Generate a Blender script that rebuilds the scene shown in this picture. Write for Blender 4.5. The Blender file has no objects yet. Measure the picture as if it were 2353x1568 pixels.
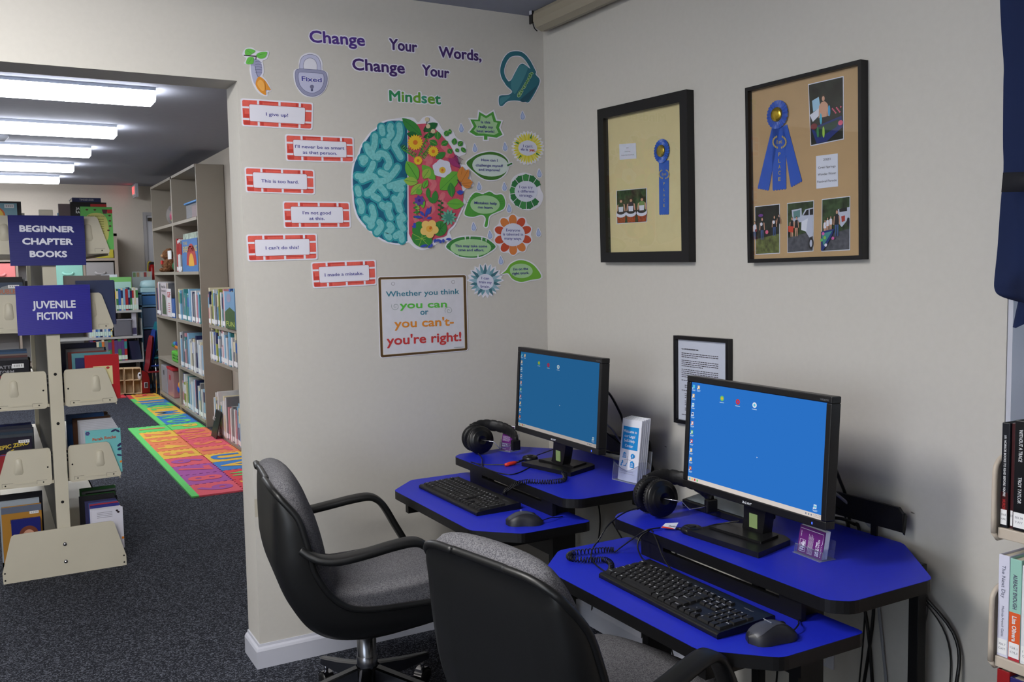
import bpy, bmesh, math, random
from mathutils import Vector, Matrix
random.seed(7)
scn = bpy.context.scene
COL = scn.collection
pi = math.pi
sin, cos = math.sin, math.cos

# ---------------------------------------------------------------- camera
IW, IH = 2353, 1568
FPX = 2124.2
CAM = Vector((-1.98948, -3.22061, 1.4))
CR = Vector((0.86963, -0.4934, -0.017287)).normalized()
CF = Vector((0.490733, 0.867703, -0.079202)).normalized()
CU = CR.cross(CF).normalized()
camd = bpy.data.cameras.new('camera')
camd.sensor_width = 36.0
camd.lens = FPX / IW * 36.0
camd.clip_start = 0.02
cam = bpy.data.objects.new('camera', camd)
COL.objects.link(cam)
cam.matrix_world = Matrix(((CR.x, CU.x, -CF.x, CAM.x), (CR.y, CU.y, -CF.y, CAM.y), (CR.z, CU.z, -CF.z, CAM.z), (0, 0, 0, 1)))
scn.camera = cam

# ---------------------------------------------------------------- world, daylight, lamps, exposure
world = bpy.data.worlds.new('overcast_day')
scn.world = world
world.use_nodes = True
bg = world.node_tree.nodes['Background']
bg.inputs['Color'].default_value = (0.90, 0.94, 1.0, 1)
bg.inputs['Strength'].default_value = 4.2
scn.view_settings.view_transform = 'Standard'
scn.view_settings.look = 'None'
scn.view_settings.gamma = 1.0
scn.view_settings.exposure = 0.6
EXPO = 0.6
TUBE_BACK = 13.5      # emission of the fluorescent diffusers in the far room
TUBE_NEAR = 44.0       # emission of the fluorescent diffusers in this room
try:
    scn.cycles.max_bounces = 8
    scn.cycles.diffuse_bounces = 5
    scn.cycles.caustics_reflective = False
    scn.cycles.caustics_refractive = False
    scn.cycles.sample_clamp_indirect = 6.0
except Exception:
    pass

# ---------------------------------------------------------------- materials
def lin(v):
    v /= 255.0
    return v / 12.92 if v <= 0.04045 else ((v + 0.055) / 1.055) ** 2.4
def rgb(*c):
    return (lin(c[0]), lin(c[1]), lin(c[2]), 1.0)
_M = {}
def mat(name, c, rough=0.5, metal=0.0, noise=0.0, scale=40.0, bump=0.0, spec=0.5, emit=0.0, trans=0.0, alpha=1.0, ior=1.45, coat=0.0):
    if name in _M: return _M[name]
    m = bpy.data.materials.new(name); _M[name] = m
    m.use_nodes = True
    nt = m.node_tree; n = nt.nodes; l = nt.links
    b = n['Principled BSDF']
    col = rgb(*c)
    b.inputs['Base Color'].default_value = col
    b.inputs['Roughness'].default_value = rough
    b.inputs['Metallic'].default_value = metal
    b.inputs['Specular IOR Level'].default_value = spec
    b.inputs['Transmission Weight'].default_value = trans
    b.inputs['Alpha'].default_value = alpha
    b.inputs['IOR'].default_value = ior
    b.inputs['Coat Weight'].default_value = coat
    if emit:
        b.inputs['Emission Color'].default_value = col
        b.inputs['Emission Strength'].default_value = emit
    tc = n.new('ShaderNodeTexCoord'); nz = n.new('ShaderNodeTexNoise')
    nz.inputs['Scale'].default_value = scale; nz.inputs['Detail'].default_value = 3.0
    l.new(tc.outputs['Object'], nz.inputs['Vector'])
    if noise > 0:
        rp = n.new('ShaderNodeMapRange')
        rp.inputs['From Min'].default_value = 0.3; rp.inputs['From Max'].default_value = 0.7
        rp.inputs['To Min'].default_value = 1 - noise; rp.inputs['To Max'].default_value = 1 + noise
        l.new(nz.outputs['Fac'], rp.inputs['Value'])
        mx = n.new('ShaderNodeVectorMath'); mx.operation = 'SCALE'
        mx.inputs[0].default_value = col[:3]
        l.new(rp.outputs['Result'], mx.inputs['Scale'])
        l.new(mx.outputs[0], b.inputs['Base Color'])
    else:
        rp = n.new('ShaderNodeMapRange')
        rp.inputs['To Min'].default_value = max(0.0, rough - 0.05); rp.inputs['To Max'].default_value = min(1.0, rough + 0.05)
        l.new(nz.outputs['Fac'], rp.inputs['Value']); l.new(rp.outputs['Result'], b.inputs['Roughness'])
    if bump > 0:
        bp = n.new('ShaderNodeBump'); bp.inputs['Strength'].default_value = bump; bp.inputs['Distance'].default_value = 0.002
        l.new(nz.outputs['Fac'], bp.inputs['Height']); l.new(bp.outputs['Normal'], b.inputs['Normal'])
    return m

def speckle(name, dark, light, scale, thr, rough=0.95, bump=0.5):
    """textile: dark ground with lighter flecks"""
    m = bpy.data.materials.new(name); m.use_nodes = True
    nt = m.node_tree; n = nt.nodes; l = nt.links; b = n['Principled BSDF']
    b.inputs['Roughness'].default_value = rough; b.inputs['Specular IOR Level'].default_value = 0.15
    tc = n.new('ShaderNodeTexCoord')
    nz = n.new('ShaderNodeTexNoise'); nz.inputs['Scale'].default_value = scale; nz.inputs['Detail'].default_value = 2.0
    vo = n.new('ShaderNodeTexVoronoi'); vo.inputs['Scale'].default_value = scale * 0.8
    l.new(tc.outputs['Object'], nz.inputs['Vector']); l.new(tc.outputs['Object'], vo.inputs['Vector'])
    r = n.new('ShaderNodeValToRGB')
    r.color_ramp.elements[0].position = thr; r.color_ramp.elements[0].color = rgb(*dark)
    r.color_ramp.elements[1].position = min(1, thr + 0.25); r.color_ramp.elements[1].color = rgb(*light)
    mm = n.new('ShaderNodeMath'); mm.operation = 'MULTIPLY_ADD'; mm.inputs[1].default_value = 0.35
    sp = n.new('ShaderNodeSeparateColor')
    l.new(vo.outputs['Color'], sp.inputs['Color']); l.new(sp.outputs['Red'], mm.inputs[0]); 
    m2 = n.new('ShaderNodeMath'); m2.operation = 'MULTIPLY'; m2.inputs[1].default_value = 0.65
    l.new(nz.outputs['Fac'], m2.inputs[0]); l.new(m2.outputs[0], mm.inputs[2])
    l.new(mm.outputs[0], r.inputs['Fac']); l.new(r.outputs['Color'], b.inputs['Base Color'])
    bp = n.new('ShaderNodeBump'); bp.inputs['Strength'].default_value = bump; bp.inputs['Distance'].default_value = 0.004
    l.new(mm.outputs[0], bp.inputs['Height']); l.new(bp.outputs['Normal'], b.inputs['Normal'])
    _M[name] = m
    return m

def glass(name, tint=(255, 255, 255), haze=0.0, rough=0.02, ior=1.45):
    """thin clear sheet: see-through with Fresnel reflection"""
    m = bpy.data.materials.new(name); m.use_nodes = True
    nt = m.node_tree; n = nt.nodes; l = nt.links
    out = n['Material Output']; n.remove(n['Principled BSDF'])
    t = n.new('ShaderNodeBsdfTransparent'); t.inputs['Color'].default_value = rgb(*tint)
    g = n.new('ShaderNodeBsdfGlossy'); g.inputs['Roughness'].default_value = rough
    lw = n.new('ShaderNodeLayerWeight'); lw.inputs['Blend'].default_value = 0.5
    pw = n.new('ShaderNodeMath'); pw.operation = 'POWER'; pw.inputs[1].default_value = 5.0
    fr = n.new('ShaderNodeMath'); fr.operation = 'MULTIPLY_ADD'; fr.inputs[1].default_value = 0.92; fr.inputs[2].default_value = 0.045
    l.new(lw.outputs['Facing'], pw.inputs[0]); l.new(pw.outputs[0], fr.inputs[0])
    mx = n.new('ShaderNodeMixShader')
    l.new(fr.outputs[0], mx.inputs[0]); l.new(t.outputs[0], mx.inputs[1]); l.new(g.outputs[0], mx.inputs[2])
    last = mx
    if haze:
        d = n.new('ShaderNodeBsdfDiffuse'); d.inputs['Color'].default_value = rgb(*tint)
        m3 = n.new('ShaderNodeMixShader'); m3.inputs[0].default_value = haze
        l.new(mx.outputs[0], m3.inputs[1]); l.new(d.outputs[0], m3.inputs[2]); last = m3
    l.new(last.outputs[0], out.inputs['Surface'])
    _M[name] = m
    return m

def emitter(name, c, strength):
    m = bpy.data.materials.new(name); m.use_nodes = True
    nt = m.node_tree; n = nt.nodes; l = nt.links
    n.remove(n['Principled BSDF'])
    e = n.new('ShaderNodeEmission'); e.inputs['Color'].default_value = rgb(*c); e.inputs['Strength'].default_value = strength
    l.new(e.outputs[0], n['Material Output'].inputs['Surface'])
    _M[name] = m
    return m

# ---------------------------------------------------------------- pixel -> point on a real plane of the room
def ray(px, py):
    return CF + CR * ((px - IW / 2) / FPX) - CU * ((py - IH / 2) / FPX)
def on(px, py, ax, v):
    d = ray(px, py); i = 'xyz'.index(ax)
    return CAM + d * ((v - CAM[i]) / d[i])
class Plane:
    """a wall plane read through a zoomed crop (ox, oy, scale)"""
    def __init__(s, ax, v, sgn, ox=0, oy=0, sc=1):
        s.ax, s.v, s.sgn, s.ox, s.oy, s.sc = ax, v, sgn, ox, oy, sc
        s.N = Vector([0, 0, 0]); s.N['xyz'.index(ax)] = sgn
    def p(s, a, b, off=0.0):
        return on(s.ox + a / s.sc, s.oy + b / s.sc, s.ax, s.v + s.sgn * off)

# ---------------------------------------------------------------- mesh builder
V = Vector
class MB:
    def __init__(s):
        s.v = []; s.f = []; s.m = []; s.s = []; s.mats = []
    def mi(s, m):
        if m not in s.mats: s.mats.append(m)
        return s.mats.index(m)
    def add(s, vs, fs, m, smooth=False):
        o = len(s.v); k = s.mi(m)
        s.v += [V(x) for x in vs]
        for f in fs:
            s.f.append([o + i for i in f]); s.m.append(k); s.s.append(smooth)
        return s
    def box(s, x0, x1, y0, y1, z0, z1, m):
        vs = [(x, y, z) for x in (x0, x1) for y in (y0, y1) for z in (z0, z1)]
        return s.add(vs, [(0, 1, 3, 2), (4, 6, 7, 5), (0, 4, 5, 1), (2, 3, 7, 6), (0, 2, 6, 4), (1, 5, 7, 3)], m)
    def obox(s, c, X, Y, Z, m):
        """box with centre c and half vectors X, Y, Z"""
        c, X, Y, Z = V(c), V(X), V(Y), V(Z)
        vs = [c + X * i + Y * j + Z * k for i in (-1, 1) for j in (-1, 1) for k in (-1, 1)]
        return s.add(vs, [(0, 1, 3, 2), (4, 6, 7, 5), (0, 4, 5, 1), (2, 3, 7, 6), (0, 2, 6, 4), (1, 5, 7, 3)], m)
    def prism(s, pts, ext, m, mside=None, back=True):
        """pts: 3D polygon; extruded along ext"""
        n = len(pts); ext = V(ext); pts = [V(p) for p in pts]
        s.add([p + ext for p in pts], [list(range(n))], m)
        if back: s.add(pts, [list(range(n))[::-1]], m)
        s.add(pts + [p + ext for p in pts], [(i, (i + 1) % n, n + (i + 1) % n, n + i) for i in range(n)], mside or m)
        return s
    def flat(s, pts, m):
        return s.add(pts, [list(range(len(pts)))], m)
    def stroke(s, pts, w, m, cap=True):
        """flat ribbon along coplanar 3D pts with round ends; w = width (or list)"""
        pts = [V(p) for p in pts]; N = s.strokeN
        ws = w if isinstance(w, (list, tuple)) else [w] * len(pts)
        L = []
        for i, p in enumerate(pts):
            a = pts[max(0, i - 1)]; b = pts[min(len(pts) - 1, i + 1)]
            q = N.cross((b - a).normalized()).normalized(); L.append((p + q * ws[i] / 2, p - q * ws[i] / 2))
        for i in range(len(pts) - 1):
            e = N * (1.5e-6 * i); s.add([L[i][0] + e, L[i][1] + e, L[i + 1][1] + e, L[i + 1][0] + e], [(0, 1, 2, 3)], m)
        if cap:
            for k, (p, ww) in enumerate(((pts[0], ws[0]), (pts[-1], ws[-1]))):
                X = N.orthogonal().normalized(); Y = N.cross(X); e = N * (1.5e-6 * (len(pts) + k))
                s.flat([p + e + (X * cos(a * pi / 7) + Y * sin(a * pi / 7)) * ww / 2 for a in range(14)], m)
        return s
    strokeN = V((0, -1, 0))
    def sweep(s, pts, sec, m, side=None, closed=False, smooth=True, caps=True, scales=None):
        """sweep 2D section (list of (a, b)) along pts; a along side vector, b along normal"""
        pts = [V(p) for p in pts]; n = len(pts); k = len(sec); vs = []
        prev = None
        for i, p in enumerate(pts):
            if closed: t = pts[(i + 1) % n] - pts[i - 1]
            else: t = pts[min(n - 1, i + 1)] - pts[max(0, i - 1)]
            t.normalize()
            if side is not None: q = V(side)
            elif prev is not None: q = prev
            else: q = t.orthogonal()
            q = (q - t * q.dot(t)).normalized(); prev = q
            b = t.cross(q); sc = scales[i] if scales else 1.0
            vs += [p + (q * u + b * w) * sc for u, w in sec]
        fs = []
        for i in range(n if closed else n - 1):
            j = (i + 1) % n
            for a in range(k):
                c = (a + 1) % k
                fs.append((i * k + a, i * k + c, j * k + c, j * k + a))
        if caps and not closed:
            fs.append(tuple(range(k))[::-1]); fs.append(tuple((n - 1) * k + a for a in range(k)))
        return s.add(vs, fs, m, smooth)
    def tube(s, pts, r, m, seg=8, closed=False, scales=None):
        return s.sweep(pts, [(r * cos(2 * pi * a / seg), r * sin(2 * pi * a / seg)) for a in range(seg)], m, closed=closed, scales=scales)
    def lathe(s, prof, o, axis, m, seg=24, smooth=True):
        """prof: list of (radius, height along axis)"""
        A = V(axis).normalized(); X = A.orthogonal().normalized(); Y = A.cross(X); o = V(o)
        vs = []; k = len(prof)
        for j in range(seg):
            a = 2 * pi * j / seg
            d = X * cos(a) + Y * sin(a)
            vs += [o + A * h + d * r for r, h in prof]
        fs = [(j * k + i, ((j + 1) % seg) * k + i, ((j + 1) % seg) * k + i + 1, j * k + i + 1) for j in range(seg) for i in range(k - 1)]
        return s.add(vs, fs, m, smooth)
    def loft(s, rows, m, smooth=True, closeu=False, caps=False):
        k = len(rows[0]); n = len(rows); vs = [p for r in rows for p in r]
        fs = []
        for i in range(n - 1):
            for a in range(k if closeu else k - 1):
                c = (a + 1) % k
                fs.append((i * k + a, i * k + c, (i + 1) * k + c, (i + 1) * k + a))
        if caps:
            fs.append(tuple(range(k))[::-1]); fs.append(tuple((n - 1) * k + a for a in range(k)))
        return s.add(vs, fs, m, smooth)
    def ball(s, c, r, m, seg=12, rings=8, sc=(1, 1, 1)):
        c = V(c); vs = []
        for i in range(rings + 1):
            t = pi * i / rings
            for j in range(seg):
                a = 2 * pi * j / seg
                vs.append(c + V((r * sc[0] * sin(t) * cos(a), r * sc[1] * sin(t) * sin(a), r * sc[2] * cos(t))))
        fs = [(i * seg + j, (i + 1) * seg + j, (i + 1) * seg + (j + 1) % seg, i * seg + (j + 1) % seg) for i in range(rings) for j in range(seg)]
        return s.add(vs, fs, m, True)
    def text(s, st, o, X, Y, m, w=None, h=None, bold=0.0, lift=None, align='l', thick=0.0, cap=True):
        """flat lettering. o: baseline start, X, Y: unit directions, h: cap height, w: width to fit"""
        vs, fs, wid = glyphs(st, bold)
        if not vs: return s
        X, Y, o = V(X), V(Y), V(o)
        sy = h / 0.729 if h else None
        sx = w / wid if w else sy
        if sy is None: sy = sx
        o = o - X * (wid * sx * {'l': 0, 'c': 0.5, 'r': 1}[align])
        if lift is not None: o = o + V(lift)
        return s.add([o + X * (x * sx) + Y * (y * sy) for x, y in vs], fs, m)
    def build(s, name, parent=None, origin=None, bevel=0, bseg=2, subsurf=0, world=True):
        """link as ONE mesh object. Coordinates are world unless world=False (then local to parent)"""
        me = bpy.data.meshes.new(name)
        if parent is not None and world:
            base = V((0, 0, 0)); q = parent
            while q is not None: base += V(q.location); q = q.parent
            vs = [p - base for p in s.v]
            loc = V((0, 0, 0))
        elif parent is not None:
            vs = s.v; loc = V((0, 0, 0))
        else:
            if origin is None:
                lo = [min(p[i] for p in s.v) for i in range(3)]; hi = [max(p[i] for p in s.v) for i in range(3)]
                origin = ((lo[0] + hi[0]) / 2, (lo[1] + hi[1]) / 2, lo[2])
            loc = V(origin); vs = [p - loc for p in s.v]
        me.from_pydata([tuple(p) for p in vs], [], s.f)
        for mm in s.mats: me.materials.append(mm)
        me.polygons.foreach_set('material_index', s.m)
        me.polygons.foreach_set('use_smooth', s.s)
        me.update()
        ob = bpy.data.objects.new(name, me); COL.objects.link(ob)
        ob.location = loc
        if parent is not None:
            ob.parent = parent
        if bevel:
            b = ob.modifiers.new('edge', 'BEVEL'); b.width = bevel; b.segments = bseg; b.limit_method = 'ANGLE'; b.angle_limit = math.radians(40)
        if subsurf:
            b = ob.modifiers.new('round', 'SUBSURF'); b.levels = subsurf; b.render_levels = subsurf
        return ob

_G = {}
def glyphs(st, bold=0.0):
    k = (st, bold)
    if k in _G: return _G[k]
    cu = bpy.data.curves.new('t', 'FONT'); cu.body = st; cu.resolution_u = 3; cu.offset = bold; cu.size = 1.0
    ob = bpy.data.objects.new('t', cu); COL.objects.link(ob)
    me = bpy.data.meshes.new_from_object(ob)
    xs = [v.co.x for v in me.vertices]
    if xs:
        x0 = min(xs); wid = max(xs) - x0
        vs = [(v.co.x - x0, v.co.y) for v in me.vertices]; fs = [tuple(p.vertices) for p in me.polygons]
    else: vs, fs, wid = [], [], 1
    bpy.data.objects.remove(ob); bpy.data.meshes.remove(me); bpy.data.curves.remove(cu)
    _G[k] = (vs, fs, wid)
    return _G[k]

def tag(o, label=None, cat=None, group=None, kind=None):
    if label: o['label'] = label
    if cat: o['category'] = cat
    if group: o['group'] = group
    if kind: o['kind'] = kind
    return o
def thing(name, label, cat, loc=(0, 0, 0), rz=0.0, group=None):
    o = bpy.data.objects.new(name, None); COL.objects.link(o)
    o.location = loc; o.rotation_euler = (0, 0, rz); o.empty_display_size = 0.05
    return tag(o, label, cat, group)
def dup(root, loc, rz, label, group=None):
    r = root.copy(); COL.objects.link(r); r.location = loc; r.rotation_euler = (0, 0, rz); r['label'] = label
    if group: r['group'] = group
    for ch in root.children:
        c = ch.copy(); COL.objects.link(c); c.parent = r
        for g in ch.children:
            d = g.copy(); COL.objects.link(d); d.parent = c
    return r
def cr(pts, n=6, closed=False):
    """Catmull-Rom through pts (any dimension)"""
    pts = [V(p) if len(p) == 3 else V((p[0], p[1], 0)) for p in pts]; two = False
    N = len(pts); out = []
    rng = range(N if closed else N - 1)
    for i in rng:
        if closed: p0, p1, p2, p3 = pts[i - 1], pts[i], pts[(i + 1) % N], pts[(i + 2) % N]
        else: p0, p1, p2, p3 = pts[max(0, i - 1)], pts[i], pts[i + 1], pts[min(N - 1, i + 2)]
        for k in range(n):
            t = k / n
            out.append(0.5 * ((2 * p1) + (p2 - p0) * t + (2 * p0 - 5 * p1 + 4 * p2 - p3) * t * t + (3 * p1 - p0 - 3 * p2 + p3) * t ** 3))
    if not closed: out.append(pts[-1])
    return out
def cr2(pts, n=6, closed=True): return [(p.x, p.y) for p in cr([(a, b) for a, b in pts], n, closed)]
def off2(poly, d):
    """offset a closed 2D polygon outward by d"""
    A = sum(poly[i - 1][0] * poly[i][1] - poly[i][0] * poly[i - 1][1] for i in range(len(poly)))
    sg = 1 if A > 0 else -1; out = []
    n = len(poly)
    for i in range(n):
        a, b, c = V(poly[i - 1]).to_2d() if False else V((*poly[i - 1], 0)), V((*poly[i], 0)), V((*poly[(i + 1) % n], 0))
        e1 = (b - a); e2 = (c - b)
        if e1.length < 1e-6: e1 = e2
        if e2.length < 1e-6: e2 = e1
        e1.normalize(); e2.normalize()
        n1 = V((e1.y, -e1.x, 0)) * sg; n2 = V((e2.y, -e2.x, 0)) * sg
        m = n1 + n2
        if m.length < 0.3: m = n1
        m.normalize(); k = d / max(0.5, m.dot(n1))
        out.append((b.x + m.x * k, b.y + m.y * k))
    return out
def ell(cx, cy, rx, ry, n=28, rot=0.0):
    c, s_ = cos(rot), sin(rot)
    return [(cx + rx * cos(2 * pi * i / n) * c - ry * sin(2 * pi * i / n) * s_, cy + rx * cos(2 * pi * i / n) * s_ + ry * sin(2 * pi * i / n) * c) for i in range(n)]
ORD = 'zero first second third fourth fifth sixth seventh eighth ninth tenth eleventh twelfth thirteenth fourteenth fifteenth sixteenth seventeenth eighteenth nineteenth twentieth'.split()
def ordn(i):
    if i <= 20: return ORD[i]
    t = {2: 'twenty', 3: 'thirty', 4: 'forty'}[i // 10]
    return (t[:-1] + 'ieth') if i % 10 == 0 else t + '-' + ORD[i % 10]
# ================================================================ SETTING
WALL = mat('beige_wall_paint', (191, 188, 182), 0.75, noise=0.015, scale=60, bump=0.06, spec=0.25)
WALLB = mat('taupe_wall_paint', (184, 176, 165), 0.8, noise=0.015, scale=60, bump=0.06, spec=0.2)
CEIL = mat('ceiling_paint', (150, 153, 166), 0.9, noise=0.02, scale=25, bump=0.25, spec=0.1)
WHITE = mat('white_trim_paint', (188, 190, 202), 0.4)
CARPET = speckle('charcoal_carpet', (30, 32, 40), (112, 116, 128), 260, 0.5)
BLACK = mat('black_laminate', (12, 12, 14), 0.45, spec=0.4)
BLKP = mat('black_plastic', (15, 15, 17), 0.38, noise=0.05, scale=300, bump=0.04)
CHROME = mat('chrome', (190, 190, 195), 0.15, metal=1.0)
XL = -1.2166; HD = 2.045; WT = 0.16; CN = 2.392; CB = 2.50; YF = 9.25; XLW = -4.4; YB = -5.4

def struct(name, mb, bevel=0):
    o = mb.build(name, bevel=bevel); o['kind'] = 'structure'; return o

m = MB(); m.box(XLW, 0.12, YB, YF + 0.1, -0.08, 0, CARPET); struct('floor', m)
m = MB(); m.box(XLW, 0.12, YB, 0.0, CN, CN + 0.08, CEIL); m.box(XLW, 0.12, 0.0, YF + 0.1, CB, CB + 0.08, CEIL); struct('ceiling', m)
# wall with the posters: solid part right of the opening plus the header over it
m = MB(); m.box(XL, 0.12, 0, WT, 0, CB, WALL); m.box(XLW, XL, 0, WT, HD, CB, WALL); m.box(XLW, -3.9, 0, WT, 0, HD, WALL); struct('wall_back', m)
# right wall with the window opening
WY0, WY1, WZ0, WZ1 = -1.964, -2.95, 0.93, 2.22
m = MB()
m.box(0, 0.14, WY0, 0.0, 0, CN, WALL); m.box(0, 0.14, YB, WY1, 0, CN, WALL)
m.box(0, 0.14, WY1, WY0, 0, WZ0, WALL); m.box(0, 0.14, WY1, WY0, WZ1, CN, WALL); struct('wall_right', m)
# left wall with a wide daylight window, out of the picture
LWY0, LWY1, LWZ0, LWZ1 = -4.7, -2.2, 0.7, 2.0
m = MB(); m.box(XLW - 0.12, XLW, YB, LWY0, 0, CB, WALL); m.box(XLW - 0.12, XLW, LWY1, YF + 0.1, 0, CB, WALL)
m.box(XLW - 0.12, XLW, LWY0, LWY1, 0, LWZ0, WALL); m.box(XLW - 0.12, XLW, LWY0, LWY1, LWZ1, CB, WALL); struct('wall_left', m)
m = MB(); m.box(XLW, 0.12, YB - 0.12, YB, 0, CN, WALL); struct('wall_front', m)
m = MB(); m.box(XLW, 0.12, YF, YF + 0.12, 0, CB, WALLB); struct('wall_far', m)
m = MB(); m.box(-0.075, 0.02, WT, YF, 0, CB, WALLB); struct('wall_far_right', m)
# baseboards
def base_prof(y0):  # profile (out, z)
    return [(0, 0), (0.016, 0), (0.016, 0.062), (0.012, 0.07), (0.006, 0.0755), (0.0045, 0.084), (0, 0.084)]
m = MB()
for (a, b, c, d) in [((XL, 0), (0, 0), (0, -1), 1)]:
    rows = [[V((XL - o, -o, z)) for o, z in base_prof(0)], [V((0.0, -o, z)) for o, z in base_prof(0)]]
    m.loft(rows, WHITE, smooth=False, caps=True)
rows = [[V((XL - o, -o, z)) for o, z in base_prof(0)], [V((XL - o, WT, z)) for o, z in base_prof(0)]]
m.loft(rows, WHITE, smooth=False, caps=True); struct('baseboard_back', m)
m = MB(); rows = [[V((-o, y, z)) for o, z in base_prof(0)] for y in (0, YB)]; m.loft(rows, WHITE, smooth=False, caps=True); struct('baseboard_right', m)
# window in the right wall
GLZ = bpy.data.materials.new('frosted_window_glass'); GLZ.use_nodes = True
_n = GLZ.node_tree.nodes; _l = GLZ.node_tree.links; _n.remove(_n['Principled BSDF'])
_t = _n.new('ShaderNodeBsdfTranslucent'); _t.inputs['Color'].default_value = (0.9, 0.95, 1, 1)
_g = _n.new('ShaderNodeBsdfTransparent'); _mx = _n.new('ShaderNodeMixShader'); _mx.inputs[0].default_value = 0.45
_l.new(_t.outputs[0], _mx.inputs[1]); _l.new(_g.outputs[0], _mx.inputs[2]); _l.new(_mx.outputs[0], _n['Material Output'].inputs['Surface'])
FILM = bpy.data.materials.new('frosted_window_film'); FILM.use_nodes = True
_n = FILM.node_tree.nodes; _l = FILM.node_tree.links; _n.remove(_n['Principled BSDF'])
_t = _n.new('ShaderNodeBsdfTranslucent'); _t.inputs['Color'].default_value = (0.36, 0.385, 0.40, 1)
_g = _n.new('ShaderNodeBsdfDiffuse'); _g.inputs['Color'].default_value = (0.7, 0.72, 0.74, 1); _mx = _n.new('ShaderNodeMixShader'); _mx.inputs[0].default_value = 0.25
_l.new(_t.outputs[0], _mx.inputs[1]); _l.new(_g.outputs[0], _mx.inputs[2]); _l.new(_mx.outputs[0], _n['Material Output'].inputs['Surface'])
wn = tag(MB().box(0.095, 0.1, WY1, WY0, WZ0, WZ1, FILM).build('window_1'), kind='structure')
m = MB(); f = 0.05
m.box(0.08, 0.13, WY1, WY1 + f, WZ0, WZ1, WHITE); m.box(0.08, 0.13, WY0 - f, WY0, WZ0, WZ1, WHITE)
m.box(0.08, 0.13, WY1 + f, WY0 - f, WZ0, WZ0 + f, WHITE); m.box(0.08, 0.13, WY1 + f, WY0 - f, WZ1 - f, WZ1, WHITE); m.box(0.085, 0.125, WY1 + f, WY0 - f, 1.55, 1.59, WHITE)
m.build('window_frame', wn)
m = MB(); m.box(0.003, 0.08, WY0 - 0.012, WY0 - 0.0005, WZ0, WZ1, WHITE); m.box(0.003, 0.08, WY1, WY0 - 0.012, WZ0, WZ0 + 0.012, WHITE); m.build('window_reveal', wn)
w2 = tag(MB().box(XLW - 0.07, XLW - 0.065, LWY0, LWY1, LWZ0, LWZ1, GLZ).build('window_2'), kind='structure')
m = MB()
for y in (LWY0, -3.87, -3.07, LWY1 - 0.05): m.box(XLW - 0.1, XLW - 0.03, y, y + 0.05, LWZ0, LWZ1, WHITE)
m.build('window_frame', w2)
# door in the far wall with a closer
DGR = mat('pale_grey_door_paint', (176, 176, 182), 0.5)
d = MB().box(-0.205, -0.077, YF - 0.045, YF - 0.005, 0.0, 2.13, DGR).build('door_1'); d['kind'] = 'structure'
m = MB(); m.box(-0.24, -0.205, YF - 0.06, YF, 0, 2.17, mat('door_casing_grey', (150, 148, 150), 0.5)); m.box(-0.205, -0.077, YF - 0.06, YF, 2.13, 2.17, _M['door_casing_grey']); m.build('door_frame', d)
m = MB(); m.box(-0.19, -0.1, YF - 0.11, YF - 0.045, 2.06, 2.10, mat('bronze_metal', (70, 64, 58), 0.4, metal=0.8)); m.build('door_closer', d)

# fluorescent fixtures
TUB = emitter('lit_diffuser_back', (247, 250, 255), TUBE_BACK)
TUN = emitter('lit_diffuser_near', (255, 252, 247), TUBE_NEAR)
FIXW = mat('fixture_white_steel', (205, 215, 232), 0.5)
def wrap_light(x0, x1, y0, w, top, dif, label, group):
    h = 0.078
    t = thing('ceiling_light', label, 'ceiling light', ((x0 + x1) / 2, y0 + w / 2, top - h), 0, group)
    m = MB(); m.box(x0, x1, y0, y0 + w, top - 0.02, top, FIXW); m.build('housing', t)
    m = MB(); yp = [(0.004, top - 0.02), (0.004, top - 0.052), (0.03, top - h), (w - 0.03, top - h), (w - 0.004, top - 0.052), (w - 0.004, top - 0.02)]
    rows = [[V((x, y0 + a, z)) for a, z in yp] for x in (x0 + 0.012, x1 - 0.012)]
    m.loft(rows, dif, smooth=False); m.build('diffuser', t)
    for xx in (x0, x1 - 0.012):
        m = MB(); m.prism([V((xx, y0 + a, z)) for a, z in yp], (0.012, 0, 0), dif); m.build('end_cap', t)
for i, (y, xr) in enumerate([(2.652, -1.058), (4.208, -1.094), (5.507, -1.152), (6.858, -1.183), (8.178, -1.231)]):
    wrap_light(xr - 1.28, xr, y, 0.262, CB, TUB, '%s of the five long lit ceiling lights in the far room, counted from the doorway' % ['nearest', 'second', 'third', 'fourth', 'farthest'][i], 'fluorescent ceiling lights of the far room')
    if i in (1, 3): wrap_light(xr - 2.68, xr - 1.46, y, 0.262, CB, TUB, 'lit ceiling light in line to the left of the %s light of the far room' % ordn(i + 1), 'fluorescent ceiling lights of the far room')
wrap_light(-3.12, -1.90, -1.32, 0.25, CN, TUN, 'lit ceiling light of the computer room near the wide opening', None)
TUN2 = emitter('lit_diffuser_fill', (255, 250, 243), TUBE_NEAR * 0.62)  # added unseen fixture, weaker fill that softens the monitor shadow on the right wall
wrap_light(-3.9, -2.68, -2.75, 0.25, CN, TUN2, 'added ceiling light of the computer room, out of view, filling the right wall', None)
# smoke detector between second and third lights
m = MB(); m.lathe([(0.0, -0.045), (0.045, -0.045), (0.075, -0.018), (0.08, 0.0), (0, 0)], (-1.854, 5.13, CB), (0, 0, 1), mat('detector_plastic', (176, 182, 196), 0.5))
tag(m.build('smoke_detector'), 'round grey smoke detector on the far ceiling between the second and third lights', 'smoke detector')
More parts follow.
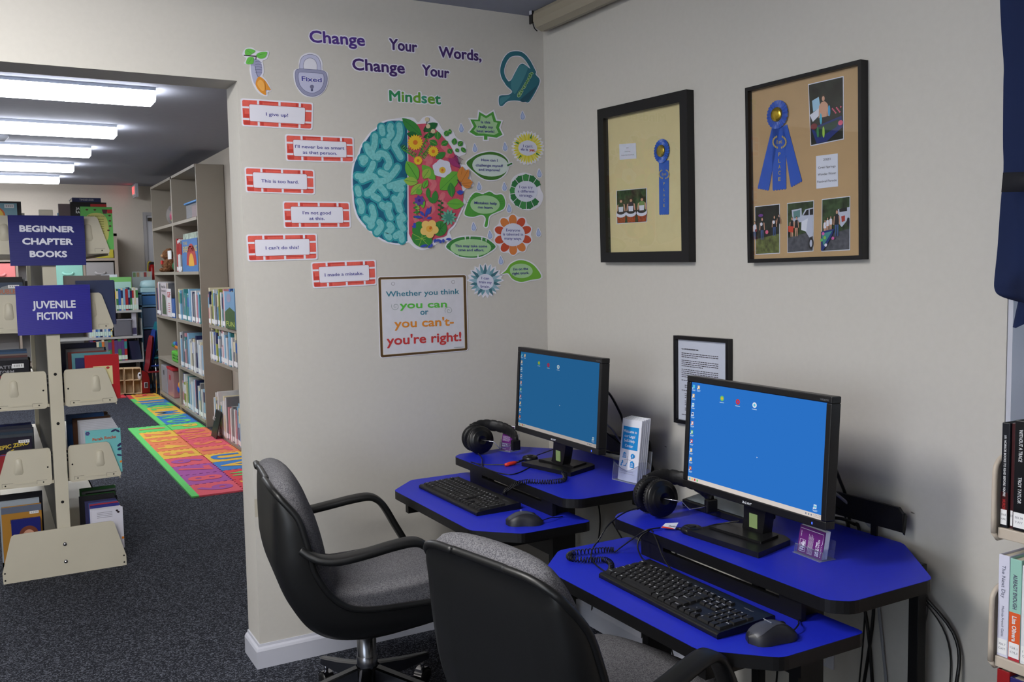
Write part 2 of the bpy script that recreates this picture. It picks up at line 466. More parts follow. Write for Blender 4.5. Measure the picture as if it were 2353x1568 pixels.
# exit sign
m = MB(); ex = thing('exit_sign', 'red lit exit sign seen edge on, under the far ceiling', 'exit sign', (-0.34, 9.05, 2.34))
m.box(-0.355, -0.325, 8.9, 9.17, 2.34, 2.5, mat('exit_sign_housing', (170, 172, 180), 0.5)); m.build('housing', ex)
m = MB(); m.box(-0.362, -0.3555, 8.92, 9.15, 2.36, 2.48, mat('exit_white_face', (230, 225, 225), 0.5))
m.text('EXIT', (-0.3625, 9.135, 2.385), (0, -1, 0), (0, 0, 1), emitter('exit_red', (255, 60, 60), 3.0), w=0.19, h=0.085, bold=0.03); m.build('face', ex)
# wall marks
# ================================================================ FAR ROOM FURNITURE
STEEL = mat('putty_steel', (203, 197, 179), 0.42, noise=0.02, scale=8, spec=0.5)
STEELD = mat('taupe_shelf_steel', (150, 142, 130), 0.5, noise=0.02, scale=8)
HOLE = mat('dark_hole', (18, 18, 20), 0.8)
PAGE = mat('book_pages', (214, 206, 190), 0.9, noise=0.06, scale=500)
LABEL = mat('call_number_label', (230, 230, 232), 0.6)
PAL = dict(white=(214, 215, 218), cream=(214, 205, 176), grey=(120, 122, 128), black=(24, 24, 27), navy=(30, 38, 84), blue=(52, 96, 168), sky=(126, 172, 204),
           teal=(58, 134, 140), green=(66, 128, 72), olive=(148, 156, 70), yellow=(214, 184, 70), orange=(206, 118, 56), red=(166, 40, 46), pink=(204, 140, 150), purple=(92, 64, 122), brown=(104, 74, 56))
CNAME = dict(sky='pale blue')
def bmat(c): return mat('book_cover_' + c, PAL[c], 0.35, noise=0.04, scale=30)
def book_geo(m, w, h, d, cover, band=None, label=True, lab=None):
    """local: spine at y=0 facing -y, thickness x 0..w, depth y 0..d"""
    t = min(0.003, w * 0.18)
    m.box(0, t, 0, d, 0, h, cover); m.box(w - t, w, 0, d, 0, h, cover); m.box(t, w - t, 0, t, 0, h, cover)
    m.box(t, w - t, t, d - 0.004, 0.003, h - 0.004, PAGE)
    if band is not None: m.box(-0.0006, w + 0.0006, -0.0006, 0.012, h * 0.55, h * 0.9, band)
    if label: m.box(0.0006, w - 0.0006, -0.0012, 0.0, 0.012, 0.05, lab or LABEL)
def book(w, h, d, c, loc, rz, label, group=None, band=None, lab=True, lean=0.0, labm=None, lying=False):
    m = MB(); book_geo(m, w, h, d, bmat(c), bmat(band) if band else None, lab, labm)
    R = Matrix.Rotation(rz, 4, 'Z') @ Matrix.Rotation(lean, 4, 'Y')
    m.v = [R @ p + V(loc) for p in m.v]
    o = m.build('book', origin=loc)
    return tag(o, label, 'book', group)
rnd = random.Random(3)
BRIGHT = ['white', 'white', 'sky', 'blue', 'white', 'cream', 'grey', 'white', 'navy', 'white', 'sky', 'cream', 'white', 'pink', 'sky', 'olive', 'white', 'cream', 'teal', 'grey']
DARK = ['black', 'navy', 'black', 'grey', 'brown', 'black', 'teal', 'red', 'purple', 'black']
def row(x, y0, y1, z, rz, sx, where, group, pal, hs, ws, ds=(0.16, 0.2), labm=None, band=0.4, start='far end'):
    """row of upright books running along the shelf from y0 to y1 (world axis given by rz)"""
    p = y0; k = 0; step = -1 if y1 < y0 else 1
    last = None
    while True:
        w = rnd.uniform(*ws); h = rnd.uniform(*hs); d = rnd.uniform(*ds)
        if (p + step * w - y1) * step > 0: break
        c = rnd.choice(pal)
        while c == last: c = rnd.choice(pal)
        last = c; k += 1
        bd = rnd.choice(pal) if rnd.random() < band else None
        nm = '%s book, %s from the %s %s' % (CNAME.get(c, c), ordn(k), start, where)
        if sx == 'x':  # row along x
            book(w - 0.0008, h, d, c, (p, x, z), rz, nm, group, bd, True, 0, labm)
        else:
            book(w - 0.0008, h, d, c, (x + rnd.uniform(-0.006, 0.012), p, z), rz, nm, group, bd, True, 0, labm)
        p += step * w
    return k

# tall bookcase along the right wall of the far room
CX0, CX1 = -0.325, -0.078
tb = thing('bookcase', 'tall taupe steel bookcase with cubbies standing at the right of the far room', 'bookcase', (-0.2, 6.6, 0))
TY0, TY1, TYM = 5.40, 7.92, 6.62
m = MB(); m.box(CX0, CX1, TY0 - 0.02, TY0, 0, 2.37, STEELD); m.build('end_panel', tb, bevel=0.004)
m = MB(); m.box(CX0, CX1, TY1, TY1 + 0.03, 0, 2.37, STEELD); m.build('end_panel', tb)
m = MB(); m.box(CX0 - 0.006, CX1, TYM - 0.03, TYM + 0.03, 0, 2.37, STEELD); m.build('divider', tb)
m = MB(); m.box(CX1 - 0.012, CX1 - 0.002, TY0, TY1, 0, 2.37, STEELD); m.build('back_panel', tb)
m = MB(); m.box(CX0 - 0.006, CX1, TY0, TY1, 2.345, 2.37, STEELD); m.build('top_panel', tb)
for y0, y1 in ((TY0, TYM - 0.03), (TYM + 0.03, TY1)):
    for z in (0.065, 0.465, 0.94, 1.415, 1.905):
        m = MB(); m.box(CX0 - 0.006, CX1 - 0.012, y0, y1, z - 0.028, z, STEELD); m.build('shelf', tb)
m = MB(); m.box(CX0 + 0.02, CX0 + 0.03, TY0, TY1, 0, 0.037, STEELD); m.build('kick_plate', tb)

FX = CX0 + 0.004
row(FX, TYM - 0.04, TY0 + 0.02, 0.94, -pi / 2, 'y', 'on the tall bookcase middle shelf', 'picture books in the tall bookcase', BRIGHT, (0.24, 0.31), (0.034, 0.068))
row(FX, TYM - 0.04, TY0 + 0.02, 0.465, -pi / 2, 'y', 'on the tall bookcase second shelf up', 'picture books in the tall bookcase', BRIGHT, (0.27, 0.36), (0.034, 0.07))
row(FX, TYM - 0.04, TY0 + 0.02, 0.065, -pi / 2, 'y', 'on the tall bookcase bottom shelf', 'picture books in the tall bookcase', BRIGHT, (0.24, 0.34), (0.034, 0.07))
# far bay books on the middle shelf
p = TY1 - 0.02
for k, (w, h, c) in enumerate([(0.09, 0.3, 'navy'), (0.05, 0.36, 'pink'), (0.06, 0.37, 'white'), (0.05, 0.35, 'grey')]):
    p -= 0
    book(w - 0.002, h, 0.2, c, (FX, p, 0.94), -pi / 2, '%s upright book, %s from the far end in the far bay of the tall bookcase' % (c, ordn(k + 1)), 'books in the far bay of the tall bookcase'); p -= w
for k in range(5):
    book(0.075, 0.2, 0.16, 'blue', (FX - 0.004, 7.16 - k * 0.085, 0.94), -pi / 2, 'short blue book, %s of five alike in the far bay of the tall bookcase' % ordn(k + 1), 'short blue books in the far bay')
def faced(name_lab, x, y0, y1, z0, z1, base, art, group=None, th=0.02):
    """book standing face out toward -x, cover at x"""
    t = thing('book', name_lab, 'book', (x + th / 2, (y0 + y1) / 2, z0), 0, group)
    m = MB(); m.box(x, x + 0.003, y0, y1, z0, z1, mat('cover_%d_%d_%d' % base, base, 0.35)); m.box(x + th - 0.003, x + th, y0, y1, z0, z1, _M['cover_%d_%d_%d' % base]); m.build('cover', t)
    m = MB(); m.box(x + 0.003, x + th - 0.003, y0 + 0.004, y1 - 0.004, z0 + 0.003, z1 - 0.004, PAGE); m.build('pages', t)
    if art:
        m = MB(); m.strokeN = V((-1, 0, 0)); art(m, x - 0.0008, y0, y1, z0, z1); m.build('cover_print', t)
    return t
INK = lambda n, c: mat('ink_' + n, c, 0.5)
def art_dino(m, x, y0, y1, z0, z1):
    m.text('How Do', (x, y1 - 0.05, z1 - 0.055), (0, -1, 0), (0, 0, 1), INK('dark', (40, 30, 40)), w=(y1 - y0) * 0.7, h=0.03)
    m.text('Dinosaurs', (x, y1 - 0.04, z1 - 0.095), (0, -1, 0), (0, 0, 1), INK('dark', (40, 30, 40)), w=(y1 - y0) * 0.75, h=0.024)
    m.flat([V((x, y1 - 0.06, z0 + 0.02)), V((x, y0 + 0.05, z0 + 0.02)), V((x, y0 + 0.08, z1 - 0.14)), V((x, y1 - 0.1, z1 - 0.12))], INK('moss', (78, 96, 74)))
faced('picture book with a dinosaur cover facing out in the far bay of the tall bookcase', FX - 0.004, 7.2, 7.58, 0.94, 1.3, (196, 184, 190), art_dino)
def art_gif(m, x, y0, y1, z0, z1):
    m.text('GIF', (x, y1 - 0.03, z1 - 0.09), (0, -1, 0), (0, 0, 1), INK('red', (178, 40, 50)), w=(y1 - y0) * 0.8, h=0.06, bold=0.02)
    for k in range(5): m.box(x - 0.0004, x, y0 + 0.06, y1 - 0.06, z0 + 0.05 + k * 0.022, z0 + 0.06 + k * 0.022, INK('rose', (196, 130, 140)))
faced('white book with big red letters on its cover behind the short blue books', FX - 0.012, 6.9, 7.14, 0.945, 1.24, (222, 218, 222), art_gif, th=0.006)
def art_every(m, x, y0, y1, z0, z1):
    m.text('THE', (x, y1 - 0.08, z1 - 0.05), (0, -1, 0), (0, 0, 1), INK('straw', (206, 180, 80)), w=0.2, h=0.03)
    m.text('EVERYTHING', (x, y1 - 0.06, z1 - 0.12), (0, -1, 0), (0, 0, 1), INK('straw', (206, 180, 80)), w=y1 - y0 - 0.08, h=0.055, bold=0.02)
    c = (y0 + y1) / 2 - 0.08
    m.flat([V((x, c + 0.24 * cos(a), z0 + 0.06 + 0.2 * max(0, sin(a)) - (0.05 if sin(a) < 0 else 0))) for a in [pi * i / 12 for i in range(13)]] , INK('arch_red', (168, 44, 44)))
    m.flat([V((x - 0.0004, c + 0.13 * cos(a), z0 + 0.05 + 0.12 * max(0, sin(a)))) for a in [pi * i / 12 for i in range(13)]], INK('arch_yellow', (214, 160, 50)))
faced('large blue picture book with a red arch facing out in the tall bookcase', FX, 5.46, 6.22, 1.415, 1.72, (66, 116, 178), art_every)
for k, (c, h) in enumerate([('red', 0.33), ('white', 0.31), ('white', 0.32), ('grey', 0.3)]):
    book(0.05, h, 0.2, c, (FX, 6.52 - k * 0.07, 1.415), -pi / 2, '%s big book, %s left of the blue book with the red arch' % (c, ordn(4 - k)), 'big books on the upper shelf of the tall bookcase', band='red')
m = MB(); m.box(FX + 0.03, FX + 0.05, 5.5, 6.3, 1.415, 1.78, mat('leafy_cover', (150, 164, 150), 0.5, noise=0.6, scale=18)); tag(m.build('book'), 'book with a leafy patterned cover behind the large blue picture book', 'book')
# toys and bins in the tall bookcase
BAG = glass('clear_plastic_film', (235, 235, 240), haze=0.12)
t = thing('toy_bag', 'clear plastic bag of bright pink toys in the top far cubby', 'bag of toys', (-0.22, 7.1, 1.905))
m = MB(); m.ball((-0.22, 6.98, 2.0), 0.12, mat('toy_magenta', (178, 30, 96), 0.3), sc=(0.6, 1.5, 0.7)); m.build('toy', t)
m = MB(); m.ball((-0.24, 6.95, 1.955), 0.07, mat('toy_green', (90, 170, 40), 0.3), sc=(0.6, 1.6, 0.5)); m.build('toy', t)
m = MB(); m.ball((-0.21, 7.1, 2.02), 0.16, BAG, sc=(0.55, 2.0, 0.75)); m.build('bag', t)
for o_ in t.children:
    pass
t = thing('tub', 'clear tub with a bright blue lid in the top near cubby', 'tub', (-0.2, 5.75, 1.905))
m = MB(); m.box(-0.31, -0.1, 5.46, 5.98, 1.907, 2.04, glass('tub_plastic', (200, 205, 215), haze=0.25)); m.build('body', t, bevel=0.01)
m = MB(); m.box(-0.322, -0.09, 5.44, 6.02, 2.042, 2.06, mat('lid_blue', (40, 130, 200), 0.35)); m.build('lid', t, bevel=0.006)
m = MB(); m.box(-0.3, -0.2, 5.5, 5.75, 1.91, 2.02, mat('tub_red_content', (190, 60, 50), 0.5)); m.build('contents', t)
# small brown bear
FUR = speckle('brown_plush', (70, 44, 28), (134, 92, 62), 220, 0.35)
t = thing('plush_bear', 'small brown plush bear sitting in the upper far cubby', 'plush toy', (-0.26, 7.35, 1.416))
m = MB(); m.ball((-0.26, 7.3, 1.49), 0.085, FUR, sc=(0.9, 1.6, 0.9)); m.ball((-0.27, 7.34, 1.60), 0.062, FUR, sc=(1, 1.3, 1))
for dy in (-0.07, 0.07): m.ball((-0.26, 7.34 + dy, 1.65), 0.022, FUR); m.ball((-0.31, 7.32 + dy * 1.7, 1.44), 0.03, FUR, sc=(1.4, 1, .8)); m.ball((-0.3, 7.32 + dy * 1.6, 1.5), 0.024, FUR, sc=(1.2, 1, 1.6))
m.build('body', t)
m = MB(); m.ball((-0.328, 7.34, 1.59), 0.018, mat('muzzle_tan', (176, 136, 100), 0.8), sc=(1, 1.5, 1)); m.build('muzzle', t)
m = MB(); m.box(-0.345, -0.33, 7.28, 7.36, 1.5, 1.54, mat('bow_red', (190, 40, 40), 0.6)); m.build('bow', t)
t = thing('fabric_toy', 'green and red soft toy lying next to the brown bear', 'soft toy', (-0.25, 6.95, 1.416))
m = MB(); m.ball((-0.25, 6.93, 1.475), 0.06, mat('plush_green', (24, 96, 58), 0.9), sc=(0.8, 1.8, 0.95)); m.build('body', t)
m = MB(); m.ball((-0.25, 6.97, 1.56), 0.042, mat('plush_red', (150, 28, 36), 0.9), sc=(0.8, 1.6, 0.9)); m.build('top', t)
m = MB(); m.box(-0.305, -0.296, 6.95, 7.14, 1.55, 1.64, LABEL); m.build('tag', t)
# green basket and bins in the far bay
t = thing('basket', 'bright green plastic basket of toys in the lower far cubby', 'basket', (-0.24, 6.95, 0.465))
GRN = mat('basket_green', (92, 186, 62), 0.4)
m = MB(); m.box(-0.31, -0.13, 6.74, 7.16, 0.468, 0.58, GRN); m.build('body', t, bevel=0.015)
m = MB()
for yy in (6.8, 6.88, 6.96, 7.04):
    for zz in (0.5, 0.53): m.box(-0.3115, -0.3095, yy, yy + 0.03, zz, zz + 0.018, HOLE)
m.build('holes', t)
for k, (c, yy, zz) in enumerate([((230, 130, 30), 6.9, 0.61), ((60, 150, 200), 7.0, 0.64), ((90, 170, 60), 7.08, 0.62), ((60, 60, 160), 6.85, 0.65)]):
    m = MB(); m.tube([(-0.25, yy - 0.16, zz), (-0.27, yy + 0.16, zz + 0.01)], 0.024, mat('toy_%d' % k, c, 0.35), seg=8)
    tag(m.build('toy_stick'), 'bright %s toy stick lying on the green basket' % ['orange', 'blue', 'green', 'violet'][k], 'toy')
CLR = glass('cloudy_bin_plastic', (214, 214, 222), haze=0.35)
t = thing('storage_bin', 'cloudy plastic storage bin at the far end of the bottom shelf', 'storage bin', (-0.2, 7.7, 0.067)); m = MB(); m.box(-0.315, -0.1, 7.5, 7.88, 0.068, 0.37, CLR); m.build('body', t, bevel=0.01)
m = MB(); m.box(-0.3185, -0.3165, 7.66, 7.72, 0.27, 0.32, mat('grip_grey', (90, 90, 96), 0.6)); m.build('grip', t)
t = thing('storage_bin', 'red lidded clear bin in the middle of the bottom far cubby', 'storage bin', (-0.2, 7.3, 0.067)); m = MB(); m.box(-0.315, -0.1, 7.1, 7.46, 0.068, 0.36, glass('pink_bin_plastic', (236, 190, 194), haze=0.3)); m.build('body', t, bevel=0.01)
m = MB(); m.box(-0.32, -0.095, 7.09, 7.47, 0.362, 0.385, mat('lid_red', (190, 46, 60), 0.4)); m.build('lid', t)
m = MB(); m.box(-0.3185, -0.3165, 7.26, 7.32, 0.25, 0.3, _M['lid_red']); m.build('grip', t)
for k, (c, yy, zz, nm) in enumerate([((200, 40, 40), 6.9, 0.13, 'red'), ((40, 80, 190), 7.02, 0.17, 'blue'), ((230, 150, 40), 6.95, 0.22, 'orange'), ((190, 60, 60), 6.78, 0.15, 'dark red'), ((60, 150, 200), 6.72, 0.11, 'pale blue'), ((80, 180, 60), 6.85, 0.33, 'green')]):
    if k == 5: zz = 0.262
    m = MB(); m.ball((-0.25, yy, zz), 0.06, mat('ball_toy_%d' % k, c, 0.35), sc=(0.7, 1.3, 0.85))
    tag(m.build('toy'), '%s rounded plastic toy in the heap on the bottom far cubby' % nm, 'toy')
# low picture book shelving in front of the tall bookcase
lb = thing('bookcase', 'low open steel shelving full of picture books just beyond the opening', 'bookcase', (-0.2, 4.2, 0))
LY0, LY1 = 3.3, 5.06
m = MB(); m.box(CX1 - 0.02, CX1 - 0.004, LY0, LY1, 0, 1.2, STEELD); m.build('back_panel', lb)
for z in (0.03, 0.65, 0.955):
    m = MB(); m.box(CX0 - 0.004, CX1 - 0.02, LY0, LY1, z - 0.028, z, STEELD); m.build('shelf', lb)
for z in (0.65, 0.955):
    m = MB(); m.prism([V((CX0 + 0.02, LY1, z - 0.028)), V((CX0 + 0.06, LY1, z + 0.03)), V((CX1 - 0.02, LY1, z + 0.1)), V((CX1 - 0.02, LY1, z - 0.028))], (0, -0.003, 0), STEELD); m.build('bracket', lb)
for z, nm, hs in ((0.955, 'top', (0.26, 0.32)), (0.65, 'middle', (0.22, 0.28)), (0.03, 'bottom', (0.24, 0.36))):
    row(CX0 - 0.002, LY1 - 0.012, 3.93, z, -pi / 2, 'y', 'on the %s shelf of the low shelving' % nm, 'picture books on the low shelving', BRIGHT, hs, (0.028, 0.055))
def art_hill(m, x, y0, y1, z0, z1):
    m.flat([V((x, y1, z0)), V((x, y0, z0)), V((x, y0, z0 + 0.14)), V((x, (y0 + y1) / 2, z0 + 0.17)), V((x, y1, z0 + 0.13))], INK('hill', (62, 92, 52)))
    m.flat([V((x - 0.0003, p_, q_)) for p_, q_ in ell((y0 + y1) / 2 + 0.02, z1 - 0.05, 0.07, 0.035)], INK('lilac', (150, 146, 172)))
    m.text('FUN', (x - 0.0003, y1 - 0.04, z0 + 0.02), (0, -1, 0), (0, 0, 1), INK('lime', (190, 206, 90)), w=(y1 - y0) * 0.8, h=0.04)
faced('picture book with a green hill cover facing out on the low shelving', CX0 - 0.016, 4.02, 4.36, 0.957, 1.25, (120, 160, 196), art_hill, th=0.006)
t = thing('book', 'small black book leaning outward from the bottom shelf of the low shelving', 'book', (-0.36, 4.78, 0.012)); m = MB(); m.obox((-0.365, 4.75, 0.125), (0.004, 0, 0.001), (0, 0.1, 0), (0.025, 0, 0.11), bmat('black'))
m.text('THE Z', (-0.383, 4.82, 0.16), (0, -1, 0), (0.22, 0, 0.97), LABEL, w=0.1, h=0.03); m.build('cover', t)
# ================================================================ FRONT LIBRARY SHELF (end on, two sided)
SX, SY = -1.737, 1.545
sh = thing('library_shelf', 'cream steel two sided library shelf seen end on behind the blue hanging signs', 'library shelf', (SX, SY + 0.9, 0))
SL = 1.9   # run of shelving behind the end
m = MB(); m.box(SX - 0.028, SX + 0.028, SY - 0.03, SY + 0.03, 0.0, 1.70, STEEL)
for z in (0.345, 0.715, 0.945, 1.28): m.lathe([(0, 0), (0.007, 0), (0.007, 0.0015), (0, 0.0015)], (SX, SY - 0.0305, z), (0, -1, 0), HOLE, seg=12)
m.build('upright', sh, bevel=0.003)
m = MB(); m.box(SX - 0.028, SX + 0.028, SY + SL - 0.03, SY + SL + 0.03, 0, 1.7, STEEL); m.build('upright', sh)
m = MB(); m.box(SX - 0.006, SX + 0.006, SY + 0.03, SY + SL - 0.03, 0.05, 1.66, mat('dark_steel_panel', (64, 62, 56), 0.6)); m.build('centre_panel', sh)
def bracket(sg, z):
    """one trapezoid end bracket, sg = +1 right of the post"""
    P = lambda x, zz, y=0.0: V((SX + sg * x, SY - 0.004 + y, z + zz))
    mb = MB()
    pts = cr2([(0.036, 0.018), (0.036, 0.155)], 1, False) + [(0.04, 0.17), (0.046, 0.174)] + [(0.205, 0.176), (0.214, 0.17), (0.219, 0.16)] + [(0.261, 0.022), (0.262, 0.012), (0.256, 0.003)] + [(0.05, 0.0), (0.04, 0.006)]
    poly = [P(x, zz) for x, zz in pts]
    mb.prism(poly, (0, 0.003, 0), STEEL)
    lip = [(0.046, 0.174), (0.205, 0.176), (0.214, 0.17), (0.219, 0.16), (0.261, 0.022)]
    mb.loft([[P(x, zz, 0.003), P(x, zz, 0.014)] for x, zz in lip], STEEL, smooth=False)
    # raised pressing
    pr = [(0.172 + 0.016 * cos(a), 0.126 + 0.014 * sin(a)) for a in [pi * i / 8 for i in range(9)]] + [(0.172 - 0.02, 0.072), (0.172 - 0.014, 0.062), (0.172 + 0.014, 0.062), (0.172 + 0.02, 0.072)]
    c_ = [P(0.172 + (x - 0.172) * 0.72, 0.1 + (zz - 0.1) * 0.8 + 0.006, -0.007) for x, zz in pr]; b_ = [P(x, zz) for x, zz in pr]
    n = len(b_)
    mb.add(b_ + c_, [(i, (i + 1) % n, n + (i + 1) % n, n + i) for i in range(n)] + [tuple(range(n, 2 * n))], STEEL, True)
    # low rib and slots
    mb.box(*sorted((SX + sg * 0.10, SX + sg * 0.19)), SY - 0.0065, SY - 0.004, z + 0.018, z + 0.024, STEEL)
    for a, b in ((0.058, 0.1), (0.198, 0.242)):
        x0, x1 = sorted((SX + sg * a, SX + sg * b))
        mb.box(x0, x1, SY - 0.0062, SY - 0.004, z + 0.008, z + 0.0105, STEEL); mb.box(x0, x1, SY - 0.0048, SY - 0.004, z + 0.026, z + 0.0268, HOLE)
        mb.box(x0, x0 + 0.0008, SY - 0.0048, SY - 0.004, z + 0.01, z + 0.026, HOLE)
        xc = SX + sg * (a * 0.3 + b * 0.7 if a > 0.1 else a * 0.65 + b * 0.35)
        mb.lathe([(0, 0), (0.0032, 0), (0.0032, 0.001), (0, 0.001)], (xc, SY - 0.004, z + 0.017), (0, -1, 0), HOLE, seg=10)
    mb.lathe([(0, 0), (0.004, 0), (0.004, 0.001), (0, 0.001)], (SX + sg * 0.052, SY - 0.004, z + 0.085), (0, -1, 0), HOLE, seg=10)
    for k in (0.15, 0.13, 0.11): mb.box(*sorted((SX + sg * 0.029, SX + sg * 0.036)), SY - 0.003, SY - 0.0005, z + k - 0.007, z + k + 0.005, HOLE)
    return mb
TIERS = (0.427, 0.786, 1.14, 1.497)
for z in TIERS:
    for sg in (-1, 1):
        bracket(sg, z).build('end_bracket', sh)
        m = MB(); a, b = sorted((SX + sg * 0.03, SX + sg * 0.258)); m.box(a, b, SY + 0.001, SY + SL, z + 0.006, z + 0.02, STEEL)
        m.box(*sorted((SX + sg * 0.255, SX + sg * 0.259)), SY + 0.001, SY + SL, z - 0.006, z + 0.02, STEEL); m.build('shelf', sh)
m = MB(); m.prism([V((SX + a, SY - 0.038, zz)) for a, zz in [(-0.26, 0), (-0.262, 0.05), (-0.222, 0.205), (-0.217, 0.217), (-0.205, 0.222), (0.2, 0.226), (0.212, 0.221), (0.218, 0.21), (0.262, 0.05), (0.262, 0)]], (0, 0.004, 0), STEEL)
for z in (0.045, 0.012):
    for sg in (-1, 1): m.lathe([(0, 0), (0.004, 0), (0.004, 0.001), (0, 0.001)], (SX + sg * 0.252, SY - 0.038, z + 0.004), (0, -1, 0), HOLE, seg=10)
m.box(SX + .2, SX + .255, SY - .034, SY, 0, .06, STEEL); m.box(SX - .255, SX - .2, SY - .034, SY, 0, .06, STEEL); m.build('base_end_panel', sh)
for z in (0.145, 0.062):
    m = MB(); m.lathe([(0.0, 0.006), (0.006, 0.005), (0.0095, 0.0), ], (SX, SY - 0.038, z), (0, -1, 0), CHROME, seg=14); m.build('bolt', sh)
m = MB(); m.box(SX - 0.258, SX + 0.258, SY, SY + SL, 0.055, 0.07, STEEL); m.box(SX + 0.25, SX + 0.258, SY, SY + SL, 0, 0.07, STEEL); m.box(SX - 0.258, SX - 0.25, SY, SY + SL, 0, 0.07, STEEL); m.build('base_shelf', sh)

# hanging signs
SGN1 = mat('sign_navy_ribbed', (36, 40, 118), 0.4); SGN2 = mat('sign_blue_ribbed', (34, 30, 150), 0.4)
SW = mat('sign_white_lettering', (226, 228, 244), 0.5)
def sign(x0, x1, z0, z1, y, mt, lines, label, tilt=0.0):
    t = thing('sign', label, 'sign', ((x0 + x1) / 2, y, z0))
    mb = MB(); n = 46; rows = []
    for i in range(n * 2 + 1):
        zz = z0 + (z1 - z0) * i / (n * 2); yy = y - (0.0006 if i % 2 else 0)
        sk = tilt * (zz - z0)
        rows.append([V((x0 - sk, yy, zz)), V((x1 - sk, yy, zz))])
    mb.loft(rows, mt, smooth=False)
    mb.box(x0 - 0.0, x1 - 0.0, y + 0.0005, y + 0.004, z0, z1 - 0.002, mt)
    mb.build('panel', t)
    mb = MB()
    for st, zb, h, w, bold in lines:
        for k in range(-1, 8):
            g = 0 if k < 0 else bold * .055
            mb.text(st, ((x0 + x1) / 2 - tilt * (zb - z0) + g * cos(k * pi / 4), y - 0.0014 - k * 2e-6, zb + g * sin(k * pi / 4)), (1, 0, -0.012), (0, 0, 1), SW, w=w, h=h, align='c')
    mb.build('lettering', t)
sign(-1.893, -1.583, 1.446, 1.672, SY - 0.05, SGN1, [('BEGINNER', 1.599, 0.027, 0.219, 0.035), ('CHAPTER', 1.542, 0.027, 0.202, 0.035), ('BOOKS', 1.485, 0.027, 0.149, 0.035)], 'navy sign reading BEGINNER CHAPTER BOOKS on the cream library shelf')
sign(-1.880, -1.573, 1.132, 1.356, SY - 0.05, SGN2, [('JUVENILE', 1.252, 0.034, 0.176, 0.025), ('FICTION', 1.200, 0.034, 0.142, 0.025)], 'bright blue sign reading JUVENILE FICTION below the navy sign')

# books on the front shelf. Right side: cover toward the viewer at the end of each row
def end_book(sg, z, y, w, h, d, cover, art, label, group=None, out=0.262):
    """book whose cover faces the viewer; sg=+1 right row (spine right), -1 left row (spine left)"""
    x1 = SX + sg * out; x0 = x1 - sg * d; a, b = sorted((x0, x1))
    t = thing('book', label, 'book', ((a + b) / 2, y + w / 2, z), 0, group)
    cm = mat('cover_%d_%d_%d' % cover, cover, 0.3)
    mb = MB(); mb.box(a, b, y, y + 0.003, z, z + h, cm); mb.box(a, b, y + w - 0.003, y + w, z, z + h, cm)
    s0, s1 = sorted((x1, x1 - sg * 0.003)); mb.box(s0, s1, y + 0.003, y + w - 0.003, z, z + h, cm); mb.build('cover', t)
    mb = MB(); mb.box(a + 0.003, b - 0.003, y + 0.003, y + w - 0.003, z + 0.003, z + h - 0.004, PAGE); mb.build('pages', t)
    if art:
        mb = MB(); mb.strokeN = V((0, -1, 0)); art(mb, a, b, y - 0.0007, z, z + h); mb.build('cover_print', t)
    return t
def P2(mb, st, x, y, z, w, h, mt, bold=0.0, al='c', slope=0.0): mb.text(st, (x, y, z), V((1, 0, slope)).normalized(), (0, 0, 1), mt, w=w, h=h, bold=bold, align=al)
def barcode(mb, x0, x1, y, z0, z1):
    mb.box(x0, x1, y - 0.0004, y, z0, z1, LABEL)
    n = 12
    for i in range(n):
        if (i * 7) % 3: mb.box(x0 + (x1 - x0) * (0.1 + 0.8 * i / n), x0 + (x1 - x0) * (0.1 + 0.8 * (i + 0.45) / n), y - 0.0007, y - 0.0004, z0 + (z1 - z0) * .3, z1 - (z1 - z0) * .2, HOLE)
def art_green(mb, a, b, y, z0, z1):
    yl = INK('pale_yellow', (196, 196, 112)); br = INK('choc', (88, 56, 44))
    mb.flat([V((p, y, q)) for p, q in cr2([(a + 0.03, z0 + .03), (a + 0.02, z1 - .06), (a + 0.05, z1 - 0.03), (b - 0.04, z1 - .035), (b - .02, z1 - .08), (b - .03, z0 + .04)], 5)], yl)
    for p, q in [(a + .028, z1 - .014), (a + .062, z1 - .014), (b - .012, z1 - .04), (b - .012, z1 - .065), (b - .012, z1 - .09), (b - .02, z1 - .11)]: mb.flat([V((u, y - .0003, v)) for u, v in ell(p, q, .006, .0042, 12)], br)
    mb.flat([V((u, y - .0004, v)) for u, v in [(b - .045, z1 - .012), (b - .02, z1 - .012), (b - .025, z1 - .032), (b - .04, z1 - .032)]], INK('plum', (92, 34, 52)))
    mb.box(b - .022, b, y - .0005, y, z1 - .03, z1 - .012, INK('tab_red', (196, 44, 48)))
    P2(mb, 'Maggie Sparks loves', (a + b) / 2, y - .0005, z1 - .045, .07, .005, INK('dark', (40, 30, 40)))
    for k in range(7): mb.box((a + b) / 2 - .03, (a + b) / 2 + .03, y - .0004, y, z1 - .06 - k * .011, z1 - .057 - k * .011, INK('olive_print', (132, 130, 60)))
end_book(1, 1.519, SY + 0.012, 0.014, 0.2, 0.137, (104, 190, 96), art_green, 'bright green book with a yellow splash cover at the right of the top shelf', out=0.283)
def art_jar(mb, a, b, y, z0, z1):
    P2(mb, 'JA', a + .03, y, z1 - .035, .018, .012, LABEL, 0.03); P2(mb, 'RA', a + .03, y, z1 - .052, .018, .012, LABEL, 0.03)
    mb.box(a + .085, b, y - .0004, y, z1 - .02, z1 - .008, INK('tab_red', (196, 44, 48)))
end_book(1, 1.519, SY + 0.035, 0.03, 0.222, 0.155, (22, 22, 26), art_jar, 'black book with white letters standing behind the green book', out=0.262)
end_book(1, 1.519, SY + 0.068, 0.02, 0.215, 0.2, (110, 96, 100), None, 'mauve grey book behind the black book on the top shelf', out=0.258)
